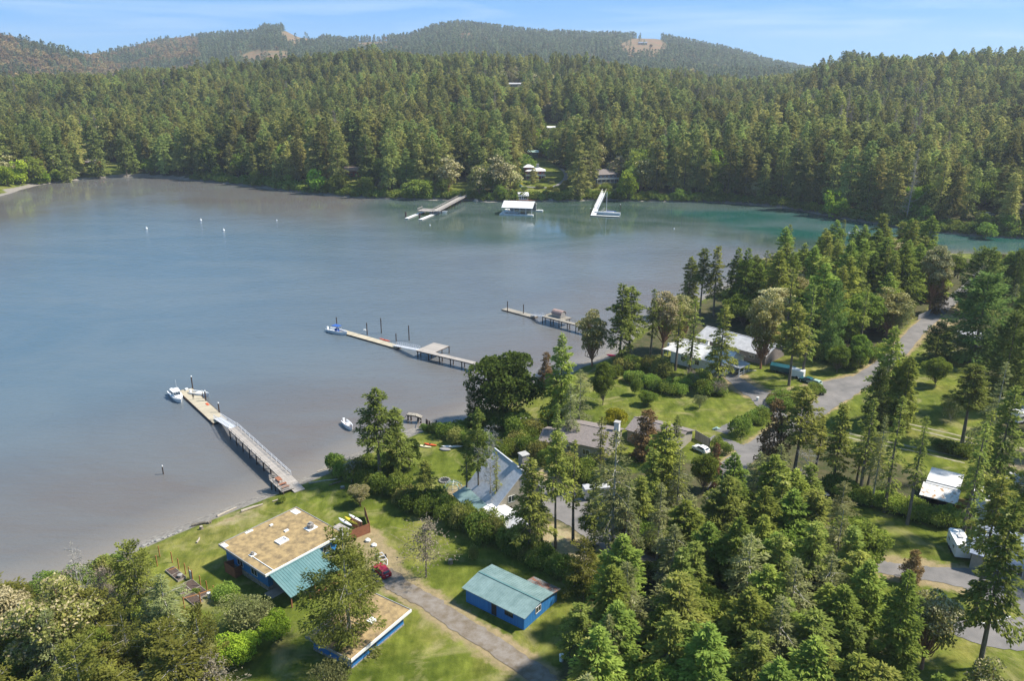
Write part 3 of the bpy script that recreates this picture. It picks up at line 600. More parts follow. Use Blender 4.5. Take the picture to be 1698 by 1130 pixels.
fh = np.where(edge_ & (kind < 4), fh * rng.uniform(.6, 1, len(fx)), fh)
for x0_, x1_, cap_, yb_ in VIEWCAP:
    mk = (FU > x0_) & (FU < x1_) & (FV > cap_) & (FV < yb_ + 60); fh = np.where(mk, np.minimum(fh, np.maximum((FV - cap_) * fy / CF, 1.5)), fh)
VN = [('ffir', 0), ('ffir', 1), ('ffir', 2), ('ffir', 3), ('fbroad', 0), ('fbroad', 1), ('fbroad', 2), ('fmad', 0), ('fmad', 1), ('fbright', 0), ('fbare', 0)]
LBL = {'ffir': ('fir standing at the wooded waterline of the far shore', 'firs along the far shore'), 'fbroad': ('leafy green tree overhanging the far shore waterline', 'leafy trees along the far shore'),
       'fmad': ('cream flowering madrone at the far shore waterline', 'madrones along the far shore'), 'fbright': ('light green tree at the far shore waterline', 'light green trees along the far shore'), 'fbare': ('bare grey tree at the far shore waterline', 'bare trees along the far shore')}
order = np.lexsort((df,)); vis = (FU > -30) & (FU < 1730)
lim = {'ffir': 118, 'fbroad': 90, 'fmad': 40, 'fbright': 30, 'fbare': 6}; used = np.zeros(len(fx), bool); got = {}
score = df + 6 * rng.random(len(fx))
for i in np.argsort(score):
    if df[i] > 34: break
    kd, va = VN[kind[i]]
    if not vis[i] or got.get(kd, 0) >= lim[kd]: continue
    if kd == 'ffir' and df[i] < 7 and rng.random() < .3: continue
    got[kd] = got.get(kd, 0) + 1; used[i] = True
    seg = next(t_ for lim_, t_ in ((120, ' by the grassy spit'), (290, ' by the dark red house'), (560, ' left of the pink roofed house'), (720, ' left of the far pier'), (860, ' by the far pier'), (990, ' near the boathouse'), (1130, ' right of the sailboat'), (1300, ' in the right hand bay'), (9999, ' along the channel')) if FU[i] < lim_)
    plant(kd, fx[i], fy[i], fz[i], fh[i], LBL[kd][0].replace(' of the far shore', '').replace(' at the far shore waterline', ' at the waterline').replace('far shore waterline', 'waterline') + seg, LBL[kd][1] + seg, wide=1.0, var=va)
FT = [('fmad', 826, 252, 322, 0, 'large cream topped madrone left of the white roofed house'), ('fmad', 795, 268, 326, 1, 'rounded madrone at the foot of the far left pier'), ('fmad', 846, 268, 318, 0, 'pinkish madrone crowding the white roofed house'),
('fmad', 742, 254, 318, 0, 'orange cream madrone above the far left pier'), ('fbright', 1040, 280, 332, 0, 'bright green maple right of the blue house'), ('ffir', 960, 232, 330, 2, 'broad fir between the white roofed and the blue house'),
('fmad', 1026, 254, 300, 0, 'cream madrone behind the blue house'), ('fmad', 990, 232, 288, 1, 'brownish madrone above the blue house'), ('fbroad', 686, 292, 330, 1, 'round green tree at the waterline by the far left pier'),
('fbright', 523, 278, 318, 0, 'lone yellow green tree at the waterline of the left woods'), ('fbright', 25, 262, 306, 0, 'bright green tree on the grassy spit, left of a cluster'), ('fbroad', 50, 255, 303, 0, 'round green tree on the grassy spit, right of a cluster'), ('fbright', 5, 272, 308, 0, 'bright green tree cut by the left edge on the spit'),
('fbright', 68, 276, 303, 0, 'small bright tree at the end of the spit'), ('ffir', 150, 208, 296, 0, 'tall pale fir in front of the dark red house'), ('ffir', 200, 222, 293, 1, 'pointed fir right of the dark red house'), ('ffir', 104, 245, 302, 2, 'broad fir left of the dark red house'),
('ffir', 885, 278, 304, 0, 'small fir directly in front of the white roofed house'), ('fbroad', 870, 250, 292, 2, 'round dark tree left of the white roofed house'), ('fbright', 1385, 312, 360, 0, 'bright green maple at the waterline of the right woods'), ('fbroad', 1640, 366, 396, 0, 'round green shrub tree by the right channel')]
for kd, xt, yt, yb, va, lb in FT: tree_px(kd, xt, yt, yb, lb, var=va, wide=1.15)
bx_ = random.Random(9)
for i in range(34):
    u_, v_ = bx_.uniform(845, 960), bx_.uniform(300, 332)
    if abs(u_ - 868) < 14 and v_ > 318: continue
    x, y, z = G(u_, v_); plant(['bush', 'goldbush', 'bush', 'olivebush'][i % 4], x, y, z, bx_.uniform(1.6, 3.4), 'garden shrub on the terraced slope below the white roofed house', 'garden shrubs below the white roofed house', 1.1)
for i in range(12): x, y, z = G(bx_.uniform(985, 1035), bx_.uniform(306, 331)); plant(['bush', 'olivebush'][i % 2], x, y, z, bx_.uniform(2, 4), 'shrub on the bank below the blue house', 'shrubs below the blue house', 1.1)
def scatter(name, pts, hgt, idx, variants, label):
    """one mass of trees: points carrying size, turn and kind, grown by geometry nodes"""
    me = bpy.data.meshes.new(name); me.vertices.add(len(pts)); me.vertices.foreach_set('co', np.asarray(pts, np.float32).ravel()); me.update()
    h0 = np.array([KINDS[k_][v_][0] for k_, v_ in variants])[idx]; s = hgt / h0; n = len(pts)
    wv = (s * .5 + .5) * rng.uniform(.85, 1.15, n)
    for nm, ty, dat in (('scl', 'FLOAT_VECTOR', np.stack([wv, wv, s], -1).astype(np.float32).ravel()), ('rot', 'FLOAT_VECTOR', np.stack([rng.normal(0, .02, n), rng.normal(0, .02, n), rng.uniform(0, 6.28, n)], -1).astype(np.float32).ravel()), ('idx', 'INT', idx.astype(np.int32))):
        a = me.attributes.new(nm, ty, 'POINT'); a.data.foreach_set('vector' if ty == 'FLOAT_VECTOR' else 'value', dat)
    o = link(bpy.data.objects.new(name, me)); tag(o, label, 'forest', kind='stuff')
    g = bpy.data.node_groups.new(name, 'GeometryNodeTree'); g.interface.new_socket('Geometry', in_out='INPUT', socket_type='NodeSocketGeometry'); g.interface.new_socket('Geometry', in_out='OUTPUT', socket_type='NodeSocketGeometry')
    N = g.nodes; gi = N.new('NodeGroupInput'); go = N.new('NodeGroupOutput'); iop = N.new('GeometryNodeInstanceOnPoints'); jj = N.new('GeometryNodeJoinGeometry')
    for (k_, v_) in reversed(variants):
        ji = N.new('GeometryNodeJoinGeometry')
        for pn, me_ in KINDS[k_][v_][1]:
            src = next((x for x in scene.objects if x.type == 'MESH' and x.data == me_), None)
            oi = N.new('GeometryNodeObjectInfo'); oi.transform_space = 'ORIGINAL'; oi.inputs['Object'].default_value = src; g.links.new(oi.outputs['Geometry'], ji.inputs[0])
        gg = N.new('GeometryNodeGeometryToInstance'); g.links.new(ji.outputs[0], gg.inputs[0]); g.links.new(gg.outputs[0], jj.inputs[0])
    def na(nm, ty):
        a = N.new('GeometryNodeInputNamedAttribute'); a.data_type = ty; a.inputs['Name'].default_value = nm; return a.outputs['Attribute']
    e2r = N.new('FunctionNodeEulerToRotation'); g.links.new(na('rot', 'FLOAT_VECTOR'), e2r.inputs[0])
    g.links.new(gi.outputs[0], iop.inputs['Points']); g.links.new(jj.outputs[0], iop.inputs['Instance']); iop.inputs['Pick Instance'].default_value = True
    g.links.new(na('idx', 'INT'), iop.inputs['Instance Index']); g.links.new(e2r.outputs[0], iop.inputs['Rotation']); g.links.new(na('scl', 'FLOAT_VECTOR'), iop.inputs['Scale']); g.links.new(iop.outputs[0], go.inputs[0])
    md = o.modifiers.new('grow', 'NODES'); md.node_group = g
    return o
u = ~used
scatter('forest', np.stack([fx, fy, fz - .3], -1)[u], fh[u], kind[u], VN, 'dense evergreen forest covering the slopes across the bay')
# undergrowth along the far waterline
ux, uy = jgrid(-420, 420, 330, 640, 2.6); k = in_poly(ux, uy, FARP); ux, uy = ux[k], uy[k]; d_ = seg_dist(ux, uy, FARL); k = (d_ > 1.0) & (d_ < 7.5); ux, uy = ux[k], uy[k]
uz = zt(ux, uy); k = ~keep_clear(ux, uy, uz, [[(-60, 295), (60, 305), (30, 325), (-60, 340)], [(150, 280), (222, 280), (222, 300), (150, 305)]]); ux, uy, uz = ux[k], uy[k], uz[k]
x_, y_, z_ = G(700, 328)
plant('fbush', x_, y_, z_, 3.2, 'round green bush at the waterline left of the far pier', wide=1.1)
u0 = scatter('undergrowth', np.stack([ux, uy, uz - .2], -1), rng.uniform(2, 5, len(ux)), rng.integers(0, 1, len(ux)), [('fbush', 0)], 'low green scrub lining the far waterline'); u0['category'] = 'undergrowth'
# hills behind
hx_, hy_ = jgrid(-2700, 2500, 1420, 3480, 15.0); k = (abs(hx_) < hy_ * .72); hx_, hy_ = hx_[k], hy_[k]
uu = 849 + 1250 * hx_ / hy_; k = hy_ < 3300 - 1100 * sstep(330, 180, uu) + 130; hx_, hy_ = hx_[k], hy_[k]; hz_ = zt(hx_, hy_)
k = ~keep_clear(hx_, hy_, hz_, HILLCLEAR) | (rng.random(len(hx_)) < .03); hx_, hy_, hz_ = hx_[k], hy_[k], hz_[k]
reg('hfir', 16, conifer(300, 16, 4.0, cb=.02, nb=20, lpb=8, L=2.6, Wd=.8, m=L_farg, wood=False, gap=.1)); reg('hfir', 16, conifer(301, 16, 4.6, cb=.02, nb=20, lpb=8, L=2.6, Wd=.9, m=L_farg, wood=False, gap=.1))
reg('hmad', 10, broad(303, 10, 5.5, cb=.0, nblob=6, lpb=24, L=2.6, Wd=1.1, m=leafmat('hill madrone leaves', (.20, .145, .065), (.40, .30, .145))))
NOUN['hfir'] = 'fir_tree'; NOUN['hmad'] = 'madrone_tree'
for j, (kd, va, px_, py_, lb) in enumerate([('hfir', 0, 128, 62, 'dark fir alone above the skyline of the left hill'), ('hfir', 1, 1195, 84, 'lone dark tree poking above the right end of the long hill'), ('hmad', 0, 40, 66, 'pale tree on the bare orange slope of the left hill')]):
    uq = (px_ - 849) / 1250; yq = 2180 if px_ < 300 else 3290; plant(kd, uq * yq, yq, float(zt(uq * yq, yq)), 24 if kd == 'hfir' else 10, lb, var=va)
hi = rng.integers(0, 2, len(hx_)); hu, hv = proj(hx_, hy_, hz_)
om = (hu < 330) & (vnoise(hx_, hy_, 170) > .36) & (rng.random(len(hx_)) < .85); hi[om] = 2; hi[(rng.random(len(hx_)) < .05)] = 2
scatter('hill_forest', np.stack([hx_, hy_, hz_ - .5], -1), rng.uniform(13, 27, len(hx_)) * np.where(hi == 2, .7, 1), hi, [('hfir', 0), ('hfir', 1), ('hmad', 0)], 'distant forest on the long hill behind the bay')
# ------------------------------------------------------------------ roads, drives, paths
def catmull(P, n=8):
    P = [np.array(p, float) for p in P]; P = [2 * P[0] - P[1]] + P + [2 * P[-1] - P[-2]]; out = []
    for i in range(1, len(P) - 2):
        for k in range(n):
            t = k / n; a, b, c, d = P[i - 1:i + 3]
            out.append(.5 * (2 * b + (c - a) * t + (2 * a - 5 * b + 4 * c - d) * t * t + (3 * b - a - 3 * c + d) * t ** 3))
    out.append(P[-2]); return out
def road(name, px, width, m, off=.05, nacross=6, wob=.12):
    C = catmull([G(*p)[:2] for p in px], 10); V = []; n = len(C); rg = np.random.default_rng(len(px) * 13 + int(px[0][0]))
    ws = width if isinstance(width, (list, tuple)) else [width] * len(px)
    wl = np.interp(np.linspace(0, 1, n), np.linspace(0, 1, len(ws)), ws)
    for i, c in enumerate(C):
        d = C[min(i + 1, n - 1)] - C[max(i - 1, 0)]; d = d / np.linalg.norm(d); s = np.array([-d[1], d[0]]); a, b_ = rg.normal(0, wob), rg.normal(0, wob)
        for k in range(nacross + 1):
            w = (k / nacross - .5) * wl[i] + (a if k == 0 else b_ if k == nacross else 0); V.append((c[0] + s[0] * w, c[1] + s[1] * w))
    V = np.array(V); z = zt(V[:, 0], V[:, 1]) + off
    me = np_mesh(name, np.column_stack([V, z]), grid_faces(nacross + 1, n), np.full(nacross * (n - 1), 4), m, smooth=True)
    return tag(link(bpy.data.objects.new(name, me)), kind='structure')
M_gravel = mat('gravel', (.23, .205, .18), (.14, .11, .075), scale=.6, detail=8, rough=.95, bump=.5)
M_dirtedge = mat('dry verge', (.33, .25, .13), (.20, .19, .07), scale=.5, detail=8, rough=1)
M_asph = mat('asphalt', (.20, .185, .175), (.125, .12, .115), scale=.22, detail=8, rough=.9)
M_track = mat('wheel track', (.30, .27, .20), (.20, .20, .09), scale=.6, detail=8, rough=1)
road('driveway', [(632, 950), (665, 975), (710, 1000), (765, 1037), (830, 1078), (900, 1127), (960, 1177)], [4.2, 3.7, 3.4, 3.4, 3.4, 3.4, 3.4], M_gravel, .06)
road('road', [(1640, 440), (1600, 480), (1562, 512), (1520, 550), (1475, 598), (1425, 634), (1375, 665), (1340, 690), (1300, 712), (1262, 738), (1222, 768), (1200, 800), (1190, 850), (1160, 905), (1125, 945)], [4.4, 4.4, 4.8, 5, 5.4, 6, 6, 5.2, 5, 5.2, 5.4, 5.6, 4.6, 4.2, 4], M_asph, .05)
road('road', [(1195, 610), (1222, 632), (1250, 652), (1290, 660), (1335, 652), (1385, 640), (1425, 630)], [3.2, 4.4, 6, 6.4, 6.4, 7, 6], M_asph, .075)
road('road', [(1262, 652), (1270, 672), (1300, 700)], [7, 5, 4], M_asph, .065)
road('driveway', [(1135, 965), (1095, 948), (1050, 925), (1010, 900), (975, 872), (945, 845), (905, 818), (880, 812)], [4, 5, 4.6, 4.6, 6, 9, 9, 6], M_asph, .06)
road('driveway', [(1455, 940), (1500, 948), (1560, 955), (1620, 965), (1680, 990), (1760, 1010)], [4, 4, 4.5, 7, 9, 10], M_asph, .05)
road('driveway', [(1540, 1010), (1590, 1040), (1650, 1055), (1720, 1050)], [4, 5, 6, 7], M_asph, .06)
road('footpath', [(1585, 583), (1615, 605), (1650, 640)], 2.2, M_asph, .05)
road('footpath', [(1232, 700), (1210, 708), (1196, 718)], 3.0, M_asph, .05)
road('driveway', [(1178, 726), (1205, 735), (1232, 745), (1250, 742)], [3, 3.5, 4, 4], M_asph, .045)
for pl in ([(1505, 703), (1560, 716), (1625, 731), (1698, 745)], [(1498, 708), (1555, 722), (1620, 737), (1698, 752)], [(1380, 712), (1440, 727), (1530, 745), (1605, 762)], [(1375, 717), (1435, 733), (1525, 751), (1600, 769)]): road('track', pl, .7, M_track, .04, 2, .1)
road('driveway', [(958, 288), (945, 278), (935, 272)], 4, M_asph, .2)
road('footpath', [(852, 308), (880, 311), (915, 311), (935, 300), (938, 288), (930, 280)], 3, M_asph, .3)

# ------------------------------------------------------------------ building materials
M_blue = mat('blue siding', (.035, .195, .47), (.028, .15, .38), scale=1.2, stretch=(6, 6, .3), rough=.6)
M_teal = mat('teal metal roof', (.105, .21, .21), (.15, .26, .255), scale=.5, rough=.42, metal=.25)
M_tealold = mat('weathered teal roof', (.22, .31, .305), (.14, .215, .21), scale=.6, detail=8, rough=.5, metal=.2)
M_rust = mat('rusty grey metal roof', (.16, .17, .165), (.20, .085, .05), scale=.9, detail=8, rough=.7, lo=.45, hi=.6)
M_moss = mat('mossy flat roof', (.36, .26, .125), (.12, .09, .055), scale=.8, detail=14, rough=1, bump=.5, lo=.38, hi=.72)
M_white = mat('white paint', (.74, .74, .72), (.60, .60, .58), scale=1.5, rough=.5)
M_stone = mat('field stone', (.36, .33, .29), (.13, .12, .11), scale=4, rough=.9, bump=.6)
M_cedar = mat('cedar boards', (.30, .125, .065), (.19, .08, .045), scale=3, stretch=(.4, .4, 3), rough=.8)
M_wood = mat('weathered planks', (.33, .30, .25), (.22, .20, .165), scale=3, rough=.9, objrand=.12)
M_dock = mat('pale dock planks', (.46, .40, .29), (.35, .31, .235), scale=3, rough=.85, objrand=.12)
M_pier = mat('grey pier planks', (.38, .345, .31), (.27, .245, .22), scale=3, rough=.9, objrand=.12)
M_pile = mat('dark piling', (.045, .032, .028), (.085, .06, .048), scale=2, rough=.8)
M_alu = mat('white aluminium', (.72, .73, .75), (.62, .63, .66), rough=.35, metal=.1)
M_rail = mat('grey rail', (.30, .29, .28), (.22, .21, .2), rough=.7)
M_gel = mat('white gelcoat', (.80, .80, .79), (.74, .74, .73), rough=.22, spec=.5)
M_glass = mat('dark glass', (.02, .028, .035), (.03, .04, .05), rough=.08, spec=.8)
M_tyre = mat('black rubber', (.02, .02, .02), (.03, .03, .03), rough=.8)
M_black = mat('black paint', (.02, .02, .022), (.035, .035, .035), rough=.5)
M_red = mat('red car paint', (.34, .015, .035), (.30, .012, .03), rough=.22, spec=.6)
M_orange = mat('orange plastic', (.62, .10, .03), (.5, .08, .025), rough=.4)
M_yellow = mat('yellow plastic', (.72, .56, .04), (.62, .48, .04), rough=.4)
M_cream = mat('cream plastic', (.72, .66, .42), (.62, .56, .36), rough=.4)
M_slate = mat('grey slate roof', (.50, .52, .55), (.36, .38, .41), scale=1.8, detail=10, rough=.7)
M_brownr = mat('brown shingle roof', (.235, .20, .185), (.16, .14, .13), scale=2.5, detail=8, rough=.9)
M_tan = mat('tan plaster', (.34, .31, .25), (.26, .24, .20), rough=.8)
M_conc = mat('concrete', (.42, .41, .39), (.31, .30, .285), scale=1, rough=.9)
M_post = mat('orange stained post', (.42, .20, .07), (.32, .15, .05), rough=.8)
M_soil = mat('garden soil', (.055, .038, .03), (.10, .07, .055), scale=5, rough=1)
M_mrust = mat('white roof with rust', (.66, .65, .63), (.32, .17, .06), scale=1.1, detail=12, rough=.8, lo=.5, hi=.62)
M_wroof = mat('white metal roof', (.68, .68, .68), (.52, .51, .50), scale=.6, rough=.6)
M_groof = mat('pale grey roof', (.46, .46, .47), (.33, .33, .34), scale=.8, rough=.7)
M_broof = mat('blue grey roof', (.24, .28, .35), (.17, .20, .26), scale=1.4, rough=.6)
M_redw = mat('red barn boards', (.26, .055, .035), (.18, .04, .03), rough=.8)
M_navy = mat('blue house boards', (.10, .16, .25), (.08, .13, .21), rough=.7)
M_dgreen = mat('dark green boards', (.05, .10, .08), (.04, .075, .06), rough=.8)
M_log = mat('driftwood', (.42, .37, .30), (.28, .24, .19), scale=3, rough=.95)
M_rock = mat('shore rock', (.30, .29, .27), (.17, .165, .15), scale=2, rough=.95, bump=.6)
M_tarp = mat('blue canvas', (.03, .10, .36), (.03, .09, .30), rough=.7)
M_tealc = mat('teal car paint', (.02, .10, .12), (.02, .09, .11), rough=.2, spec=.6)
M_sage = mat('pale green car paint', (.34, .47, .43), (.3, .42, .39), rough=.2, spec=.6)
M_ground2 = mat('paving', (.33, .29, .26), (.24, .21, .185), scale=.7, detail=8, rough=.9)

def frame(a, b, z=None):
    """origin at pixel a, x axis towards pixel b, both on the ground (or at height z)"""
    pa = G(*a) if z is None else (*W(*a, z), z); pb = G(*b) if z is None else (*W(*b, z), z)
    return pa, math.atan2(pb[1] - pa[1], pb[0] - pa[0]), math.hypot(pb[0] - pa[0], pb[1] - pa[1])
def window(parent, x, y, z, w, h, axis='x', out=-1, fm=None, mull=1):
    """window on a wall facing local -y / +y (axis x) or -x / +x (axis y)"""
    fm = fm or M_white; t = .06
    def bx(u0, u1, d0, d1, z0, z1, m_):
        lo, hi = min(d0 * out, d1 * out), max(d0 * out, d1 * out)
        return m_.box(x + u0, x + u1, y + lo, y + hi, z + z0, z + z1) if axis == 'x' else m_.box(x + lo, x + hi, y + u0, y + u1, z + z0, z + z1)
    f = MB()
    for a in ((-w / 2 - t, w / 2 + t, 0, .07, -t, 0), (-w / 2 - t, w / 2 + t, 0, .07, h, h + t), (-w / 2 - t, -w / 2, 0, .07, 0, h), (w / 2, w / 2 + t, 0, .07, 0, h)): bx(*a, f)
    for i in range(1, mull + 1): bx(-w / 2 + w * i / (mull + 1) - .03, -w / 2 + w * i / (mull + 1) + .03, .01, .06, 0, h, f)
    wn = f.build('window', fm, parent); g = MB(); bx(-w / 2, w / 2, .005, .03, 0, h, g); g.build('pane', M_glass, wn); return wn
def ribs(roof, quad, step, m, hgt=.05, wid=.06):
    """raised seams running from edge 0-1 to edge 3-2 of a roof plane"""
    a, b, c, d = [Vector(p) for p in quad]; n = max(2, int((b - a).length / step)); up = (b - a).cross(d - a).normalized(); up = up if up.z > 0 else -up; s = (b - a).normalized() * wid / 2
    mb = MB()
    for i in range(n + 1):
        p = a.lerp(b, i / n); q = d.lerp(c, i / n); mb.slab([p - s + up * hgt, p + s + up * hgt, q + s + up * hgt, q - s + up * hgt], hgt, up)
    o = mb.build('seam', m, roof); o['kind'] = 'stuff'; return o
def hull(L, Wd, Hh, m, parent, name='hull', sheer=.25, n=9):
    """open boat hull pointing +x, waterline at z=0"""
    V = []; F = []; st = []
    for i in range(n):
        t = i / (n - 1); x = (t - .5) * L; w = Wd / 2 * (1 - max(0, (t - .45) / .55) ** 2.2) ** .8 * (.88 + .12 * min(1, t * 4)); w = max(w, .02); zt_ = Hh * (1 + sheer * t * t); rk = .07 * L * max(0, t - .6) / .4
        V += [(x + rk, -w, zt_), (x, -w * .78, -.1), (x, 0, -.35 if t < .9 else -.05), (x, w * .78, -.1), (x + rk, w, zt_), (x + rk * .9, w * .82, zt_ - .02), (x, w * .7, .22 if name == 'hull' else zt_ - .05), (x, -w * .7, .22 if name == 'hull' else zt_ - .05), (x + rk * .9, -w * .82, zt_ - .02)]
    k = 9
    for i in range(n - 1):
        for j in range(k): F.append((i * k + j, i * k + (j + 1) % k, (i + 1) * k + (j + 1) % k, (i + 1) * k + j))
    F += [tuple(range(k - 1, -1, -1)), tuple((n - 1) * k + j for j in range(k))]
    return MB().add(V, F).build(name, m, parent, smooth=False)
def kayak(x, y, z, rz, L, m, label, group=None, cat='kayak', w=.75, tilt=0):
    V = []; F = []; n = 11; k = 8
    for i in range(n):
        t = i / (n - 1); u = 2 * t - 1; r = (1 - abs(u) ** 2.3) ** .75 * w / 2 + .01
        for j in range(k):
            a = 2 * math.pi * j / k; V.append((u * L / 2, math.cos(a) * r, .17 + math.sin(a) * (.5 * r + .06) * .75 + .10 * u * u))
    for i in range(n - 1):
        for j in range(k): F.append((i * k + j, i * k + (j + 1) % k, (i + 1) * k + (j + 1) % k, (i + 1) * k + j))
    F += [tuple(range(k - 1, -1, -1)), tuple((n - 1) * k + j for j in range(k))]
    t = thing(cat, label, cat, (x, y, z), rz, group); MB().add(V, F).build('hull', m, t, smooth=True)
    c = MB(); c.tube([(-.1, 0, .36), (-.1, 0, .40)], .2, 10); c.build('cockpit', M_black, t); t.rotation_euler = (tilt, 0, rz); return t
def car(px, rz, m, label, kind='hatch', scale=1.0, z=None):
    x, y, z = G(*px); t = thing('car', label, 'car', (x, y, z + .05), rz)
    prof = [(-2.05, .35), (-2.1, .75), (-1.98, 1.0), (-1.62, 1.38), (-1.2, 1.50), (.1, 1.50), (.75, 1.05), (1.75, .90), (2.08, .68), (2.1, .35)]
    V = []; n = len(prof)
    for s, k in ((-1, .78), (-1, .86), (1, .86), (1, .78)): V += [(a, s * (k if b_ > .95 and k == .86 else (k + .02 if k == .86 else .80)) * (.82 if b_ > 1.2 else 1), b_) for a, b_ in prof]
    F = [tuple(range(n)), tuple(range(4 * n - 1, 3 * n - 1, -1))]
    for r_ in range(3):
        for i in range(n): F.append((r_ * n + i, (r_ + 1) * n + i, (r_ + 1) * n + (i + 1) % n, r_ * n + (i + 1) % n))
    o = MB().add(V, F).build('body', m, t); bv = o.modifiers.new('b', 'BEVEL'); bv.width = .05; bv.segments = 2
    g = MB(); g.slab([(-1.93, -.58, 1.10), (-1.93, .58, 1.10), (-1.66, .55, 1.375), (-1.66, -.55, 1.375)], .02, (.6, 0, -.5)); g.build('rear_window', M_glass, t)
    for q in g.v[:0]: pass
    g = MB(); g.slab([(.20, -.60, 1.475), (.20, .60, 1.475), (.74, .68, 1.09), (.74, -.68, 1.09)], .03, (-.5, 0, -.7)); g.build('windscreen', M_glass, t)
    for s in (-1, 1):
        g = MB(); yy = s * .71; g.add([(-1.45, yy + s * .10, 1.05), (.55, yy + s * .10, 1.05), (.05, yy, 1.42), (-1.25, yy, 1.42), (-1.45, yy + s * .17, 1.03), (.55, yy + s * .17, 1.03), (.05, yy + s * .02, 1.44), (-1.25, yy + s * .02, 1.44)], [(0, 1, 2, 3), (7, 6, 5, 4), (0, 4, 5, 1), (1, 5, 6, 2), (2, 6, 7, 3), (3, 7, 4, 0)]); g.build('side_window', M_glass, t)
        for xx in (-1.3, 1.3):
            w = MB(); w.tube([(xx, s * .62, .3), (xx, s * .84, .3)], .31, 14); wo = w.build('wheel', M_tyre, t); r_ = MB(); r_.tube([(xx, s * .845, .3), (xx, s * .855, .3)], .18, 10); r_.build('rim', M_alu, wo)
        l = MB(); l.box(-2.13, -2.06, min(s * .55, s * .74), max(s * .55, s * .74), .72, .9); l.build('tail_light', M_orange, t)
        l = MB(); l.box(2.0, 2.12, min(s * .5, s * .74), max(s * .5, s * .74), .6, .74); l.build('headlight', M_alu, t)
    b_ = MB(); b_.box(-2.16, -2.08, -.8, .8, .36, .55); b_.build('bumper', m, t); p_ = MB(); p_.box(-2.13, -2.10, -.22, .22, .66, .78); p_.build('number_plate', M_alu, t)
    t.scale = (scale,) * 3; return t

# ------------------------------------------------------------------ long blue house with the mossy flat roof
def flat_house(corner_l, corner_f, corner_r, ztop, label, stone=.75):
    A = Vector((*W(*corner_l, ztop), 0)); B = Vector((*W(*corner_f, ztop), 0)); Cc = Vector((*W(*corner_r, ztop), 0))
    rz = math.atan2((Cc - B).y, (Cc - B).x); L = (Cc - B).length; D = abs((A - B).cross((Cc - B).normalized()).z); gz_ = float(zt(B.x, B.y))
    t = thing('blue_house', label, 'house', (B.x, B.y, gz_), rz); h = ztop - gz_
    o = .9
    w = MB(); w.box(o, L - o, o, D - o * .6, stone, h - .3); w.build('wall', M_blue, t)
    s = MB(); s.box(o - .06, L - o + .06, o - .06, D - o * .6 + .06, -.4, stone); s.build('stone_base', M_stone, t)
    r_ = MB()
    nxr, nyr = 26, 22; rg = np.random.default_rng(4)
    for j in range(nyr + 1):
        for i in range(nxr + 1): r_.v.append((.18 + (L - .36) * i / nxr, .18 + (D - .36) * j / nyr, h + rg.uniform(0, .025) * (0 < i < nxr) * (0 < j < nyr)))
    for j in range(nyr):
        for i in range(nxr): r_.f.append((j * (nxr + 1) + i, j * (nxr + 1) + i + 1, (j + 1) * (nxr + 1) + i + 1, (j + 1) * (nxr + 1) + i))
    r_.box(.02, L - .02, .02, D - .02, h - .28, h - .04); ro = r_.build('roof', M_moss, t)
    f = MB(); f.box(-.02, L, -.08, .10, h - .34, h + .10); fo = f.build('fascia', M_white, ro)
    f = MB(); f.box(-.06, .1, .11, D, h - .32, h + .06); f.build('fascia', M_rail, ro, label='grey roof edge'); f = MB(); f.box(.11, L, D - .1, D + .05, h - .32, h + .06); f.build('fascia', M_rail, ro, label='grey roof edge'); f = MB(); f.box(L - .08, L + .06, .11, D - .11, h - .32, h + .06); f.build('fascia', M_rail, ro, label='grey roof edge')
    return t, ro, L, D, h
bh, bro, L, D, h = flat_house((380, 895), (440, 955), (570, 885), 6.6, 'long low blue house with a mossy flat roof near the pier')
def roofbit(name, u, v, du, dv, hh, m, parent, base=None): q = MB(); q.box(u - du / 2, u + du / 2, v - dv / 2, v + dv / 2, base if base is not None else h, (base if base is not None else h) + hh); return q.build(name, m, parent)
sk = MB()
for a in ((-1.0, 1.0, -.8, -.55), (-1.0, 1.0, .55, .8), (-1.0, -.75, -.55, .55), (.75, 1.0, -.55, .55)): sk.box(L * .47 + a[0], L * .47 + a[1], D * .45 + a[2], D * .45 + a[3], h, h + .28)
so = sk.build('skylight', M_white, bro); g = MB(); g.box(L * .47 - .74, L * .47 + .74, D * .45 - .54, D * .45 + .54, h + .05, h + .16); g.build('pane', M_groof, so)
for (u, v, s_) in ((L * .83, D * .42, 1.0), (L * .12, D * .47, .55)):
    c_ = MB(); c_.tube([(u, v, h), (u, v, h + .9 * s_)], .62 * s_, 8); ch = c_.build('chimney', M_stone, bro); c2 = MB(); c2.tube([(u, v, h + .9 * s_), (u, v, h + 1.25 * s_)], .28 * s_, 8); c2.build('flue', M_rail, ch)
    c3 = MB(); c3.box(u - s_, u + s_, v - .8 * s_, v + .8 * s_, h + .02, h + .16); c3.build('flashing', M_white, ch)
roofbit('vent', L * .62, D * .60, .8, .5, .25, M_white, bro); roofbit('vent', L * .58, D * .86, .6, .4, .25, M_white, bro)
roofbit('roof_patch', L * .93, D * .90, 1.2, 1.8, .09, M_white, bro); roofbit('roof_patch', L * .03, D * .92, .8, 1.4, .09, M_white, bro); roofbit('roof_patch', L * .35, D * .955, 1.5, .5, .09, M_white, bro); roofbit('pipe', L * .10, D * .22, .12, D * .42, .14, M_white, bro)
for u in (L * .62, L * .80): window(bh, u, .9, 1.4, 1.5, 1.1, 'x', -1)
window(bh, .9, D * .35, 1.3, 1.6, 1.2, 'y', -1); window(bh, .9, D * .65, 1.3, 1.6, 1.2, 'y', -1)
for u in (2.2, L * .48):
    d = MB(); d.box(u - .45, u + .45, .83, .9, 0.05, 2.1); dd = d.build('door', M_rail, bh)
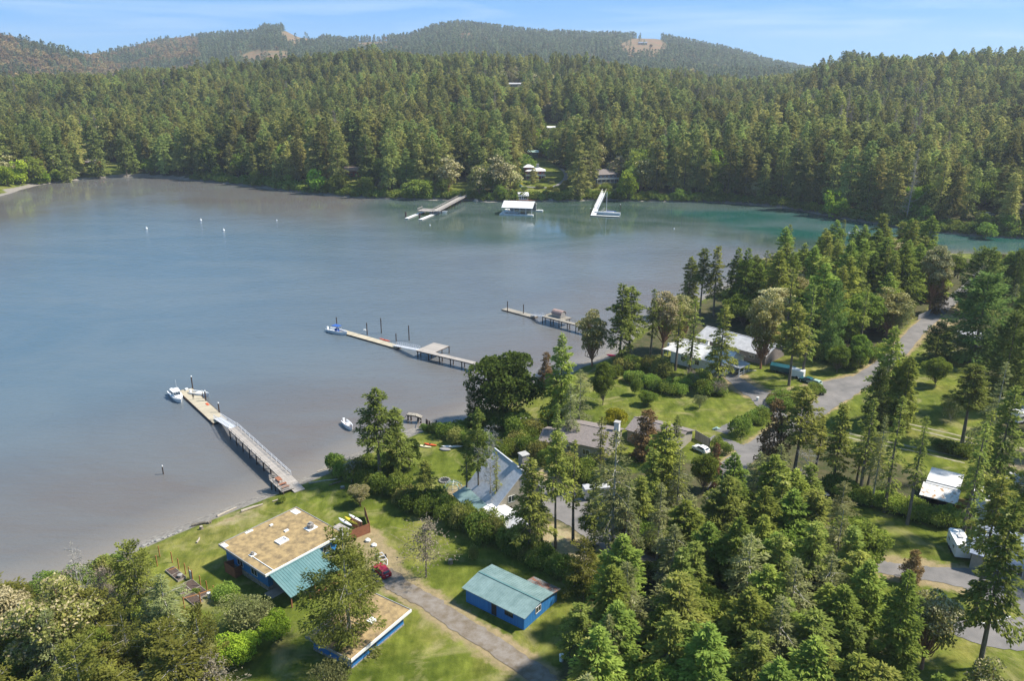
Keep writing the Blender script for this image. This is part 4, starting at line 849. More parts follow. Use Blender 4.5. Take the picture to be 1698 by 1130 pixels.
# patio roof in front, standing seam metal
pr_l, pr_r, top, low, y0, y1 = .2, L * .62, h + .35, h - 1.35, -1.0, -6.4
pr = MB(); pr.slab([(pr_l, y0, top), (pr_r, y0, top), (pr_r, y1, low), (pr_l, y1, low)], .12); pr.slab([(pr_l, y0, top), (pr_r, y0, top), (pr_r, .0, h - .30), (pr_l, .0, h - .30)][::-1], .1)
pro = pr.build('patio_roof', M_teal, bh); ribs(pro, [(pr_l, y0, top), (pr_r, y0, top), (pr_r, y1, low), (pr_l, y1, low)], .48, M_teal)
rc = MB(); rc.box(pr_l - .05, pr_r + .05, y0 - .14, y0 + .14, top, top + .07); rc.build('ridge_cap', M_teal, pro)
for u in (pr_l + .3, (pr_l + pr_r) / 2, pr_r - .3):
    p_ = MB(); p_.box(u - .09, u + .09, y1 + .3, y1 + .48, -.3, low - .02); p_.build('post', M_cedar, bh)
pl = MB(); pl.box(pr_l - .3, pr_r + .6, y1 + .2, .84, -.3, .06); pl.build('patio', M_ground2, bh)
bxp = MB(); bxp.box(pr_l + 3.5, pr_r + .5, y1 - .1, y1 + .15, -.2, .95); bxp.box(pr_r + .25, pr_r + .5, y1 + .16, y1 + 2.4, -.2, .95); bxp.build('low_wall', M_cedar, bh)
# fenced yard at the left end: boards one by one
def board_fence(pts, hgt, label, m, bw=.16, vertical=False, name='board_fence', zbase=None, gap=.02):
    x0, y0, z0 = pts[0]; t = thing(name, label, 'fence', (x0, y0, z0)); cache = {}
    for a, b_ in zip(pts[:-1], pts[1:]):
        a = Vector(a); b_ = Vector(b_); d = b_ - a; Ls = d.length; rz_ = math.atan2(d.y, d.x)
        if vertical:
            n = max(1, int(Ls / bw)); me_ = cache.get('v') or MB().box(-.5 * bw + gap, .5 * bw - gap, -.03, .03, 0, hgt).mesh('board', m); cache['v'] = me_
            for i in range(n):
                o = link(bpy.data.objects.new('board', me_), t); p = a + d * ((i + .5) / n) - Vector((x0, y0, z0)); o.location = p; o.rotation_euler = (0, 0, rz_)
        else:
            n = int(hgt / bw)
            for i in range(n):
                o = MB().box(0, Ls, -.02, .02, i * bw + gap, (i + 1) * bw).build('board', m, t); o.location = a - Vector((x0, y0, z0)); o.rotation_euler = (0, 0, rz_)
        for q in (a, b_):
            o = MB().box(-.06, .06, .03, .13, 0, hgt + .06).build('post', m, t); o.location = q - Vector((x0, y0, z0)); o.rotation_euler = (0, 0, rz_)
    return t
def GL(o, x, y, z=0): c, s = math.cos(o.rotation_euler.z), math.sin(o.rotation_euler.z); return (o.location.x + c * x - s * y, o.location.y + s * x + c * y, o.location.z + z)
board_fence([G(400, 942), G(374, 949), G(391, 960), G(418, 944)], 2.0, 'small brown horizontal board enclosure at the left end of the blue house', M_cedar, .2)
# deck with kayaks on the right end
dk = thing('deck', 'grey wooden deck between the blue house and the brown board fence', 'deck', GL(bh, L + .1, D * .18), bh.rotation_euler.z)
for i in range(24): q = MB(); q.box(0.1 + i * .2, 0.1 + i * .2 + .18, .2, 5.2, .5, .55); q.build('plank', M_pier, dk)
q = MB(); q.box(0.1, 4.9, .2, 5.2, .2, .49); q.build('frame', M_pile, dk)
board_fence([G(581, 897), G(614, 884), G(606, 858)], 2.1, 'brown slatted board fence around the kayak deck', M_cedar, .2)
board_fence([G(583, 873), G(600, 882)], 2.0, 'dark upright slats at the back of the kayak deck', M_cedar, .42, True, gap=.06)
for k_, (pa, m_, lb) in enumerate([((573, 875), M_gel, 'white kayak on the deck, nearest the blue roof'), ((583, 873), M_yellow, 'yellow kayak between two white ones on the deck'), ((590, 869), M_gel, 'white kayak on the deck, beside the slatted fence')]):
    x, y, z = G(*pa); kayak(x, y, float(zt(x, y)) + .95, bh.rotation_euler.z - math.pi / 2 - .05, 4.2, m_, lb, 'kayaks stored on the deck')
q = GL(bh, L + 2.6, D * .18 + 1.2, .56); kr = thing('kayak_rack', 'low timber rack under the stored kayaks on the deck', 'rack', q, bh.rotation_euler.z)
for yy in (0, 2.2):
    b_ = MB(); b_.box(-1.6, 1.8, yy - .05, yy + .05, .25, .35); b_.build('rail', M_wood, kr)
    for xx in (-1.5, 1.7): b_ = MB(); b_.box(xx - .05, xx + .05, yy - .05, yy + .05, 0, .25); b_.build('leg', M_wood, kr)

# ------------------------------------------------------------------ cottage half hidden by the big pine
bh2, bro2, L2, D2, h2 = flat_house((512, 1052), (582, 1096), (682, 1012), 6.3, 'smaller blue cottage with a mossy flat roof under the big pine', .15)
q = MB(); q.box(L2 * .55, L2 * .55 + 1.2, D2 * .3, D2 * .3 + 1, h2, h2 + .3); q.build('skylight', M_white, bro2); window(bh2, L2 * .5, .9, 1.2, 1.5, 1.1); window(bh2, .9, D2 * .5, 1.2, 1.4, 1.1, 'y', -1)

# ------------------------------------------------------------------ blue shed with teal roof
zs = float(zt(*W(868, 1045, 4)))
A = Vector((*W(773, 997, zs), 0)); B = Vector((*W(869, 1046, zs), 0)); Cc = Vector((*W(922, 1010, zs), 0))
rzs = math.atan2((A - B).y, (A - B).x); Ls = (A - B).length; Ws = (Cc - B).length
sh_ = thing('blue_shed', 'blue shed with a faded teal metal roof beside the gravel drive', 'shed', (B.x, B.y, zs), rzs)     # local x runs along the front to the far corner, -y runs back
wl = MB(); hb, rd_ = 2.45, 3.15; y_b = -Ws; ymid = -Ws * .52
wl.prismx([(0, -.3), (0, hb), (ymid, rd_ - .12), (y_b * .96, hb + .02), (y_b * .96, -.3)], 0, Ls); wl.prismx([(y_b * .961, -.3), (y_b * .961, hb + .01), (y_b - 1.5, hb - .28), (y_b - 1.5, -.3)], 0, Ls * .40); wl.build('wall', M_blue, sh_)
# board battens on the walls
bt = MB()
for i in range(int(Ls / .4)): bt.box(i * .4, i * .4 + .05, .0, .03, 0, hb - .03)
for i in range(int(Ws / .4)): yv = -i * .4 - .1; zz = hb + (rd_ - .12 - hb) * (yv / ymid) if yv > ymid else rd_ - .12 + (hb - .05 - rd_ + .12) * ((yv - ymid) / (y_b - ymid)); bt.box(-.03, 0, yv - .05, yv, 0, zz - .04)
bo = bt.build('batten', M_blue, sh_); bo['kind'] = 'stuff'
ef = .45; er = .45
q1 = [(-er, ef, hb + .05), (Ls + er, ef, hb + .05), (Ls + er, ymid, rd_ + .02), (-er, ymid, rd_ + .02)]
back_full = Ls * .42
q2 = [(-er, ymid, rd_ + .02), (Ls + er, ymid, rd_ + .02), (Ls + er, y_b * 1.0, hb + .22), (-er, y_b * 1.0, hb + .22)]
rf = MB(); rf.slab(q1, .1); rfo = rf.build('roof', M_tealold, sh_); ribs(rfo, q1, .42, M_tealold); rf = MB(); rf.slab([q2[0], q2[1], q2[2], q2[3]], .1); rb = rf.build('roof', M_tealold, sh_); ribs(rb, q2, .42, M_tealold)
q3 = [(-er, y_b * 1.0, hb + .20), (back_full, y_b * 1.0, hb + .20), (back_full, y_b - 2.0, hb - .18), (-er, y_b - 2.0, hb - .18)]
rf = MB(); rf.slab(q3, .1); rr_ = rf.build('roof', M_rust, sh_, label='rusty grey extension of the back roof'); ribs(rr_, q3, .42, M_rust)
rc = MB(); rc.box(-er, Ls + er, ymid - .16, ymid + .16, rd_ + .03, rd_ + .11); rc.build('ridge_cap', M_teal, rfo)
d = MB(); d.box(Ls * .46, Ls * .46 + 1.0, .035, .06, .02, 2.05); d.build('door', M_black, sh_)
d = MB(); d.box(Ls * .60, Ls * .93, .035, .08, .02, 2.2); d.build('sliding_door', M_blue, sh_)
window(sh_, Ls * .25, .03, 1.25, 1.5, .7, 'x', 1, fm=M_black); window(sh_, -.03, ymid * .95, 1.2, 1.3, 1.0, 'y', -1)

# ------------------------------------------------------------------ car, bicycle trailer, stumps, garden
rzc = math.atan2(G(640, 958)[1] - G(600, 905)[1], G(640, 958)[0] - G(600, 905)[0])
car((633, 952), rzc + math.pi + .12, M_red, 'red hatchback parked at the end of the gravel drive', scale=.98)
x, y, z = G(634, 930); tr_ = thing('boat_trailer', 'empty grey boat trailer parked just ahead of the red car', 'trailer', (x, y, z), rzc)
for s in (-.6, .6):
    q = MB(); q.tube([(-1.8, s, .45), (1.0, s, .45), (2.4, 0, .45)], .06, 5); q.build('frame', M_alu, tr_)
    q = MB(); q.tube([(-.6, s * 1.3, .32), (-.6, s * 1.6, .32)], .32, 12); q.build('wheel', M_tyre, tr_)
for xx in (-1.6, -.6, .6): q = MB(); q.box(xx - .05, xx + .05, -.62, .62, .42, .5); q.build('crossbar', M_alu, tr_)
q = MB(); q.tube([(1.9, 0, .4), (1.9, 0, 1.1)], .06, 5); q.build('winch_post', M_black, tr_)
x, y, z = G(620, 906)
for i, (dx, dy, lb) in enumerate([(0, 0, 'pale boulder at the end of the gravel drive, first past the trailer'), (-1.4, 1.6, 'white boulder by the drive nearest the brown fence')]):
    rk = thing('boulder', lb, 'rock', (x + dx, y + dy, z)); q = MB(); q.tube([(0, 0, -.1), (.05, 0, .25), (.1, .05, .5)], [.5, .55, .25], 7); q.build('stone', M_white, rk)
def stump(px, r, hgt, label, m=B_bark):
    x, y, z = G(*px); t = thing('tree_stump', label, 'stump', (x, y, z)); q = MB(); q.tube([(0, 0, -.1), (0, 0, hgt * .4), (0, 0, hgt)], [r * 1.3, r, r * .95], 9); q.build('bark', m, t); q = MB(); q.tube([(0, 0, hgt), (0, 0, hgt + .03)], r * .85, 9); q.build('cut_face', M_log, t)
stump((747, 935), .4, .8, 'reddish stump on the lawn left of the blue shed'); stump((334, 846 + 32), .35, .6, 'dark stump on the shore lawn left of the mossy roof'); stump((568, 810), .5, .35, 'dark log round on the grass right of the pier ramp')
# driftwood and shore rocks
def log(p0, p1, r, label, group=None, m=None):
    a = Vector(G(*p0)); b_ = Vector(G(*p1)); t = thing('driftwood_log', label, 'driftwood', a, 0, group); d = b_ - a
    q = MB(); q.tube([(0, 0, r * .7), tuple(d * .5 + Vector((.1, .15, r * .8))), tuple(d + Vector((0, 0, r * .6)))], [r, r * .85, r * .5], 7); q.build('trunk', m or M_log, t)
log((360, 858), (392, 843), .22, 'long pale driftwood log on the shore grass'); log((400, 850), (436, 838), .3, 'thick driftwood log below the long pale one'); log((318, 874), (350, 868), .35, 'dark knotted driftwood pile on the bare shore patch', m=B_bark)
log((345, 870), (352, 863), .25, 'stubby driftwood stick leaning on the dark pile', m=B_bark); log((470, 829), (452, 833), .22, 'driftwood log left of the pier foot'); log((512, 803), (560, 796), .2, 'thin log on the grass right of the pier'); log((526, 783), (550, 776), .12, 'white beached pole at the waterline right of the pier')
log((326, 902), (331, 893), .2, 'short log in the middle of the shore lawn'); log((565, 800), (545, 806), .18, 'twisted root log beside the pier ramp', m=B_bark)
rg = random.Random(2); rw = thing('rock_row', 'line of pale stones along the top of the shore lawn', 'rocks', G(236, 905))
for i in range(26):
    p = i / 25; x, y, z = G(238 + 62 * p, 906 - 24 * p + rg.uniform(-1, 1)); q = MB(); r_ = rg.uniform(.18, .4); q.tube([(0, 0, -.1), (rg.uniform(-.05, .05), 0, r_ * .5), (0, 0, r_ * .9)], [r_, r_ * 1.1, r_ * .5], 6); o = q.build('stone', M_rock, rw); o.location = (x - rw.location.x, y - rw.location.y, z - rw.location.z); o.rotation_euler = (0, 0, rg.uniform(0, 3))
# garden beds, posts
def bed(px, L_, W_, rz_, label, divs=1):
    x, y, z = G(*px); t = thing('garden_bed', label, 'planter', (x, y, z), rz_, 'raised garden beds inside the post fence'); s = .06
    for (a, b_, c_, d_) in ((0, L_, 0, s), (0, L_, W_ - s, W_), (0, s, s, W_ - s), (L_ - s, L_, s, W_ - s)): q = MB(); q.box(a, b_, c_, d_, -.1, .38); q.build('board', M_wood, t)
    q = MB(); q.box(s, L_ - s, s, W_ - s, 0, .3); q.build('soil', M_soil, t)
    for i in range(divs): q = MB(); q.box(L_ * (i + 1) / (divs + 1) - .04, L_ * (i + 1) / (divs + 1) + .04, s, W_ - s, .302, .4); q.build('divider', M_wood, t)
    return t
pa, rb_, _ = frame((289, 979), (318, 1003)); bed((288, 979), 6.8, 1.7, rb_, 'longest dark soil garden bed nearest the trees'); bed((304, 971), 5.8, 1.6, rb_, 'garden bed with green plants beside the post row'); bed((274, 949), 4.6, 1.5, rb_, 'dark garden bed at the shore end of the plot')
plant('bush', *G(325, 984), .8, 'small green plants growing in the middle garden bed')
pf = thing('post_fence', 'row of orange wooden posts around the garden beds', 'fence', G(265, 925)); pr0 = pf.location.copy()
for i, p in enumerate([(265, 924), (286, 934), (297, 945), (308, 953), (315, 959), (320, 964), (333, 974), (344, 983), (356, 991), (261, 940), (333, 1002), (306, 1010)]):
    q = MB(); hh = 2.2; q.box(-.07, .07, -.07, .07, -.2, hh); o = q.build('post', M_post, pf); o.location = Vector(G(*p)) - pr0
for a, b_ in (((306, 1010), (333, 1002)), ((333, 1002), (352, 995)), ((283, 962), (296, 957))):
    a = Vector(G(*a)); b_ = Vector(G(*b_)); q = MB(); q.tube([a - pr0 + Vector((0, 0, 1.9)), b_ - pr0 + Vector((0, 0, 1.9))], .07, 4); q.build('rail', M_post, pf)
gt = MB(); gt.box(-.5, .5, -.03, .03, .05, 1.7); o = gt.build('gate', M_white, pf); o.location = Vector(G(318, 962)) - pr0; o.rotation_euler = (0, 0, rb_)
def barrel(px, r, hgt, m, label, cat='bin', name='rubbish_bin'):
    x, y, z = G(*px); t = thing(name, label, cat, (x, y, z)); q = MB(); q.tube([(0, 0, 0), (0, 0, hgt)], [r * .85, r], 12); q.build('body', m, t); q = MB(); q.tube([(0, 0, hgt), (0, 0, hgt + .08), (0, 0, hgt + .16)], [r * 1.06, r * 1.06, r * .5], 12); q.build('lid', m, t); return t
barrel((347, 992), .3, .9, M_white, 'white barrel at the corner of the garden'); barrel((299, 960), .42, .7, M_rail, 'round grey compost tub beside the garden bed', 'tub', 'compost_tub'); barrel((931, 1097), .35, 1.0, M_white, 'white upright tank on the grass in front of the shed side', 'tank', 'water_tank')

# ------------------------------------------------------------------ docks
def piling(px, hgt, label, group, r=.17, cap=True, base=-2.5, dx=None):
    x, y = W(*px, 0) if dx is None else dx; t = thing('piling', label, 'piling', (x, y, 0), 0, group); q = MB(); q.tube([(0, 0, base), (0, 0, hgt)], r, 9); q.build('shaft', M_pile, t)
    if cap: q = MB(); q.tube([(0, 0, hgt), (0, 0, hgt + .12), (0, 0, hgt + .42)], [r * 1.25, r * 1.2, .03], 9); q.build('cap', M_white, t)
    return t
def deckstrip(t, p0, p1, w, z0, z1, m, thick=.14, plank=.3, beam=True, name='plank'):
    """planks laid across from p0 to p1, each its own object"""
    a = Vector((*p0, z0)); b_ = Vector((*p1, z1)); d = b_ - a; Ln = d.length; n = int(Ln / plank); rz_ = math.atan2(d.y, d.x); pit = -math.atan2(d.z, math.hypot(d.x, d.y))
    me_ = MB().box(0, plank - .03, -w / 2, w / 2, -thick, 0).mesh('plank', m)
    for i in range(n):
        o = link(bpy.data.objects.new(name, me_), t); o.location = a + d * (i / n) - t.location; o.rotation_euler = (0, pit, rz_); o.location.z += rg.uniform(-.012, .012)
    if beam:
        for s in (-w / 2 + .12, 0, w / 2 - .12):
            o = MB().box(0, Ln, s - .08, s + .08, -thick - .26, -thick - .01).build('beam', M_pile, t); o.location = a - t.location; o.rotation_euler = (0, pit, rz_)
    return rz_, Ln
def railing(t, p0, p1, z0, z1, side, w, hgt=1.05, step=2.2, m=None, mid=1, r=.04):
    m = m or M_rail; a = Vector((*p0, z0)); b_ = Vector((*p1, z1)); d = b_ - a; s = Vector((-d.y, d.x, 0)).normalized() * side * w / 2; n = max(1, int(d.length / step)); me_ = MB().box(-.05, .05, -.05, .05, -.1, hgt).mesh('rail_post', m)
    for i in range(n + 1): o = link(bpy.data.objects.new('rail_post', me_), t); o.location = a + d * (i / n) + s - t.location; o.rotation_euler = (0, 0, math.atan2(d.y, d.x))
    for k in range(mid + 1):
        zz = Vector((0, 0, hgt - .04 - k * .42)); q = MB(); q.tube([a + s + zz - t.location, b_ + s + zz - t.location], r, 4); q.build('handrail', m, t)
def gangway(t, p0, p1, w, z0, z1, slat=None):
    rz_, Ln = deckstrip(t, p0, p1, w, z0, z1, M_alu, .06, .55, False, 'tread')
    a = Vector((*p0, z0)); b_ = Vector((*p1, z1)); d = b_ - a; side = Vector((-d.y, d.x, 0)).normalized() * w / 2
    for s in (-1, 1):
        q = MB(); sv = side * s - t.location
        q.tube([a + sv + Vector((0, 0, .0)), b_ + sv], .07, 4); q.tube([a + sv + Vector((0, 0, 1.05)), b_ + sv + Vector((0, 0, 1.05))], .06, 4)
        n = int(Ln / 1.0)
        for i in range(n + 1):
            p = a + d * (i / n) + sv; q.tube([p, p + Vector((0, 0, 1.05))], .05, 4)
            if i < n: q.tube([p, a + d * ((i + 1) / n) + sv + Vector((0, 0, 1.05))], .035, 4)
        q.build('truss', M_alu, t)
def lerp2(a, b_, t): return (a[0] + (b_[0] - a[0]) * t, a[1] + (b_[1] - a[1]) * t)
# pier 1 (left)
f0 = W(307, 646, .5); f1 = W(365, 699, .5); g1 = W(386, 712, 2.2); lz = 2.6; e1 = W(497, 812, lz)
fl = thing('floating_dock', 'pale plank floating dock with a white motorboat either side', 'dock', (*f0, 0)); deckstrip(fl, f0, f1, 3.6, .5, .5, M_dock, .12, .32)
d = Vector((f1[0] - f0[0], f1[1] - f0[1], 0)); rz1 = math.atan2(d.y, d.x); Lf = d.length
for s in (-1.86, 1.86): q = MB(); q.box(0, Lf, s - .07, s + .07, .05, .53); o = q.build('fender', M_pile, fl); o.rotation_euler = (0, 0, rz1)
q = MB(); q.box(0, Lf, -1.6, 1.6, -.3, .08); o = q.build('float', M_tyre, fl); o.rotation_euler = (0, 0, rz1)
q = MB(); q.box(Lf * .5, Lf * .56, .9, 1.5, .52, .60); o = q.build('mat', M_orange, fl); o.rotation_euler = (0, 0, rz1); q = MB(); q.box(.4, 1.3, -.2, .5, .52, .95); o = q.build('dock_box', M_white, fl); o.rotation_euler = (0, 0, rz1)
gw = thing('gangway', 'white aluminium gangway from the pale floating dock up to the pier', 'gangway', (*lerp2(f0, f1, .93), 0)); gangway(gw, lerp2(f0, f1, .93), g1, 1.7, .75, lz)
pi = thing('pier', 'long grey wooden pier running ashore beside the mossy roofed house', 'pier', (*g1, 0)); e0 = lerp2(g1, e1, .82); deckstrip(pi, g1, e0, 2.3, lz, lz, M_pier, .12, .32)
deckstrip(pi, e0, e1, 2.3, lz, float(zt(*e1)) + .12, M_pier, .12, .32); railing(pi, g1, e0, lz, lz, 1, 2.3, 1.0, 2.4, M_alu); railing(pi, g1, lerp2(g1, e1, .66), lz, lz, -1, 2.3, .55, 2.4, M_rail, 0)
dv = Vector((e1[0] - g1[0], e1[1] - g1[1], 0)).normalized(); sv = Vector((-dv.y, dv.x, 0))
for i in range(8):
    c_ = Vector((*lerp2(g1, e0, i / 7.6 + .02), 0)); zb = max(float(zt(c_.x, c_.y)) - 1, -3)
    for s in (-1, 1): q = MB(); p = c_ + sv * s * 1.0 - pi.location; q.tube([(p.x, p.y, zb), (p.x, p.y, lz - .38)], .15, 7); q.build('pile', M_pile, pi)
    q = MB(); p = c_ - pi.location; q.tube([tuple(p + sv * 1.1 + Vector((0, 0, lz - .5))), tuple(p - sv * 1.1 + Vector((0, 0, lz - .5)))], .12, 4); q.build('crossbeam', M_pile, pi)
# viewing platform on the pier with table and benches
pc = Vector((*W(469, 802, lz), lz)); pt = thing('platform', 'railed wooden platform with a table at the shore end of the pier', 'platform', (pc.x, pc.y, 0), math.atan2(dv.y, dv.x))
for i in range(18): q = MB(); q.box(-3.2 + i * .36, -3.2 + i * .36 + .32, -1.6, 1.2, lz - .12, lz); q.build('plank', M_pier, pt)
for zz in (.4, .75, 1.05):
    for (a, b_) in (((-3.2, -1.6), (3.2, -1.6)), ((-3.2, -1.6), (-3.2, .9)), ((3.2, -1.6), (3.2, .9))): q = MB(); q.tube([(*a, lz + zz), (*b_, lz + zz)], .05, 4); q.build('rail', M_pier, pt)
for xx in (-3.2, -1.1, 1.1, 3.2): q = MB(); q.box(xx - .06, xx + .06, -1.66, -1.54, lz - .1, lz + 1.1); q.build('rail_post', M_pier, pt); q = MB(); q.box(xx - .1, xx + .1, -1.4, -1.2, -1, lz - .13); q.build('pile', M_pile, pt)
for (u0, lb, nm, dd) in ((-1.2, 'red brown table on the pier platform', 'table', (.9, .5, .72)), (.8, 'dark bench on the pier platform, nearest the table', 'bench', (.28, .8, .45)), (2.2, 'dark bench on the pier platform, nearest the shore', 'bench', (.28, .8, .45))):
    bt_ = thing(nm, lb, nm, GL(pt, u0, -.35, lz), pt.rotation_euler.z); q = MB(); q.box(-dd[0], dd[0], -dd[1], dd[1], dd[2] - .07, dd[2]); q.build('top' if nm == 'table' else 'seat', M_cedar, bt_)
    for sx in (-1, 1):
        for sy in (-1, 1): q = MB(); q.box(sx * dd[0] * .8 - .05, sx * dd[0] * .8 + .05, sy * dd[1] * .8 - .05, sy * dd[1] * .8 + .05, 0, dd[2] - .07); q.build('leg', M_cedar, bt_)
piling((320, 647), 3.9, 'tall dark white-capped piling at the seaward end of the left dock', 'pilings of the left dock'); piling((342, 668), 3.2, 'tall dark white-capped piling beside the small moored boat', 'pilings of the left dock'); piling((337, 664), 2.6, 'short thin piling just behind the small moored boat', 'pilings of the left dock', .1)
piling((364, 687), 3.0, 'dark white-capped piling at the foot of the left gangway', 'pilings of the left dock'); piling((271, 787), 1.9, 'lone stub piling standing in open water near the shore', None, .13, True)
# person on the float
def person(x, y, z, rz_, label):
    me_ = bpy.data.meshes.new('body'); V = [(0, 0, .95), (0, .0, 1.2), (0, 0, 1.42), (0, 0, 1.52), (0, .01, 1.64), (0, .01, 1.75), (.1, 0, .9), (.12, .04, .5), (.13, -.02, .08), (.13, .12, .04), (-.1, 0, .9), (-.12, -.04, .5), (-.13, -.12, .08), (-.13, .02, .04), (.19, 0, 1.4), (.25, -.03, 1.12), (.27, .08, .88), (-.19, 0, 1.4), (-.25, .03, 1.12), (-.24, .12, .9)]
    E_ = [(0, 1), (1, 2), (2, 3), (3, 4), (4, 5), (0, 6), (6, 7), (7, 8), (8, 9), (0, 10), (10, 11), (11, 12), (12, 13), (2, 14), (14, 15), (15, 16), (2, 17), (17, 18), (18, 19)]
    rad = [.15, .14, .16, .06, .10, .08, .1, .065, .045, .04, .1, .065, .045, .04, .065, .045, .035, .065, .045, .035]
    me_.from_pydata(V, E_, []); me_.materials.append(mat('dark clothing', (.03, .03, .035), (.05, .045, .04), rough=.9))
    t = thing('person', label, 'person', (x, y, z), rz_); o = link(bpy.data.objects.new('body', me_), t); o.modifiers.new('s', 'SKIN')
    for i, r_ in enumerate(rad): me_.skin_vertices[0].data[i].radius = (r_, r_ * .85)
    me_.skin_vertices[0].data[0].use_root = True; sb = o.modifiers.new('u', 'SUBSURF'); sb.levels = sb.render_levels = 1
    q = MB(); q.tube([(0, 0, 1.70), (0, -.01, 1.76), (0, -.01, 1.82)], [.09, .105, .05], 8); q.build('hair', M_pile, t)
pp = W(321, 663, .5); person(pp[0], pp[1], .5, rz1 + 1.2, 'person in dark clothes standing on the pale floating dock')
# boats at pier 1
def cruiser(x, y, rz_, L_, label, cabin=True, canvas=False):
    t = thing('motorboat', label, 'boat', (x, y, 0.05), rz_); hull(L_, L_ * .34, .95, M_gel, t, 'hull')
    q = MB(); w = L_ * .17
    if cabin:
        q.prism([(L_ * -.02, -w * .85), (L_ * .40, -w * .35), (L_ * .46, 0), (L_ * .40, w * .35), (L_ * -.02, w * .85)], .9, 1.28); q.build('foredeck', M_gel, t)
        c_ = MB(); c_.slab([(-L_ * .22, -w * .78, 2.25), (L_ * .10, -w * .70, 2.25), (L_ * .10, w * .70, 2.25), (-L_ * .22, w * .78, 2.25)], .12); c_.build('cabin_roof', M_gel, t)
        c_ = MB(); c_.add([(-L_ * .20, -w * .74, .9), (L_ * .20, -w * .6, 1.28), (L_ * .20, w * .6, 1.28), (-L_ * .20, w * .74, .9), (-L_ * .20, -w * .70, 2.12), (L_ * .08, -w * .62, 2.12), (L_ * .08, w * .62, 2.12), (-L_ * .20, w * .70, 2.12)], [(0, 1, 5, 4), (1, 2, 6, 5), (2, 3, 7, 6), (3, 0, 4, 7), (4, 5, 6, 7), (3, 2, 1, 0)]); co = c_.build('cabin', M_gel, t)
        for s in (-1, 1): g = MB(); g.add([(-L_ * .14, s * w * .76, 1.45), (L_ * .10, s * w * .67, 1.5), (L_ * .06, s * w * .66, 1.95), (-L_ * .14, s * w * .74, 1.95), (-L_ * .14, s * w * .79, 1.45), (L_ * .10, s * w * .70, 1.5), (L_ * .06, s * w * .69, 1.95), (-L_ * .14, s * w * .77, 1.95)], [(0, 1, 2, 3), (7, 6, 5, 4), (0, 4, 5, 1), (1, 5, 6, 2), (2, 6, 7, 3), (3, 7, 4, 0)]); g.build('window', M_glass, co)
        for s in (-1, 0, 1): g = MB(); yy = s * w * .4; g.add([(L_ * .185, yy - w * .16, 1.45), (L_ * .185, yy + w * .16, 1.45), (L_ * .105, yy + w * .16, 2.0), (L_ * .105, yy - w * .16, 2.0), (L_ * .195, yy - w * .16, 1.47), (L_ * .195, yy + w * .16, 1.47), (L_ * .115, yy + w * .16, 2.02), (L_ * .115, yy - w * .16, 2.02)], [(0, 1, 2, 3), (7, 6, 5, 4), (0, 4, 5, 1), (1, 5, 6, 2), (2, 6, 7, 3), (3, 7, 4, 0)]); g.build('windscreen', M_glass, co)
        q = MB(); q.tube([(-L_ * .1, w * .4, 2.25), (-L_ * .14, w * .4, 4.9)], .03, 4); q.build('antenna', M_white, t)
        q = MB(); q.tube([(L_ * .1, -w * .8, 1.7), (L_ * .38, -w * .4, 1.75), (L_ * .5, 0, 1.8), (L_ * .38, w * .4, 1.75), (L_ * .1, w * .8, 1.7)], .03, 4); q.build('bow_rail', M_alu, t)
    q = MB(); q.box(-L_ * .56, -L_ * .49, -.28, .28, .2, 1.35); q.build('outboard_motor', M_gel if not canvas else M_black, t)
    return t
bA = W(293, 668, .3); hd = math.atan2(W(302, 668, .3)[1] - W(284, 648, .3)[1], W(302, 668, .3)[0] - W(284, 648, .3)[0]); bA = W(292.5, 659, .3)
cruiser(bA[0], bA[1], hd, 8.4, 'white cabin cruiser moored left of the pale floating dock')
bB = W(331, 655, .3); t = cruiser(bB[0], bB[1], rz1 + .55, 5.8, 'small white open motorboat moored behind the pale floating dock', cabin=False)
q = MB(); q.box(-.8, .9, -.75, .75, .5, .95); q.build('cover', M_white, t)
bC = W(577, 707, .3); t = cruiser(bC[0], bC[1], -1.0, 5.2, 'small white open boat anchored alone off the beach', cabin=False); q = MB(); q.box(-.2, .5, -.45, .45, .4, 1.15); q.build('console', M_gel, t)
for xx in (-1.2, 1.0): q = MB(); q.box(xx, xx + .4, -.6, .6, .3, .55); q.build('seat', M_redw, t)
x, y = W(569, 699, 0); by = thing('mooring_buoy', 'tiny orange buoy behind the anchored open boat', 'buoy', (x, y, 0)); q = MB(); q.tube([(0, 0, -.2), (0, 0, .1), (0, 0, .35)], [.2, .3, .12], 8); q.build('float', M_orange, by)
for p, lb in (((243, 380), 'white mooring buoy, leftmost in the open bay'), ((333, 366), 'white mooring buoy, farthest of the three on the left'), ((371, 383), 'white mooring buoy right of the other two on the left'), ((459, 366), 'tiny white buoy left of the far pier'), ((1118, 380), 'small white buoy alone in the right part of the bay'), ((713, 374), 'tiny white buoy just off the far left pier')):
    x, y = W(*p, 0); s = .6 if p[0] > 400 else 1; by = thing('mooring_buoy', lb, 'buoy', (x, y, 0), 0, 'white buoys in the bay'); q = MB(); q.tube([(0, 0, -.4 * s), (0, 0, .2 * s), (0, 0, .9 * s)], [.4 * s, .65 * s, .45 * s], 9); q.build('float', M_gel, by); q = MB(); q.tube([(0, 0, .9 * s), (0, 0, 1.5 * s)], .1 * s, 5); q.build('top_ring', M_gel, by)

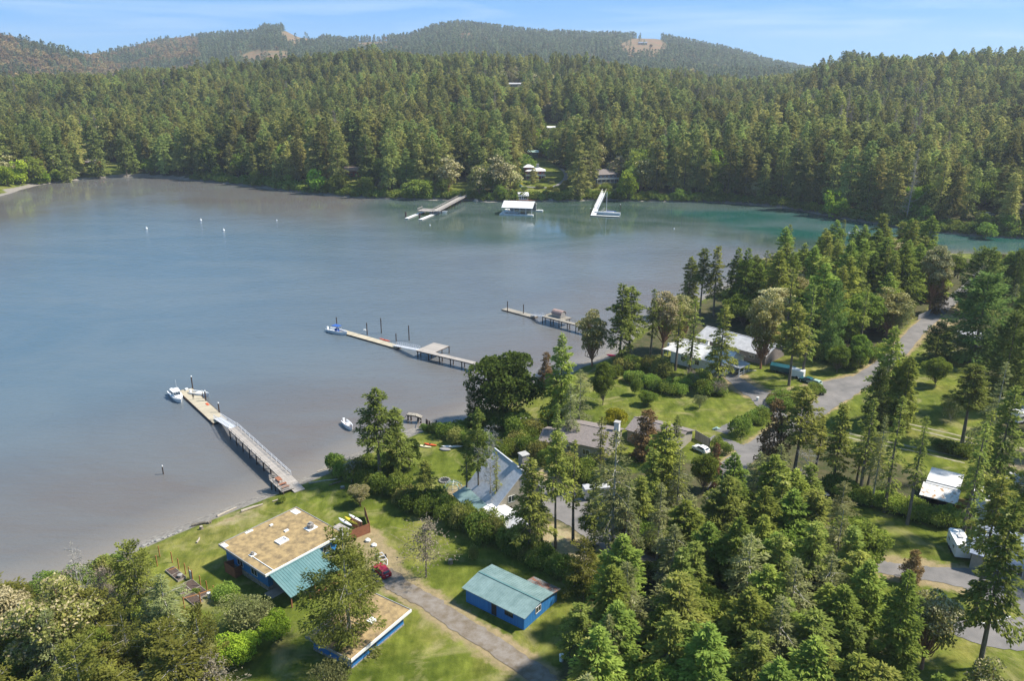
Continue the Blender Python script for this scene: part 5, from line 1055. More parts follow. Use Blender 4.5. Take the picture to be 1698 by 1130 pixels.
# pier 2
z2 = 2.4; f0 = W(567, 549, .5); f1 = W(662, 576, .5); p0 = W(693, 580, z2); p1 = W(790, 603, z2)
fl = thing('floating_dock', 'long narrow floating dock with the blue-canopied boat at its end', 'dock', (*f0, 0)); deckstrip(fl, f0, f1, 2.6, .5, .5, M_dock, .12, .5); q = MB(); d = Vector((f1[0] - f0[0], f1[1] - f0[1], 0)); q.box(0, d.length, -1.3, 1.3, -.3, .24); o = q.build('float', M_pile, fl); rz2 = math.atan2(d.y, d.x); o.rotation_euler = (0, 0, rz2)
gw = thing('gangway', 'white gangway on the middle dock beside the orange kayak', 'gangway', (*f1, 0)); gangway(gw, lerp2(f0, f1, .93), p0, 1.6, .75, z2)
pi = thing('pier', 'narrow wooden pier with a square landing reaching the big round tree', 'pier', (*p0, 0)); deckstrip(pi, p0, p1, 1.9, z2, z2, M_pier, .12, .5); dv = Vector((p1[0] - p0[0], p1[1] - p0[1], 0)).normalized(); sv = Vector((-dv.y, dv.x, 0))
if sv.y < 0: sv = -sv
a = Vector((*lerp2(p0, p1, .02), 0)) + sv * .9; deckstrip(pi, tuple((a + dv * 2.5)[:2]), tuple((a + dv * 2.5 + sv * 7)[:2]), 6.0, z2 - .02, z2 - .02, M_pier, .12, .5)
for i in range(6):
    c_ = Vector((*lerp2(p0, p1, .02 + i * .19), 0)) - pi.location
    for s in (-.7, .7): q = MB(); p = c_ + sv * s; q.tube([(p.x, p.y, -3), (p.x, p.y, z2 - .4)], .17, 7); q.build('pile', M_pile, pi)
    q = MB(); q.tube([tuple(c_ + sv * 1.0 + Vector((0, 0, z2 - .48))), tuple(c_ - sv * 1.0 + Vector((0, 0, z2 - .48)))], .14, 4); q.build('crossbeam', M_pile, pi)
for u_, v_ in ((0, 7.2), (5.2, 7.2), (5.2, 3.6)): p = a + dv * (u_ + .2) + sv * v_ - pi.location; q = MB(); q.tube([(p.x, p.y, -3), (p.x, p.y, z2 - .15)], .16, 7); q.build('pile', M_pile, pi)
piling((559, 545), 4.0, 'dark piling behind the blue-canopied boat', 'pilings of the middle dock', cap=False); piling((609, 556), 4.3, 'dark piling halfway along the middle floating dock', 'pilings of the middle dock', cap=False); piling((632.5, 553), 5.3, 'tallest dark piling standing off the middle dock', 'pilings of the middle dock', cap=False)
piling((657, 566), 2.6, 'short dark piling beside the middle gangway', 'pilings of the middle dock', cap=False); piling((678.5, 565), 5.2, 'tall dark piling right of the middle gangway', 'pilings of the middle dock', cap=False)
p = W(638, 565, .5); kayak(p[0], p[1], .5, rz2, 5.2, M_orange, 'orange kayak lying on the middle floating dock'); p = W(605, 552, .5); q = thing('dock_box', 'small white box at the edge of the middle dock', 'box', (*p, .5)); b_ = MB(); b_.box(-.4, .4, -.3, .3, .6, 1.1); b_.build('lid', M_white, q); b_ = MB(); b_.box(-.1, .1, -.1, .1, 0, .6); b_.build('leg', M_white, q)
p = W(559, 551, .3); t = cruiser(p[0], p[1], rz2 + .05, 8.6, 'white boat with blue canopy at the tip of the middle dock', cabin=False); q = MB(); q.slab([(-1.5, -1.1, 2.6), (1.4, -1.0, 2.6), (1.4, 1.0, 2.6), (-1.5, 1.1, 2.6)], .1); q.build('canopy', M_tarp, t)
q = MB()
for sx, sy in ((-1.3, -.95), (-1.3, .95), (1.2, -.9), (1.2, .9)): q.tube([(sx, sy, .9), (sx, sy, 2.5)], .05, 4)
q.build('canopy_frame', M_alu, t); q = MB(); q.box(-.6, .6, -.5, .5, .4, 1.5); q.build('console', M_tarp, t)
# pier 3
z3 = 2.6; f0 = W(836, 512, .4); f1 = W(888, 526, .4); p0 = W(902, 524, z3); p1 = W(1003, 550, z3)
fl = thing('floating_dock', 'short weathered floating dock at the outer end of the shed pier', 'dock', (*f0, 0)); deckstrip(fl, f0, f1, 2.8, .45, .45, M_wood, .12, .6); q = MB(); d = Vector((f1[0] - f0[0], f1[1] - f0[1], 0)); q.box(0, d.length, -1.4, 1.4, -.3, .2); o = q.build('float', M_pile, fl); rz3 = math.atan2(d.y, d.x); o.rotation_euler = (0, 0, rz3)
gw = thing('gangway', 'white gangway between the weathered dock and the shed pier', 'gangway', (*f1, 0)); gangway(gw, lerp2(f0, f1, .9), p0, 1.4, .7, z3)
pi = thing('pier', 'weathered pier carrying a small barrel roofed shed', 'pier', (*p0, 0)); deckstrip(pi, p0, p1, 1.8, z3, z3, M_wood, .12, .6); dv = Vector((p1[0] - p0[0], p1[1] - p0[1], 0)).normalized(); sv = Vector((-dv.y, dv.x, 0)); sv = sv if sv.y > 0 else -sv
a = Vector((*p0, 0)) + sv * .85; deckstrip(pi, tuple((a + dv * 4)[:2]), tuple((a + dv * 4 + sv * 4)[:2]), 9, z3 - .02, z3 - .02, M_wood, .12, .6); railing(pi, p0, p1, z3, z3, 1 if sv.dot(Vector((-dv.y, dv.x, 0))) > 0 else -1, 1.8, 1.0, 3, M_wood)
for i in range(8):
    c_ = Vector((*lerp2(p0, p1, i * .14), 0)) - pi.location
    for s in (-.7, .7): q = MB(); p = c_ + sv * s; q.tube([(p.x, p.y, -3), (p.x, p.y, z3 - .15)], .16, 7); q.build('pile', M_pile, pi)
for u_ in (.3, 7.5): p = a + dv * u_ + sv * 4 - pi.location; q = MB(); q.tube([(p.x, p.y, -3), (p.x, p.y, z3 - .2)], .16, 7); q.build('pile', M_pile, pi)
c_ = a + dv * 4.3 + sv * 2.0; bs = thing('boat_shed', 'small barrel roofed shed standing on the weathered pier', 'shed', (c_.x, c_.y, z3), math.atan2(dv.y, dv.x)); arc = [(-1.4 * math.cos(math.pi * i / 8), 1.0 + 1.3 * math.sin(math.pi * i / 8)) for i in range(9)]
q = MB(); q.prismx([(-1.4, 0)] + arc + [(1.4, 0)], -2.0, 2.0); q.build('wall', M_rail, bs); q = MB(); q.prismx([(y * 1.05, z * 1.03 + .02) for y, z in arc] + [(y * .99, z * .99 + .02) for y, z in arc[::-1]], -2.2, 2.2); q.build('roof', mat('faded pink roofing', (.34, .24, .21), (.24, .17, .15), rough=.9), bs)
q = MB(); q.box(-2.05, -2.0, -.5, .5, .02, 1.8); q.build('door', M_pile, bs)
piling((841.5, 519), 4.4, 'dark piling near the tip of the weathered dock', 'pilings of the shed pier', cap=False); piling((868, 522), 3.8, 'dark piling midway along the weathered dock', 'pilings of the shed pier', cap=False)
# ruined pier
rp = thing('ruined_pier', 'broken grey remains of an old pier off the small lawn', 'pier', (*W(680, 698, 0), 0))
for (pa, pb, za, zb_) in (((676, 686), (690, 688), 2.2, 2.2), ((690, 688), (700, 692), 2.2, 1.6), ((716, 703), (726, 703), 1.4, 1.3), ((724, 702), (738, 709), 1.3, .9)):
    a, b_ = W(*pa, za), W(*pb, zb_); deckstrip(rp, a, b_, 1.4, za, zb_, M_wood, .12, .4)
for p in ((677, 697), (682, 698), (693, 700), (698, 702), (708, 708), (713, 709), (723, 709), (729, 711), (694, 699), (707, 706)):
    x, y = W(*p, 0); q = MB(); lx, ly = rg.uniform(-.25, .25), rg.uniform(-.25, .25); q.tube([(x - rp.location.x, y - rp.location.y, -1.5), (x - rp.location.x + lx, y - rp.location.y + ly, 1.7)], .2, 6); q.build('pile', M_pile, rp)
for (pa, pb) in (((671, 692), (678, 684)), ((674, 697), (680, 689)), ((693, 692), (698, 699)), ((724, 709), (717, 700))): a, b_ = W(*pa, .3), W(*pb, 2); q = MB(); q.tube([(a[0] - rp.location.x, a[1] - rp.location.y, .1), (b_[0] - rp.location.x, b_[1] - rp.location.y, 2)], .08, 4); q.build('brace', M_wood, rp)

# ------------------------------------------------------------------ air
hz = MB().box(-6050, 6050, -350, 6500, -4, 330); hm_ = bpy.data.materials.new('air'); hm_.use_nodes = True; hn = hm_.node_tree; hn.nodes.remove(hn.nodes['Principled BSDF'])
pv = hn.nodes.new('ShaderNodeVolumePrincipled'); pv.inputs['Color'].default_value = (.80, .88, 1, 1); pv.inputs['Density'].default_value = .000095; pv.inputs['Anisotropy'].default_value = .2
hn.links.new(pv.outputs[0], hn.nodes['Material Output'].inputs['Volume'])
ho = hz.build('haze', hm_); ho['kind'] = 'stuff'
# ------------------------------------------------------------------ more houses
def gable(label, pA, pB, zr, wl_, wr_, ze, mw, mr, name='house', cat='house', over=.5, wins=(), chim=None, zg=None, rib=0, base=-.5, zabs=False):
    """ridge from pixel pA to pixel pB at height zr above ground; wl_/wr_ half widths towards local -y / +y"""
    g0 = float(zt(*W(*pB, 6))) if zg is None else zg; zr_ = g0 + zr; A = Vector(W(*pA, zr_)); B = Vector(W(*pB, zr_)); d = B - A; L_ = d.length; rz_ = math.atan2(d.y, d.x)
    t = thing(name, label, cat, (A.x, A.y, g0), rz_); hl = ze if not isinstance(ze, tuple) else ze[0]; hr_ = ze if not isinstance(ze, tuple) else ze[1]
    q = MB(); q.prismx([(-wl_, base), (-wl_, hl), (0, zr - .15), (wr_, hr_), (wr_, base)], over, L_ - over); q.build('wall', mw, t)
    for s, w_, h_ in ((-1, wl_, hl), (1, wr_, hr_)):
        k_ = (zr - h_) / w_; e = over * .8; quad = [(0, s * (w_ + e), h_ - k_ * e + .1), (L_, s * (w_ + e), h_ - k_ * e + .1), (L_, 0, zr + .06), (0, 0, zr + .06)]; quad = quad if s < 0 else [quad[1], quad[0], quad[3], quad[2]]
        q = MB(); q.slab(quad, .14); ro_ = q.build('roof', mr, t)
        if rib: ribs(ro_, quad, rib, mr)
    q = MB(); q.box(-.03, L_ + .03, -.15, .15, zr + .05, zr + .14); q.build('ridge_cap', mr, t)
    for (ax_, u, v, z_, ww, hh) in wins:
        if ax_ == 'L': window(t, u * L_, -wl_, z_, ww, hh, 'x', -1)
        elif ax_ == 'R': window(t, u * L_, wr_, z_, ww, hh, 'x', 1)
        elif ax_ == 'F': window(t, L_ - over, v, z_, ww, hh, 'y', 1)
        elif ax_ == 'B': window(t, over, v, z_, ww, hh, 'y', -1)
    for c_ in (chim or ()):
        u, v, z0_, z1_, r_, cm = c_; q = MB(); q.box(u * L_ - r_, u * L_ + r_, v - r_, v + r_, z0_, z1_); ch_ = q.build('chimney', cm, t); q = MB(); q.box(u * L_ - r_ - .12, u * L_ + r_ + .12, v - r_ - .12, v + r_ + .12, z1_, z1_ + .18); q.build('chimney_cap', M_conc, ch_)
    return t, L_
mh, Lm = gable('tall house with a steep slate roof and stone chimney', (820, 744), (869, 783), 9.2, 6.4, 4.4, (2.9, 4.2), M_tan, M_slate, wins=[('F', 0, -2.5, 3.2, 1.4, 1.3), ('F', 0, .2, 6.0, 1.2, 1.2), ('F', 0, 1.6, .8, 1.4, 1.4), ('L', .3, 0, .9, 1.4, 1.2)], chim=[(.76, 1.6, 3, 11.3, .75, M_stone)])
q = MB(); q.box(Lm - .55, Lm - .48, -4.6, -2.4, 0, 2.3); q.build('door', M_pile, mh)
q = MB(); q.slab([(.5, -6.9, 2.95), (Lm - .2, -6.9, 2.95), (Lm - .6, -10.3, 2.35), (1.2, -10.3, 2.35)], .1); vr = q.build('veranda_roof', M_tealold, mh)
for u in (1.6, Lm * .5, Lm - 1): q = MB(); q.box(u - .08, u + .08, -10.2, -10.04, -.2, 2.3); q.build('post', M_cedar, mh)
pav, Lp = gable('small outbuilding with a pale flat metal roof below the slate roof', (808, 838), (842, 858), 3.0, 2.6, 2.6, 2.6, M_dgreen, M_wroof, name='outbuilding', cat='building', wins=[('F', 0, 0, .9, 1.2, 1.1)])
q = MB(); q.slab([(Lp * .3, -2.9, 2.75), (Lp * .75, -2.9, 2.75), (Lp * .75, 2.9, 3.25), (Lp * .3, 2.9, 3.25)], .05); 
x, y, z = G(848, 893); ga = thing('garden_shed', 'dark green shed with white window trim in the hedge', 'shed', (x, y, z), mh.rotation_euler.z)
q = MB(); q.box(-2, 2, -2, 2, -.2, 2.4); q.build('wall', M_dgreen, ga); q = MB(); q.slab([(-2.4, -2.4, 2.5), (2.4, -2.4, 2.5), (2.4, 2.4, 3.3), (-2.4, 2.4, 3.3)], .15); q.build('roof', M_groof, ga); window(ga, 2.0, 0, .9, 1.2, 1.2, 'y', 1); window(ga, 0, -2, .9, 1.2, 1.2)
q = MB(); [q.v.append((*W(px_, py_, 0), 0)) for px_, py_ in []]
pts = [G(*p) for p in ((770, 822), (802, 800), (835, 838), (862, 850), (850, 880), (812, 862), (780, 845))]; ps = thing('patio', 'reddish paved terrace beside the teal climbing dome', 'terrace', pts[0]); q = MB(); q.prism([(p[0] - pts[0][0], p[1] - pts[0][1]) for p in pts], -.3, .12); q.build('paving', M_ground2, ps)
for i, (u, v) in enumerate([(774, 808), (771, 828)]):
    x, y, z = G(u, v); t = thing('patio_post', ['dark post at the lawn edge of the terrace', 'dark post at the hedge side of the terrace'][i], 'post', (x, y, z)); q = MB(); q.box(-.1, .1, -.1, .1, 0, 2.0); q.build('shaft', M_pile, t); q = MB(); q.box(-.14, .14, -.14, .14, 2.0, 2.08); q.build('cap', M_pile, t)
# teal dome frame, fire ring, kayaks on the lawn
x, y, z = G(752, 812); dm = thing('climbing_dome', 'round teal topped frame dome on the lawn edge', 'play dome', (x, y, z))
for k_ in range(8): a = k_ * math.pi / 4; q = MB(); q.tube([(2.0 * math.cos(a), 2.0 * math.sin(a), 0), (1.75 * math.cos(a), 1.75 * math.sin(a), .9), (1.0 * math.cos(a), 1.0 * math.sin(a), 1.55), (0, 0, 1.75)], .05, 4); q.build('rib', M_teal if k_ % 2 else M_white, dm)
for rr__, zz in ((1.75, .9), (1.0, 1.55)): q = MB(); q.tube([(rr__ * math.cos(k_ * math.pi / 8), rr__ * math.sin(k_ * math.pi / 8), zz) for k_ in range(17)], .05, 4); q.build('hoop', M_teal, dm)
x, y, z = G(737, 798); fr_ = thing('fire_ring', 'stone fire ring on the small lawn', 'fire pit', (x, y, z))
for k_ in range(14): a = k_ * math.pi / 7; q = MB(); q.tube([(0, 0, -.05), (0, 0, .3)], [.27, .2], 6); o = q.build('stone', M_rock, fr_); o.location = (1.1 * math.cos(a), 1.1 * math.sin(a), 0)
q = MB(); q.tube([(0, 0, -.02), (0, 0, .06)], .85, 12); q.build('ash', M_black, fr_)
x, y, z = G(704, 742); kayak(x, y, z, -.35, 3.6, M_cream, 'cream kayak on the small lawn beside the orange one'); x, y, z = G(713.5, 739); kayak(x, y, z, -.35, 3.4, M_orange, 'orange kayak on the small lawn beside the cream one'); x, y, z = G(750, 742); kayak(x, y, z, .02, 5.0, M_gel, 'white canoe lying by the dark hedge', cat='canoe', w=.9)
x, y, z = G(738, 747); kayak(x, y, z, -.2, 2.8, M_rail, 'small upturned grey dinghy near the white canoe', cat='dinghy', w=1.3)

# brown roofed neighbour
nb, Ln = gable('large house with a brown shingle roof and white chimney', (938, 699), (1022, 716), 5.2, 5.8, 5.6, 3.4, M_tan, M_brownr, wins=[('L', .3, 0, 1, 1.6, 1.2), ('L', .6, 0, 1, 1.6, 1.2), ('F', 0, 0, 1, 1.6, 1.2)], chim=[(.985, 1.0, 2, 7.0, .55, M_white)])
nb2, Ln2 = gable('small brown roofed wing at the shore end of the shingled house', (900, 712), (928, 716), 4.0, 3.6, 3.6, 2.9, M_tan, M_brownr, wins=[('L', .5, 0, 1, 1.4, 1.2)])
nb3, Ln3 = gable('long low brown roofed garage behind the bronze leaved tree', (1052, 692), (1140, 716), 4.0, 4.2, 4.2, 2.6, M_tan, M_brownr, wins=[('R', .5, 0, 1, 1.4, 1.2)])
x, y, z = G(866, 716); ch = thing('chimney_stack', 'white free standing outdoor fireplace beside the pergola', 'fireplace', (x, y, z)); q = MB(); q.box(-.8, .8, -.8, .8, 0, 3.6); q.build('stack', M_white, ch); q = MB(); q.box(-1, 1, -1, 1, 3.6, 3.85); q.build('cap', M_conc, ch)
x, y, z = G(879, 714); pg = thing('pergola', 'white slatted pergola beside the outdoor fireplace', 'pergola', (x, y, z), -.5)
for i in range(8): q = MB(); q.box(-1.6 + i * .45, -1.5 + i * .45, -2, 2, 2.4, 2.5); q.build('slat', M_white, pg)
for sx in (-1.5, 1.5):
    for sy in (-1.8, 1.8): q = MB(); q.box(sx - .08, sx + .08, sy - .08, sy + .08, 0, 2.4); q.build('post', M_white, pg)
board_fence([G(1152, 728), G(1176, 742)], 2.2, 'pale vertical board fence beside the garage', M_wood, .3, True)
car((1162, 749), 2.2, M_gel, 'silver white car half hidden behind the pale board fence', scale=.95)
# white house and long grey roofed house
wh, Lw = gable('white cottage with white roof and posted porch by the drive', (1128, 561), (1222, 586), 5.6, 5.2, 5.2, 3.2, M_white, M_wroof, wins=[('L', .25, 0, 1, 1.3, 1.3), ('L', .5, 0, 1, 1.3, 1.3), ('L', .75, 0, 1, 1.3, 1.3), ('F', 0, 2, 1, 1.2, 1.2)], chim=[(.45, 1.4, 4, 6.6, .4, M_white)])
q = MB(); q.slab([(Lw, -3.4, 3.0), (Lw + 3.2, -3.4, 2.7), (Lw + 3.2, 2.4, 2.7), (Lw, 2.4, 3.0)], .14); q.build('porch_roof', M_groof, wh)
for yy in (-3.2, -.5, 2.2): q = MB(); q.box(Lw + 2.8, Lw + 3.0, yy - .1, yy + .1, 0, 2.6); q.build('porch_post', M_white, wh)
for zz in (.3, 1.0): q = MB(); q.box(Lw + 2.86, Lw + 2.94, -3.1, 2.1, zz, zz + .08); q.build('porch_rail', M_white, wh)
q = MB(); q.slab([(-3.0, -4.6, 2.6), (0, -4.6, 2.9), (0, .6, 2.9), (-3.0, .6, 2.6)], .14); q.build('porch_roof', M_wroof, wh)
for yy in (-4.4, -2, .4): q = MB(); q.box(-2.8, -2.6, yy - .1, yy + .1, 0, 2.5); q.build('porch_post', M_white, wh)
lh, Ll = gable('long grey roofed house among the madrones behind the white cottage', (1172, 541), (1290, 572), 5.0, 5.6, 5.4, 2.8, M_brownr, M_groof, wins=[('L', .6, 0, 1, 1.6, 1.2), ('L', .8, 0, 1, 1.6, 1.2)])
kn = G(1214, 618); t = thing('kerb_wall', 'low pale kerb wall in front of the white cottage porch', 'wall', kn, lh.rotation_euler.z + .9); q = MB(); q.box(0, 7, -.15, .15, 0, .4); q.build('coping', M_conc, t)
car((1337, 634), 2.3, M_tealc, 'dark teal car parked at the drive edge', scale=1.0); car((1350, 638), 2.3, M_sage, 'pale green car beside the dark teal one', scale=.95)
x, y, z = G(1298, 618); vt = thing('covered_trailer', 'dark tarpaulin covered trailer under the tall firs', 'trailer', (x, y, z), -.6); q = MB(); q.prismx([(-1.2, .5), (-1.2, 1.9), (0, 2.5), (1.2, 1.9), (1.2, .5)], -3.4, 3.4); q.build('tarpaulin', M_tealc, vt)
for xx in (-1.2, 1.2): q = MB(); q.tube([(xx, -1.25, .35), (xx, 1.25, .35)], .34, 10); q.build('wheel', M_tyre, vt)
x, y, z = G(1322, 626); vt = thing('cargo_trailer', 'plain white box trailer between the covered trailer and the teal car', 'trailer', (x, y, z), -.6); q = MB(); q.box(-1.8, 1.8, -1.0, 1.0, .4, 2.3); q.build('body', M_gel, vt)
q = MB(); q.tube([(0, -1.05, .33), (0, 1.05, .33)], .33, 10); q.build('wheel', M_tyre, vt)
x, y, z = G(1122, 578); t = cruiser(x, y, .3, 5.5, 'white boat on a trailer beside the white cottage porch', cabin=False); t.location.z = z + .7; 
x, y, z = G(1016, 591); kayak(x, y, z, -.3, 4, M_red, 'red and white dinghy on the bank beneath the madrone', cat='dinghy', w=1.4)
# barn with rusty white roofs
bn, Lb = gable('open fronted barn with white roof, its lower half rusty', (1536, 797), (1592, 811), 4.0, .2, 7.6, (3.9, 3.3), M_redw, M_wroof, name='barn', cat='barn')
q = MB(); q.slab([(-.4, -4.6, 2.9), (Lb + .2, -4.6, 2.9), (Lb + .2, -.35, 3.75), (-.4, -.35, 3.75)], .12); q.build('lean_to_roof', M_mrust, bn)
for i in range(5): q = MB(); q.box(.1 + i * (Lb - .4) / 4, .3 + i * (Lb - .4) / 4, -4.3, -4.1, -.3, 2.8); q.build('post', M_pile, bn)
q = MB(); q.box(0.3, Lb - .3, -1.2, -.9, -.3, 3.3); q.build('back_wall', M_black, bn); q = MB(); q.box(Lb * .75, Lb * .9, -4.0, -2.8, 0, 1.6); q.build('stall_box', M_redw, bn)
b2, _ = gable('white metal shed right of the rusty roofed barn', (1612, 815), (1644, 822), 3.6, 4.4, 4.0, 3.0, M_white, M_wroof, name='shed', cat='shed')
b3, _ = gable('grey white outbuilding at the right edge above the barns', (1668, 790), (1705, 800), 3.2, 3.6, 3.4, 2.6, M_white, M_groof, name='outbuilding', cat='building')
b4, _ = gable('low house with blue grey roof at the right edge', (1618, 878), (1735, 912), 4.4, 5.4, 5.6, 2.9, M_tan, M_broof, wins=[('L', .3, 0, 1, 1.4, 1.2), ('L', .5, 0, 1, 1.4, 1.2), ('L', .7, 0, 1, 1.4, 1.2)])
b5, _ = gable('brown roofed house among dark cypresses at the right edge', (1650, 458), (1730, 470), 5, 5, 5, 3, M_tan, M_brownr)
b6, _ = gable('house with dark brown roof in the bottom left corner', (-30, 1078), (10, 1096), 4.6, 6, 3.4, 3.0, M_tan, M_brownr)
b7, _ = gable('grey cabin behind the cypress beside the road', (1600, 543), (1640, 556), 3.6, 3.4, 3.4, 2.6, M_rail, M_groof, name='cabin', cat='building')
def rv(px, rz_, L_, label, m=None):
    x, y, z = G(*px); t = thing('camper_trailer', label, 'trailer', (x, y, z), rz_); q = MB(); q.prism([(-L_ / 2, -1.2), (L_ / 2 - .4, -1.2), (L_ / 2, -.8), (L_ / 2, .8), (L_ / 2 - .4, 1.2), (-L_ / 2, 1.2)], .55, 2.9); q.build('body', M_gel, t)
    for xx in (-.5, .5): q = MB(); q.tube([(xx, -1.23, .35), (xx, 1.23, .35)], .35, 10); q.build('wheel', M_tyre, t)
    for xx in (-L_ * .25, L_ * .2): window(t, xx, -1.2, 1.5, .9, .6); window(t, xx, 1.2, 1.5, .9, .6, 'x', 1)
    q = MB(); q.box(-.5, .4, -.4, .4, 2.9, 3.15); q.build('roof_vent', M_groof, t); q = MB(); q.tube([(L_ / 2, 0, .5), (L_ / 2 + 1.1, 0, .5)], .07, 4); q.build('tow_bar', M_pile, t); return t
rv((1587, 915), 1.35, 5.6, 'white camper trailer parked on the right lawn'); rv((1690, 684), .3, 5, 'white camper at the right edge, farther of two'); rv((1692, 700), .3, 4.6, 'white camper at the right edge, nearer of two')
board_fence([G(1522, 531), G(1548, 519), G(1566, 508), G(1572, 503)], 1.8, 'grey board fence along the far stretch of road', M_rail, .5, True, gap=.01)
barrel((1256, 700 - 35), .35, .9, M_white, 'small white bin at the edge of the drive island'); x, y, z = G(1188, 718 - 5); t = thing('tarp_heap', 'small pale green tarpaulin heap on the lawn', 'heap', (x, y, z)); q = MB(); q.tube([(-.9, 0, .1), (0, 0, .35), (.9, 0, .1)], [.2, .45, .15], 7); q.build('tarpaulin', M_sage, t)
kerb = thing('kerb', 'curved pale kerb around the planted island at the lower right', 'kerb', G(1600, 1030)); cp = catmull([G(*p)[:2] for p in ((1600, 1030), (1625, 1036), (1650, 1033), (1675, 1024))], 6)
for a, b_ in zip(cp[:-1], cp[1:]): z_ = float(zt(*a)); q = MB(); q.tube([(a[0] - kerb.location.x, a[1] - kerb.location.y, z_ - kerb.location.z + .1), (b_[0] - kerb.location.x, b_[1] - kerb.location.y, z_ - kerb.location.z + .1)], .14, 5); q.build('kerbstone', M_white, kerb)
x, y, z = G(1364, 825); tl = thing('utility_trailer', 'small dark wheeled trailer at the edge of the right lawn', 'trailer', (x, y, z), .3); q = MB(); q.box(-1.2, 1.2, -.7, .7, .5, .65); q.build('bed', M_rail, tl); q = MB(); q.tube([(0, -.85, .35), (0, .85, .35)], .35, 10); q.build('wheel', M_tyre, tl)
x, y, z = G(988, 826); tl = thing('parked_camper', 'pale box camper glimpsed behind the tall lichen grown fir', 'trailer', (x, y, z), .2); q = MB(); q.box(-2.6, 2.6, -1.1, 1.1, .5, 2.7); q.build('body', M_groof, tl); q = MB(); q.tube([(0, -1.13, .35), (0, 1.13, .35)], .35, 10); q.build('wheel', M_tyre, tl)

# ------------------------------------------------------------------ far shore houses and docks
def far_house(px, w, dpt, h, zr, label, mw, mr, rz_=0.0, deck=False, chim=False, hip=False, lift=0):
    x, y, z = G(*px); t = thing('house', label, 'house', (x, y, z + lift), rz_); q = MB(); q.box(-w / 2, w / 2, 0, dpt, -3, h); q.build('wall', mw, t)
    q = MB(); e = 1.0
    if hip: q.add([(-w / 2 - e, -e, h), (w / 2 + e, -e, h), (w / 2 + e, dpt + e, h), (-w / 2 - e, dpt + e, h), (-w * .2, dpt / 2, zr), (w * .2, dpt / 2, zr)], [(0, 1, 5, 4), (1, 2, 5), (2, 3, 4, 5), (3, 0, 4), (3, 2, 1, 0)])
    else: q.slab([(-w / 2 - e, -e, h - .1), (w / 2 + e, -e, h - .1), (w / 2 + e, dpt / 2, zr), (-w / 2 - e, dpt / 2, zr)], .25); q.slab([(-w / 2 - e, dpt / 2, zr), (w / 2 + e, dpt / 2, zr), (w / 2 + e, dpt + e, h - .1), (-w / 2 - e, dpt + e, h - .1)], .25)
    q.build('roof', mr, t); n = max(2, int(w / 3))
    for i in range(n):
        for zz in ([1.0] if h < 4.5 else [1.0, h / 2 + .9]): window(t, -w / 2 + (i + .5) * w / n, 0, zz, w / n * .5, 1.3)
    if deck:
        for zz in ([0] if h < 4.5 else [0, h / 2]):
            q = MB(); q.box(-w / 2 - .5, w / 2 + .5, -2.6, -.02, zz - .15, zz); q.box(-w / 2 - .5, w / 2 + .5, -2.66, -2.56, zz + .85, zz + .98); q.box(-w / 2 - .5, w / 2 + .5, -2.63, -2.6, zz, zz + .8) if zz else q.box(-w / 2 - .5, w / 2 + .5, -2.62, -2.58, zz + .35, zz + .45)
            for i in range(6): xx = -w / 2 - .4 + i * (w + .8) / 5; q.box(xx - .1, xx + .1, -2.7, -2.5, zz - 3 if not zz else zz - h / 2, zz + .9)
            q.build('deck', M_white, t)
    if chim: q = MB(); q.box(w * .12 - .9, w * .12 + .9, dpt * .5 - .8, dpt * .5 + .8, h - 1, zr + 2.4); q.build('chimney', M_conc, t)
    return t
t = far_house((888, 298), 13, 9, 6.2, 8.4, 'two storey white roofed house on the far slope above the floating boathouse', M_redw, M_wroof, hip=True, deck=True, chim=True)
q = MB(); q.box(-8, -2, 2, 8, 5, 8.6); q.build('upper_wall', M_redw, t); q = MB(); q.add([(-9, 1, 8.6), (-1, 1, 8.6), (-1, 9, 8.6), (-9, 9, 8.6), (-6, 5, 10.4), (-4, 5, 10.4)], [(0, 1, 5, 4), (1, 2, 5), (2, 3, 4, 5), (3, 0, 4), (3, 2, 1, 0)]); q.build('upper_roof', M_wroof, t)
far_house((1006, 304), 15, 9, 6.4, 9.6, 'blue two storey house with white decks on the far shore', M_navy, M_brownr, rz_=.25, deck=True)
far_house((587, 293), 13, 8, 4.4, 6.8, 'brown house with a pinkish roof glimpsed between far shore trees', M_redw, mat('pink shingle roof', (.42, .28, .22), (.32, .21, .17), rough=.9), deck=False)
far_house((150, 277), 12, 8, 4.2, 6.2, 'dark red house among trees at the far left shore', M_redw, M_brownr, rz_=-.2)
far_house((906, 221), 15, 6, 3.2, 4.4, 'long white building in a gap halfway up the far wooded slope', M_white, M_wroof, lift=2); far_house((852, 151), 22, 9, 4, 5.5, 'pale roofed building near the crest of the far wood', M_tan, M_groof, lift=5)
far_house((884, 262), 7, 6, 2.8, 4, 'small pale green roofed shed above the white roofed house', M_dgreen, M_sage, lift=2)
far_house((1695, 362), 14, 9, 5, 7.5, 'grey house at the right end of the far shore', M_groof, M_brownr); far_house((1066, 74), 30, 15, 7, 10, 'tiny house on the bare hilltop at the right of the long hill', M_tan, M_broof)
for i, (u, v, mm_, lb) in enumerate([(1628, 359, M_gel, 'white car parked on the far right shore, nearer the cream madrone'), (1641, 358, M_alu, 'pale car parked on the far right shore, nearer the grey house')]): car((u, v), .1 * i, mm_, lb, scale=1.25)
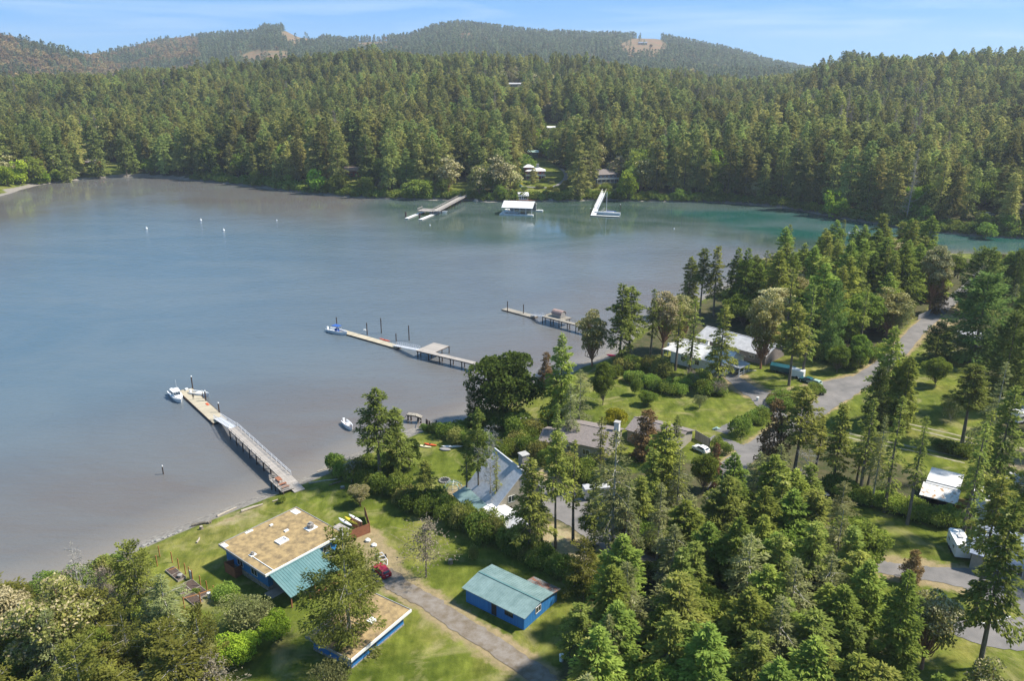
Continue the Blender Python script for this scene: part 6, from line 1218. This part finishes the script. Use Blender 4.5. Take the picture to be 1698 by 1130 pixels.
# floating boathouse
a = W(828, 355, .6); b_ = W(884, 357, .6); t = thing('boathouse', 'floating boathouse with a white roof on open posts', 'boathouse', (*a, 0), math.atan2(b_[1] - a[1], b_[0] - a[0])); Lh = math.hypot(b_[0] - a[0], b_[1] - a[1])
for (x0, x1, y0, y1) in ((0, Lh, 0, 1.8), (0, 3, 1.82, 17), (0, Lh + 3, 17.02, 19)): q = MB(); q.box(x0, x1, y0, y1, -.2, .7); q.build('float', M_white, t)
q = MB(); q.slab([(1.2, .2, 4.6), (Lh - .4, .2, 4.6), (Lh - .4, 8, 7.6), (1.2, 8, 7.6)], .2); q.slab([(1.2, 8, 7.6), (Lh - .4, 8, 7.6), (Lh - .4, 16, 4.6), (1.2, 16, 4.6)], .2); q.build('roof', M_wroof, t)
for i in range(6):
    for yy in (.9, 16): xx = 1.6 + i * (Lh - 2.6) / 5; q = MB(); q.box(xx - .14, xx + .14, yy - .14, yy + .14, .6, 4.5); q.build('post', M_white, t)
q = MB(); q.box(3.2, Lh - 1, 15.4, 15.6, .7, 4.4); q.build('back_wall', M_rail, t)
tb = GL(t, Lh * .3, 8.0, 0); cruiser(tb[0], tb[1], t.rotation_euler.z + math.pi, 8, 'white boat sheltering inside the floating boathouse')
q = thing('shore_cabin', 'little white cabin with tall windows on a brown waterside deck', 'cabin', G(868, 333), .1); q.location.z = 0; 
z0 = .9
b_ = MB(); b_.box(-9, 9, -2, 8, z0 - .3, z0); b_.build('deck', M_cedar, q); b_ = MB(); b_.prismx([(-.2, z0), (-.2, z0 + 3), (2.5, z0 + 4.6), (5.2, z0 + 3), (5.2, z0)], -3.2, 3.2)
o = b_.build('wall', M_white, q); b_ = MB(); b_.slab([(-3.6, -.8, z0 + 2.75), (3.6, -.8, z0 + 2.75), (3.6, 2.5, z0 + 4.75), (-3.6, 2.5, z0 + 4.75)], .15); b_.slab([(-3.6, 2.5, z0 + 4.75), (3.6, 2.5, z0 + 4.75), (3.6, 5.8, z0 + 2.75), (-3.6, 5.8, z0 + 2.75)], .15); b_.build('roof', M_wroof, q)
for i in range(4): window(q, -2.1 + i * 1.4, -.2, z0 + .5, .7, 1.9)
for xx in (-8.5, -4, 4, 8.5): b_ = MB(); b_.tube([(xx, -1.8, -3), (xx, -1.8, z0 - .3)], .2, 6); b_.build('pile', M_pile, q)
# far pier left
p0 = W(722, 350, 2.6); p1 = W(769, 326, 3); pi = thing('pier', 'pale wooden pier with a railed landing on the far shore', 'pier', (*p0, 0)); deckstrip(pi, p0, p1, 4.4, 2.6, 3.4, M_pier, .2, 1.2); dv = Vector((p1[0] - p0[0], p1[1] - p0[1], 0)); Lq = dv.length; dv.normalize(); sv = Vector((-dv.y, dv.x, 0)); sv = sv if sv.x < 0 else -sv
a = Vector((*p0, 0)) + dv * 3; deckstrip(pi, tuple((a + sv * 2)[:2]), tuple((a + sv * 11)[:2]), 9, 2.55, 2.55, M_pier, .2, 1.2); railing(pi, tuple((a + sv * 11 - dv * 4.4)[:2]), tuple((a + sv * 11 + dv * 4.4)[:2]), 2.6, 2.6, 1, .2, 1.3, 2.2, M_pier, 1, .1); railing(pi, tuple((a - dv * 4.4)[:2]), tuple((a + sv * 11 - dv * 4.4)[:2]), 2.6, 2.6, 1, .2, 1.3, 2.2, M_pier, 1, .1)
railing(pi, p0, p1, 2.6, 3.4, 1, 4.2, 1.2, 3, M_pier, 1, .08); railing(pi, p0, p1, 2.6, 3.4, -1, 4.2, 1.2, 3, M_pier, 1, .08)
for i in range(9):
    for s in (-1.8, 1.8): q = MB(); p = Vector((*p0, 0)) + dv * (i * Lq / 9) + Vector((-dv.y, dv.x, 0)) * s - pi.location; q.tube([(p.x, p.y, -3), (p.x, p.y, 2.3)], .22, 6); q.build('pile', M_pile, pi)
for (pa, pb, lb) in (((674, 362), (702, 351), 'white floating finger dock, left of the pair at the far pier'), ((697, 364), (724, 353), 'white floating finger dock, right of the pair at the far pier')):
    a, b_ = W(*pa, .5), W(*pb, .5); t = thing('floating_dock', lb, 'dock', (*a, 0)); deckstrip(t, a, b_, 2.6, .5, .5, M_white, .15, 1.5, False); d = Vector((b_[0] - a[0], b_[1] - a[1], 0)); q = MB(); q.box(0, d.length, -1.2, 1.2, -.3, .34); o = q.build('float', M_pier, t); o.rotation_euler = (0, 0, math.atan2(d.y, d.x))
    piling((pa[0] - 1, pa[1] - 1), 3.4, 'grey piling at the tip of the %s finger dock of the far pier' % ('left' if pa[0] < 680 else 'right'), 'pilings of the far finger docks', r=.5, cap=False)
p = W(727, 352.5, .3); cruiser(p[0], p[1], 0.1, 10, 'white boat tied below the far pier landing', cabin=False)
# far pier right with sailboat
p0 = W(989, 345, 2.0); p1 = W(1002, 318, 4.5); pi = thing('pier', 'steep white ramp pier beside the sailboat', 'pier', (*p0, 0)); deckstrip(pi, p0, p1, 2.6, 1.8, 5, M_white, .2, 1.2); railing(pi, p0, p1, 1.8, 5, 1, 2.6, 1.3, 3, M_white, 1, .1); railing(pi, p0, p1, 1.8, 5, -1, 2.6, 1.3, 3, M_white, 1, .1)
a = W(980, 357, .5); b_ = W(1027, 359, .5); t = thing('floating_dock', 'white L shaped float carrying the sailboat berth', 'dock', (*a, 0)); deckstrip(t, a, b_, 1.6, .55, .55, M_white, .15, 1.5, False); c_ = W(989, 347, .6); deckstrip(t, lerp2(a, b_, .08), c_, 3.2, .6, 1.7, M_white, .15, 1.5, False)
d = Vector((b_[0] - a[0], b_[1] - a[1], 0)); q = MB(); q.box(0, d.length, -.8, .8, -.3, .38); o = q.build('float', M_pile, t); o.rotation_euler = (0, 0, math.atan2(d.y, d.x))
piling((979, 355), 3.2, 'thin piling left of the sailboat float', 'pilings of the sailboat float', r=.2); piling((1028, 354), 5.4, 'thin white topped piling at the stern end of the sailboat float', 'pilings of the sailboat float', r=.2)
p = W(1008, 355, .3); sb = thing('sailboat', 'white sailboat with bare mast moored at the far float', 'sailboat', (*p, 0), math.pi + math.atan2(d.y, d.x)); hull(15, 3.6, 1.3, M_gel, sb); q = MB(); q.tube([(1.0, 0, .8), (1.0, 0, 13.5)], .14, 6); q.build('mast', M_alu, sb); q = MB(); q.tube([(.9, 0, 2.2), (-5, 0, 2.1)], [.22, .18], 6); q.build('boom', M_tarp, sb)
q = MB(); q.tube([(6.8, 0, 1.4), (1.05, 0, 13.2)], .10, 4); q.build('furled_jib', M_gel, sb); q = MB(); q.tube([(-7, 0, 1.3), (1, 0, 13.3)], .03, 3); q.tube([(.6, 1.7, 1.2), (1, 0, 10)], .03, 3); q.tube([(.6, -1.7, 1.2), (1, 0, 10)], .03, 3); q.build('rigging', M_rail, sb)
q = MB(); q.prism([(-3.4, -1.1), (2.6, -.8), (2.6, .8), (-3.4, 1.1)], 1.2, 1.75); q.build('coachroof', M_gel, sb)
p = W(1421, 387, .3); cruiser(p[0], p[1], .3, 9, 'white cabin boat glimpsed between treetops in the right channel')
x, y, z = G(866, 310); barrel((863, 311), .9, 1.8, M_teal, 'dark teal bin on the path below the white roofed house'); x, y, z = G(925, 327)
for (u, v, r_, lb) in ((927, 327, 3.0, 'large pale rock at the far waterline right of the little cabin'), (913, 331, 2.0, 'flat pale rock left of the large one at the far waterline'), (790, 334, 2.2, 'dark rock beside the foot of the far left pier')):
    x, y, z = G(u, v); rk = thing('rock', lb, 'rock', (x, y, z)); q = MB(); q.tube([(0, 0, -.5), (.1, .1, .5), (.3, 0, 1.2)], [r_, r_ * .9, r_ * .4], 8); q.build('stone', M_rock, rk)
# ------------------------------------------------------------------ trees and shrubs of the near shore
T = [
('madrone', 70, 950, 1118, 160, 'big madrone with cream blossom and orange trunk at the lower left corner'),
('madrone', -5, 975, 1085, 110, 'cream topped madrone cut by the left edge'),
('bare', 118, 900, 1012, 62, 'bare grey tree standing against the water at lower left'),
('pine', 212, 900, 1015, 100, 'olive shore pine by the waterline at lower left'),
('grey', 268, 952, 1105, 120, 'grey green drooping fir below the olive shore pine'),
('pine', 196, 1006, 1140, 74, 'tall olive pine left of the garden plot'),
('pine', 118, 1072, 1210, 120, 'yellow olive pine at the bottom left of the frame'),
('grey', 75, 1010, 1150, 95, 'lichen hung fir in front of the orange trunked madrone'),
('pine', 322, 1008, 1165, 95, 'brownish shore pine below the garden beds'),
('broad', 150, 1030, 1110, 70, 'green broadleaf tree between the lower left pines'),
('lichen', 350, 1092, 1200, 110, 'white twigged dead tree at the bottom edge'),
('lichen', 160, 945, 1010, 62, 'grey twiggy shrub tree behind the bare snag'),
('apple', 402, 990, 1040, 92, 'grey green fruit tree nearest the blue house'),
('bright', 452, 1016, 1062, 74, 'bright yellow green tree, right of a pair on the lawn'),
('bright', 388, 1052, 1098, 76, 'bright yellow green tree, left of a pair on the lawn'),
('bigpine', 568, 890, 1085, 142, 'big dark shore pine rising in front of the blue cottage'),
('lichen', 703, 868, 958, 105, 'nearly bare lichen grown tree on the lawn beside the drive'),
('olivebush', 785, 905, 932, 22, 'thin yellowish sapling left of the blue shed'),
('madrone', 594, 797, 840, 44, 'small cream tipped madrone on the grass corner'),
('apple', 545, 1092, 1190, 85, 'pale green shrubby tree at the bottom edge'),
('bush', 372, 970, 992, 46, 'round green garden shrub left of the patio'),
('apple', 432, 1000, 1040, 50, 'small grey shrub behind the bright yellow tree'),
('bush', 466, 823, 834, 14, 'small yellow green shrub beside the pier'),
('fir', 622, 643, 800, 84, 'tall ragged fir at the seaward corner of the small lawn'),
('fir', 654, 676, 793, 70, 'second tall fir beside the ragged corner fir'),
('oak', 676, 718, 778, 44, 'dark olive tree right of the two tall corner firs'),
('bare', 580, 757, 800, 34, 'pale bare trunk leaning toward the water'),
('fir', 703, 764, 842, 46, 'short fir in the middle of the boundary hedge'),
('oak', 836, 572, 700, 136, 'big round dark green tree on the shore by the middle pier'),
('cypress', 784, 642, 705, 34, 'grey conifer left of the big round tree'),
('bronze', 906, 584, 645, 34, 'thin reddish tree behind the round tree'),
('dense', 934, 553, 705, 64, 'dark narrow fir right of the round tree'),
('grey', 962, 612, 715, 62, 'pale lichen covered fir in front of the dark narrow one'),
('broad', 1003, 594, 672, 44, 'bright green upright tree on the middle lawn'),
('bronze', 1075, 680, 762, 66, 'bronze leaved tree beside the brown shingle roof'),
('golden', 1021, 676, 708, 42, 'golden yellow shrub tree behind the brown roof'),
('goldbush', 908, 682, 698, 30, 'small golden shrub beside the pergola'),
('goldbush', 890, 697, 714, 34, 'yellow climbing plant over the pergola'),
('bush', 1058, 628, 655, 26, 'small round tree on the middle lawn, nearest the water'),
('broad', 1074, 645, 672, 34, 'small round tree on the middle lawn, nearest the bronze tree'),
('apple', 1162, 653, 678, 26, 'small pale fruit tree alone on the middle lawn'),
('olivebush', 1300, 690, 712, 20, 'small olive shrub at the drive junction'),
('bush', 1228, 692, 722, 40, 'round dark shrub on a mulched bed by the path'),
('bush', 1190, 724, 745, 22, 'dark shrub beside the lower drive, left of two'),
('bush', 1205, 733, 752, 26, 'dark shrub beside the lower drive, right of two'),
('madrone', 985, 500, 608, 62, 'rust and cream madrone leaning over the water'),
('fir', 1032, 470, 610, 70, 'tall fir on the point beside the rust madrone'),
('fir', 1050, 474, 600, 66, 'tall dark fir behind the shore madrone'),
('madrone', 1106, 473, 590, 64, 'broad cream madrone left of the white cottage'),
('thin', 1085, 478, 598, 40, 'slim fir between the point fir and the cream madrone'),
('madrone', 1134, 470, 580, 50, 'cream topped madrone behind the slim firs'),
('thin', 1152, 495, 622, 50, 'tall slim fir before the white cottage roof'),
('thin', 1128, 500, 615, 44, 'slim dark fir left of the white cottage'),
('fir', 1205, 505, 645, 62, 'tall fir in front of the white cottage porch'),
('dense', 1146, 425, 515, 46, 'dark fir on the point, leftmost of the row against the water'),
('fir', 1169, 412, 522, 46, 'slim fir on the point, second of the row against the water'),
('fir', 1193, 407, 524, 48, 'tallest slim fir of the row against the water'),
('dense', 1227, 410, 522, 50, 'dark fir right of the tallest slim one on the point'),
('madrone', 1277, 468, 612, 70, 'large cream blossomed madrone with a straight grey trunk'),
('fir', 1325, 500, 640, 66, 'tall fir with a bare pale trunk near the parked cars'),
('thin', 1350, 470, 625, 44, 'slim fir right of the pale trunked fir'),
('cypress', 1390, 470, 600, 60, 'dark conifer above the drive junction'),
('broad', 1395, 565, 618, 42, 'bright round tree at the edge of the drive'),
('broad', 1432, 550, 612, 50, 'pale green tree behind the bright round one'),
('olivebush', 1465, 500, 545, 44, 'yellowish madrone like shrub by the grey fence'),
('apple', 1497, 500, 560, 46, 'silvery green tree beside the grey fence'),
('cypress', 1562, 535, 600, 66, 'round dense dark tree beside the upper road'),
('broad', 1560, 585, 640, 46, 'rounded mid green tree on the right lawn'),
('dense', 1485, 540, 700, 66, 'dense yellow green fir at the road junction, left one'),
('cypress', 1465, 610, 712, 50, 'dark dense conifer in front of the road junction firs'),
('dense', 1512, 590, 708, 62, 'broad dense green conifer at the right lawn edge'),
('fir', 1498, 585, 695, 50, 'fir with bare leaning trunk at the right lawn edge'),
('madrone', 1563, 395, 520, 56, 'cream crowned madrone before the channel'),
('bronze', 1565, 440, 520, 36, 'bronze tree below the cream crowned madrone'),
('cypress', 1640, 455, 600, 130, 'spreading dark cypress beside the upper road'),
('cypress', 1640, 412, 520, 96, 'dark cypress below the green channel'),
('cypress', 1690, 520, 680, 110, 'large cypress at the right edge'),
('cypress', 1694, 415, 500, 60, 'dark cypress at the right edge by the channel'),
('fir', 1622, 605, 735, 86, 'lone fir with a thick bare trunk on the right lawn'),
('apple', 1585, 655, 700, 42, 'small spreading tree beside the thick trunked fir'),
('thin', 1452, 660, 830, 60, 'slim ragged fir left of the white roofed barn, nearest the road'),
('grey', 1470, 690, 840, 52, 'lichen grown slim fir in the belt left of the barn'),
('thin', 1500, 655, 850, 56, 'slim fir in the tree belt, above the hedge'),
('thin', 1538, 690, 870, 54, 'slim fir leaning beside the white roofed barn'),
('fir', 1400, 668, 805, 72, 'fir in the belt between road and lawn, left part'),
('fir', 1335, 640, 790, 84, 'ragged fir standing over the lower road junction'),
('bronze', 1292, 662, 790, 62, 'bronze brown conifer above the lower drive'),
('bare', 1342, 745, 850, 60, 'bare grey snag in the tree belt beside the right lawn'),
('lichen', 1278, 775, 850, 70, 'pale leafless tree left of the grey snag'),
('thin', 1636, 700, 900, 60, 'tall dark fir between the barn and the camper'),
('thin', 1650, 680, 890, 60, 'slim fir right of the white metal shed'),
('fir', 1690, 640, 860, 96, 'tall fir at the right edge above the barns'),
('grey', 1670, 600, 800, 76, 'lichen grown fir behind the right edge firs'),
('fir', 1668, 790, 1020, 92, 'tall fir over the camper trailer'),
('fir', 1690, 830, 1110, 120, 'tall fir at the right edge over the blue grey roof'),
('dense', 1512, 945, 1140, 96, 'yellow green fir in front of the lower right drive'),
('madrone', 1560, 955, 1110, 100, 'cream blossomed madrone in the lower right'),
('madrone', 1655, 1085, 1240, 120, 'cream blossomed madrone in the bottom right corner'),
('bronze', 1520, 912, 965, 44, 'brownish shrub tree at the edge of the right lawn'),
('thin', 1449, 868, 960, 34, 'small pointed fir alone at the lawn edge'),
('fir', 792, 676, 835, 52, 'tall slim fir beside the steep slate roof, seaward one'),
('thin', 772, 728, 832, 38, 'short slim fir on the terrace edge'),
('bare', 812, 706, 850, 46, 'bare slim trunk before the slate roof'),
('thin', 822, 748, 852, 22, 'thin dead topped fir before the slate roof'),
('fir', 880, 760, 925, 84, 'dark fir in front of the tall house gable'),
('fir', 925, 715, 910, 66, 'tall fir on the drive edge right of the slate roof'),
('thin', 955, 730, 900, 52, 'slim fir beside the drive edge fir'),
('grey', 1022, 712, 945, 124, 'huge lichen silvered fir in the middle of the property'),
('grey', 1045, 790, 950, 70, 'reddish twigged fir below the silvered giant'),
('bronze', 1040, 850, 945, 48, 'pinkish brown dead topped conifer beside the paved drive'),
('pine', 970, 895, 985, 80, 'dark green pine over the boundary behind the blue shed'),
('dense', 1105, 700, 855, 88, 'dense olive fir behind the middle boundary'),
('grey', 1130, 745, 880, 70, 'pale fir beside the dense olive fir'),
('fir', 1082, 742, 868, 60, 'fir between the silvered giant and the olive fir'),
('broad', 1172, 742, 815, 52, 'bright green broadleaf tree beside the lower road'),
('bronze', 1190, 735, 812, 30, 'olive brown cypress beside the bright green tree'),
('thin', 1125, 688, 745, 34, 'young fir in front of the garage roof'),
('grey', 1150, 820, 960, 84, 'lichen grown fir at the right end of the boundary'),
('fir', 1210, 790, 940, 88, 'fir in the road side wood, uppermost'),
('grey', 948, 635, 740, 50, 'grey fir rising left of the brown roof'),
('fir', 990, 775, 905, 60, 'ragged fir between the drive edge fir and the silvered giant'),
('fir', 1062, 790, 905, 60, 'fir with full crown above the dark drive hedge'),
('grey', 1098, 800, 935, 62, 'pale lichen fir at the end of the paved drive'),
('thin', 900, 790, 900, 40, 'slim short fir between the dark gable fir and the drive edge fir'),
('thin', 1000, 690, 815, 44, 'slim fir rising before the brown shingle roof'),
('thin', 925, 668, 775, 40, 'slim dark fir between the pergola and the brown roof'),
]
for k_, xt, yt, yb, wd, lb in T: tree_px(k_, xt, yt, yb, lb, width=wd)
# hedges and shrub belts: every shrub a thing
def belt(pts, n, h, kinds, label, group, w=1.0, spread=6, cat=None):
    C = catmull(pts, 12)
    for i in range(n):
        q_ = i / n; lw = ', seaward third' if q_ < .33 else ', middle third' if q_ < .66 else ', inland third'; lw = lw if n > 20 else ''
        p = C[min(int(i / n * len(C)), len(C) - 1)]; u, v = p[0] + trng.uniform(-spread, spread), p[1] + trng.uniform(-spread, spread) * .6; x, y, z = G(u, v); hh = h * trng.uniform(.7, 1.25)
        plant(kinds[i % len(kinds)], x, y, z, hh, label + lw, group + lw, wide=(.66 if h > 3.3 else .8) * w * trng.uniform(.85, 1.25) * (h / hh) ** .4)
belt([(570, 788), (605, 800), (650, 818), (700, 845), (750, 868), (800, 893), (850, 915), (900, 940), (950, 968), (1000, 998)], 46, 4.0, ['bush', 'bush', 'bush', 'olivebush', 'bush'], 'tangled green shrub in the long boundary hedge above the blue shed', 'shrubs of the long boundary hedge', .95, 12)
belt([(665, 828), (705, 840), (760, 862), (820, 888), (870, 910)], 18, 3.6, ['bush', 'bush', 'bush'], 'tall shrub on the inner side of the long boundary hedge', 'inner shrubs of the long boundary hedge', .9, 12)
belt([(560, 780), (590, 785), (620, 790), (650, 785), (640, 770), (600, 775)], 14, 2.6, ['bush'], 'low shrub around the feet of the corner firs', 'shrubs under the corner firs', 1.0, 10)
belt([(745, 728), (775, 738), (800, 745), (830, 752), (860, 750), (900, 765), (950, 790), (1000, 815), (1060, 850)], 32, 3.6, ['bush', 'bush', 'olivebush'], 'dark shrub of the hedge behind the steep slate roof', 'shrubs of the upper boundary hedge', .95, 9)
belt([(790, 700), (820, 706), (850, 712), (880, 722), (850, 735), (900, 745)], 16, 4.2, ['bush', 'olivebush', 'bush', 'bush'], 'mid green shrub between the round tree and the pergola', 'shrubs left of the pergola', 1.05, 10)
belt([(700, 712), (720, 716), (745, 718), (768, 712), (790, 700)], 9, 2.0, ['bush'], 'low green shrub by the ruined pier', 'shrubs by the ruined pier', 1.0, 4)
belt([(1045, 632), (1065, 638), (1090, 646), (1115, 652), (1130, 658)], 14, 3.0, ['bush'], 'clipped looking shrub in the curved hedge on the middle lawn', 'shrubs of the curved hedge', 1.0, 3)
belt([(1010, 625), (1040, 615), (1075, 618), (1100, 628)], 12, 4.4, ['bush', 'bush', 'olivebush'], 'leafy shrub behind the curved hedge near the shore', 'shrubs behind the curved hedge', 1.0, 8)
belt([(1130, 640), (1155, 640), (1180, 648), (1195, 655), (1150, 650)], 16, 3.6, ['bush', 'drybush', 'bush'], 'dull shrub in the bank before the white cottage', 'shrubs before the white cottage', 1.0, 8)
belt([(1275, 668), (1300, 662), (1330, 655), (1355, 650), (1345, 662), (1310, 672), (1280, 678)], 16, 2.6, ['bush', 'olivebush', 'bush'], 'shrub on the planted island between the drives', 'shrubs on the drive island', 1.0, 5)
belt([(1240, 705), (1255, 700), (1270, 695), (1260, 690)], 7, 2.6, ['bush'], 'green shrub beside the bronze conifer', 'shrubs beside the bronze conifer', 1.0, 4)
belt([(1345, 590), (1375, 600), (1410, 608), (1440, 602), (1470, 585)], 12, 3.4, ['bush', 'broad'][:1], 'green shrub on the bank above the drive', 'shrubs above the drive', 1.1, 6)
belt([(1375, 812), (1410, 826), (1450, 838), (1500, 852), (1545, 866), (1580, 870)], 28, 3.0, ['bush'], 'green shrub in the hedge along the top of the right lawn', 'shrubs of the right lawn hedge', 1.0, 5)
belt([(1555, 745), (1580, 752), (1605, 758)], 9, 2.4, ['bush'], 'shrub in the short hedge between the two grass tracks', 'shrubs between the grass tracks', 1.0, 3)
belt([(1062, 895), (1075, 905), (1092, 912), (1108, 915)], 9, 3.2, ['bush'], 'dark hedge shrub above the paved drive', 'shrubs of the hedge above the paved drive', 1.0, 3)
belt([(1020, 960), (1045, 965), (1065, 960), (1030, 985)], 9, 3.0, ['bush', 'olivebush'], 'shrub below the paved drive', 'shrubs below the paved drive', 1.1, 6)
belt([(1640, 830), (1670, 840), (1700, 850), (1680, 865)], 10, 3.4, ['bush'], 'shrub between the white shed and the blue grey roof', 'shrubs at the right edge', 1.0, 8)
belt([(-20, 1000), (60, 985), (110, 975), (160, 958), (200, 940), (140, 990), (180, 1000)], 20, 2.8, ['bush', 'drybush', 'olivebush', 'drybush'], 'brown green shrub along the lower left bank', 'shrubs of the lower left bank', 1.1, 10)
belt([(230, 1030), (280, 1060), (240, 1090), (300, 1110), (220, 1120)], 12, 3.0, ['bush', 'olivebush'], 'shrub under the lower left pines', 'shrubs under the lower left pines', 1.1, 14)
belt([(735, 935), (745, 928), (760, 925)], 0, 1, ['bush'], 'x', None)
# woods on the near shore
def wood(poly, step, kinds, hr, label, group, seed, clear=()):
    r_ = random.Random(seed); W_ = [G(*p)[:2] for p in poly]; xs_ = [p[0] for p in W_]; ys_ = [p[1] for p in W_]; x = min(xs_); n = 0
    while x < max(xs_):
        y = min(ys_)
        while y < max(ys_):
            a, b_ = x + r_.uniform(-.42, .42) * step, y + r_.uniform(-.42, .42) * step; y += step
            if not in_poly(np.array(a), np.array(b_), W_): continue
            z = float(zt(a, b_)); u, v = proj(a, b_, z)
            if any(in_poly(u, v, c_) for c_ in clear) or u > 1830 or u < -120: continue
            kd = r_.choice(kinds); h = r_.uniform(*hr) * (.7 if kd in ('broad', 'madrone') else 1)
            if seed == 12 and u > 1545: h = min(h, max(3.0, (v - 416) * b_ / CF * 1.05))
            tv = proj(a, b_, z + h)[1]; lb_ = label if isinstance(label, str) else label[kd]; gp_ = group if isinstance(group, str) else group[kd]
            if seed == 11: w_ = ' nearest the bottom edge' if v > 1150 else (' towards the blue shed' if u < 1130 else ' beside the right lawn' if u > 1340 else ' above the roadside'if v < 930 else ' in its middle'); lb_ += w_; gp_ += w_
            if seed == 12: w_ = ' near the white cottage' if u < 1330 else ' beside the upper road' if v > 520 else ' towards the channel' if v < 465 else ' in its middle'; lb_ += w_; gp_ += w_
            if tv > 1150: continue
            plant(kd, a, b_, z, h, lb_, gp_, wide=r_.uniform(1.15, 1.5)); n += 1
        x += step
    return n
LW = {k_: ('%s in the lower right wood' % d_) for k_, d_ in (('fir', 'layered green fir'), ('dense', 'full yellow green fir'), ('grey', 'lichen grey fir'), ('broad', 'broadleaf tree'), ('madrone', 'blossoming madrone'))}
LG = {k_: 'lower right wood, %s' % d_ for k_, d_ in (('fir', 'layered firs'), ('dense', 'full firs'), ('grey', 'grey firs'), ('broad', 'broadleaf trees'), ('madrone', 'madrones'))}
n1 = wood([(960, 1100), (1010, 1035), (1075, 995), (1120, 960), (1190, 880), (1225, 850), (1300, 850), (1350, 875), (1400, 925), (1435, 985), (1450, 1060), (1480, 1180), (1560, 1330), (1700, 1500), (800, 1500), (925, 1240)], 5.3, ['fir', 'dense', 'dense', 'grey', 'fir', 'broad', 'dense'], (12.5, 17), LW, LG, 11, clear=[[(1428, 800), (1700, 800), (1700, 1085), (1500, 1085), (1452, 985)]])
NW = {k_: ('%s in the thick wood on the right hand point' % d_) for k_, d_ in (('fir', 'tall fir'), ('dense', 'dense dark fir'), ('thin', 'slim fir'), ('broad', 'broadleaf tree'), ('madrone', 'cream flecked madrone'))}
NG = {k_: 'wood on the point, %s' % d_ for k_, d_ in (('fir', 'tall firs'), ('dense', 'dark firs'), ('thin', 'slim firs'), ('broad', 'broadleaf trees'), ('madrone', 'madrones'))}
n2 = wood([(1215, 530), (1240, 490), (1300, 466), (1400, 446), (1520, 438), (1700, 438), (1850, 445), (1850, 480), (1640, 500), (1560, 498), (1510, 520), (1480, 560), (1440, 585), (1370, 590), (1300, 570), (1250, 555)], 8.2, ['fir', 'dense', 'dense', 'thin', 'broad', 'madrone', 'dense'], (18, 26), NW, NG, 12, clear=[[(1500, 540), (1560, 495), (1620, 450), (1660, 450), (1600, 520), (1530, 560)], [(1600, 520), (1640, 520), (1640, 470), (1600, 480)]])
n3 = wood([(1650, 560), (1850, 560), (1850, 1000), (1720, 960), (1705, 800), (1680, 740), (1700, 700), (1660, 640)], 8.5, ['fir', 'dense', 'grey'], (15, 22), {'fir': 'layered fir at the right edge of the near woods', 'dense': 'full green fir at the right edge of the near woods', 'grey': 'lichen fir at the right edge of the near woods'}, {'fir': 'right edge layered firs', 'dense': 'right edge full firs', 'grey': 'right edge lichen firs'}, 13, clear=[[(1655, 775), (1720, 780), (1720, 830), (1655, 830)], [(1600, 860), (1760, 890), (1760, 960), (1600, 940)], [(1670, 660), (1720, 660), (1720, 710), (1670, 710)]])
n4 = wood([(1300, 790), (1330, 765), (1400, 770), (1460, 790), (1520, 810), (1530, 850), (1440, 830), (1360, 812)], 7.5, ['thin', 'fir', 'thin', 'broad'], (12, 17), {'thin': 'slim fir in the belt above the right lawn', 'fir': 'fuller fir in the belt above the right lawn', 'broad': 'broadleaf tree in the belt above the right lawn'}, {'thin': 'lawn belt slim firs', 'fir': 'lawn belt fuller firs', 'broad': 'lawn belt broadleaf trees'}, 14)
n5 = wood([(-140, 1110), (-20, 1040), (60, 1060), (250, 1080), (400, 1180), (330, 1350), (-100, 1350)], 6.5, ['pine', 'grey', 'broad', 'pine'], (8, 13), {'pine': 'olive pine filling the bottom left corner', 'grey': 'grey fir filling the bottom left corner', 'broad': 'broadleaf tree filling the bottom left corner'}, {'pine': 'bottom left pines', 'grey': 'bottom left grey firs', 'broad': 'bottom left broadleaf trees'}, 15, clear=[[(0, 1080), (80, 1060), (100, 1130), (0, 1130)]])
print('woods', n1, n2, n3, n4, n5)
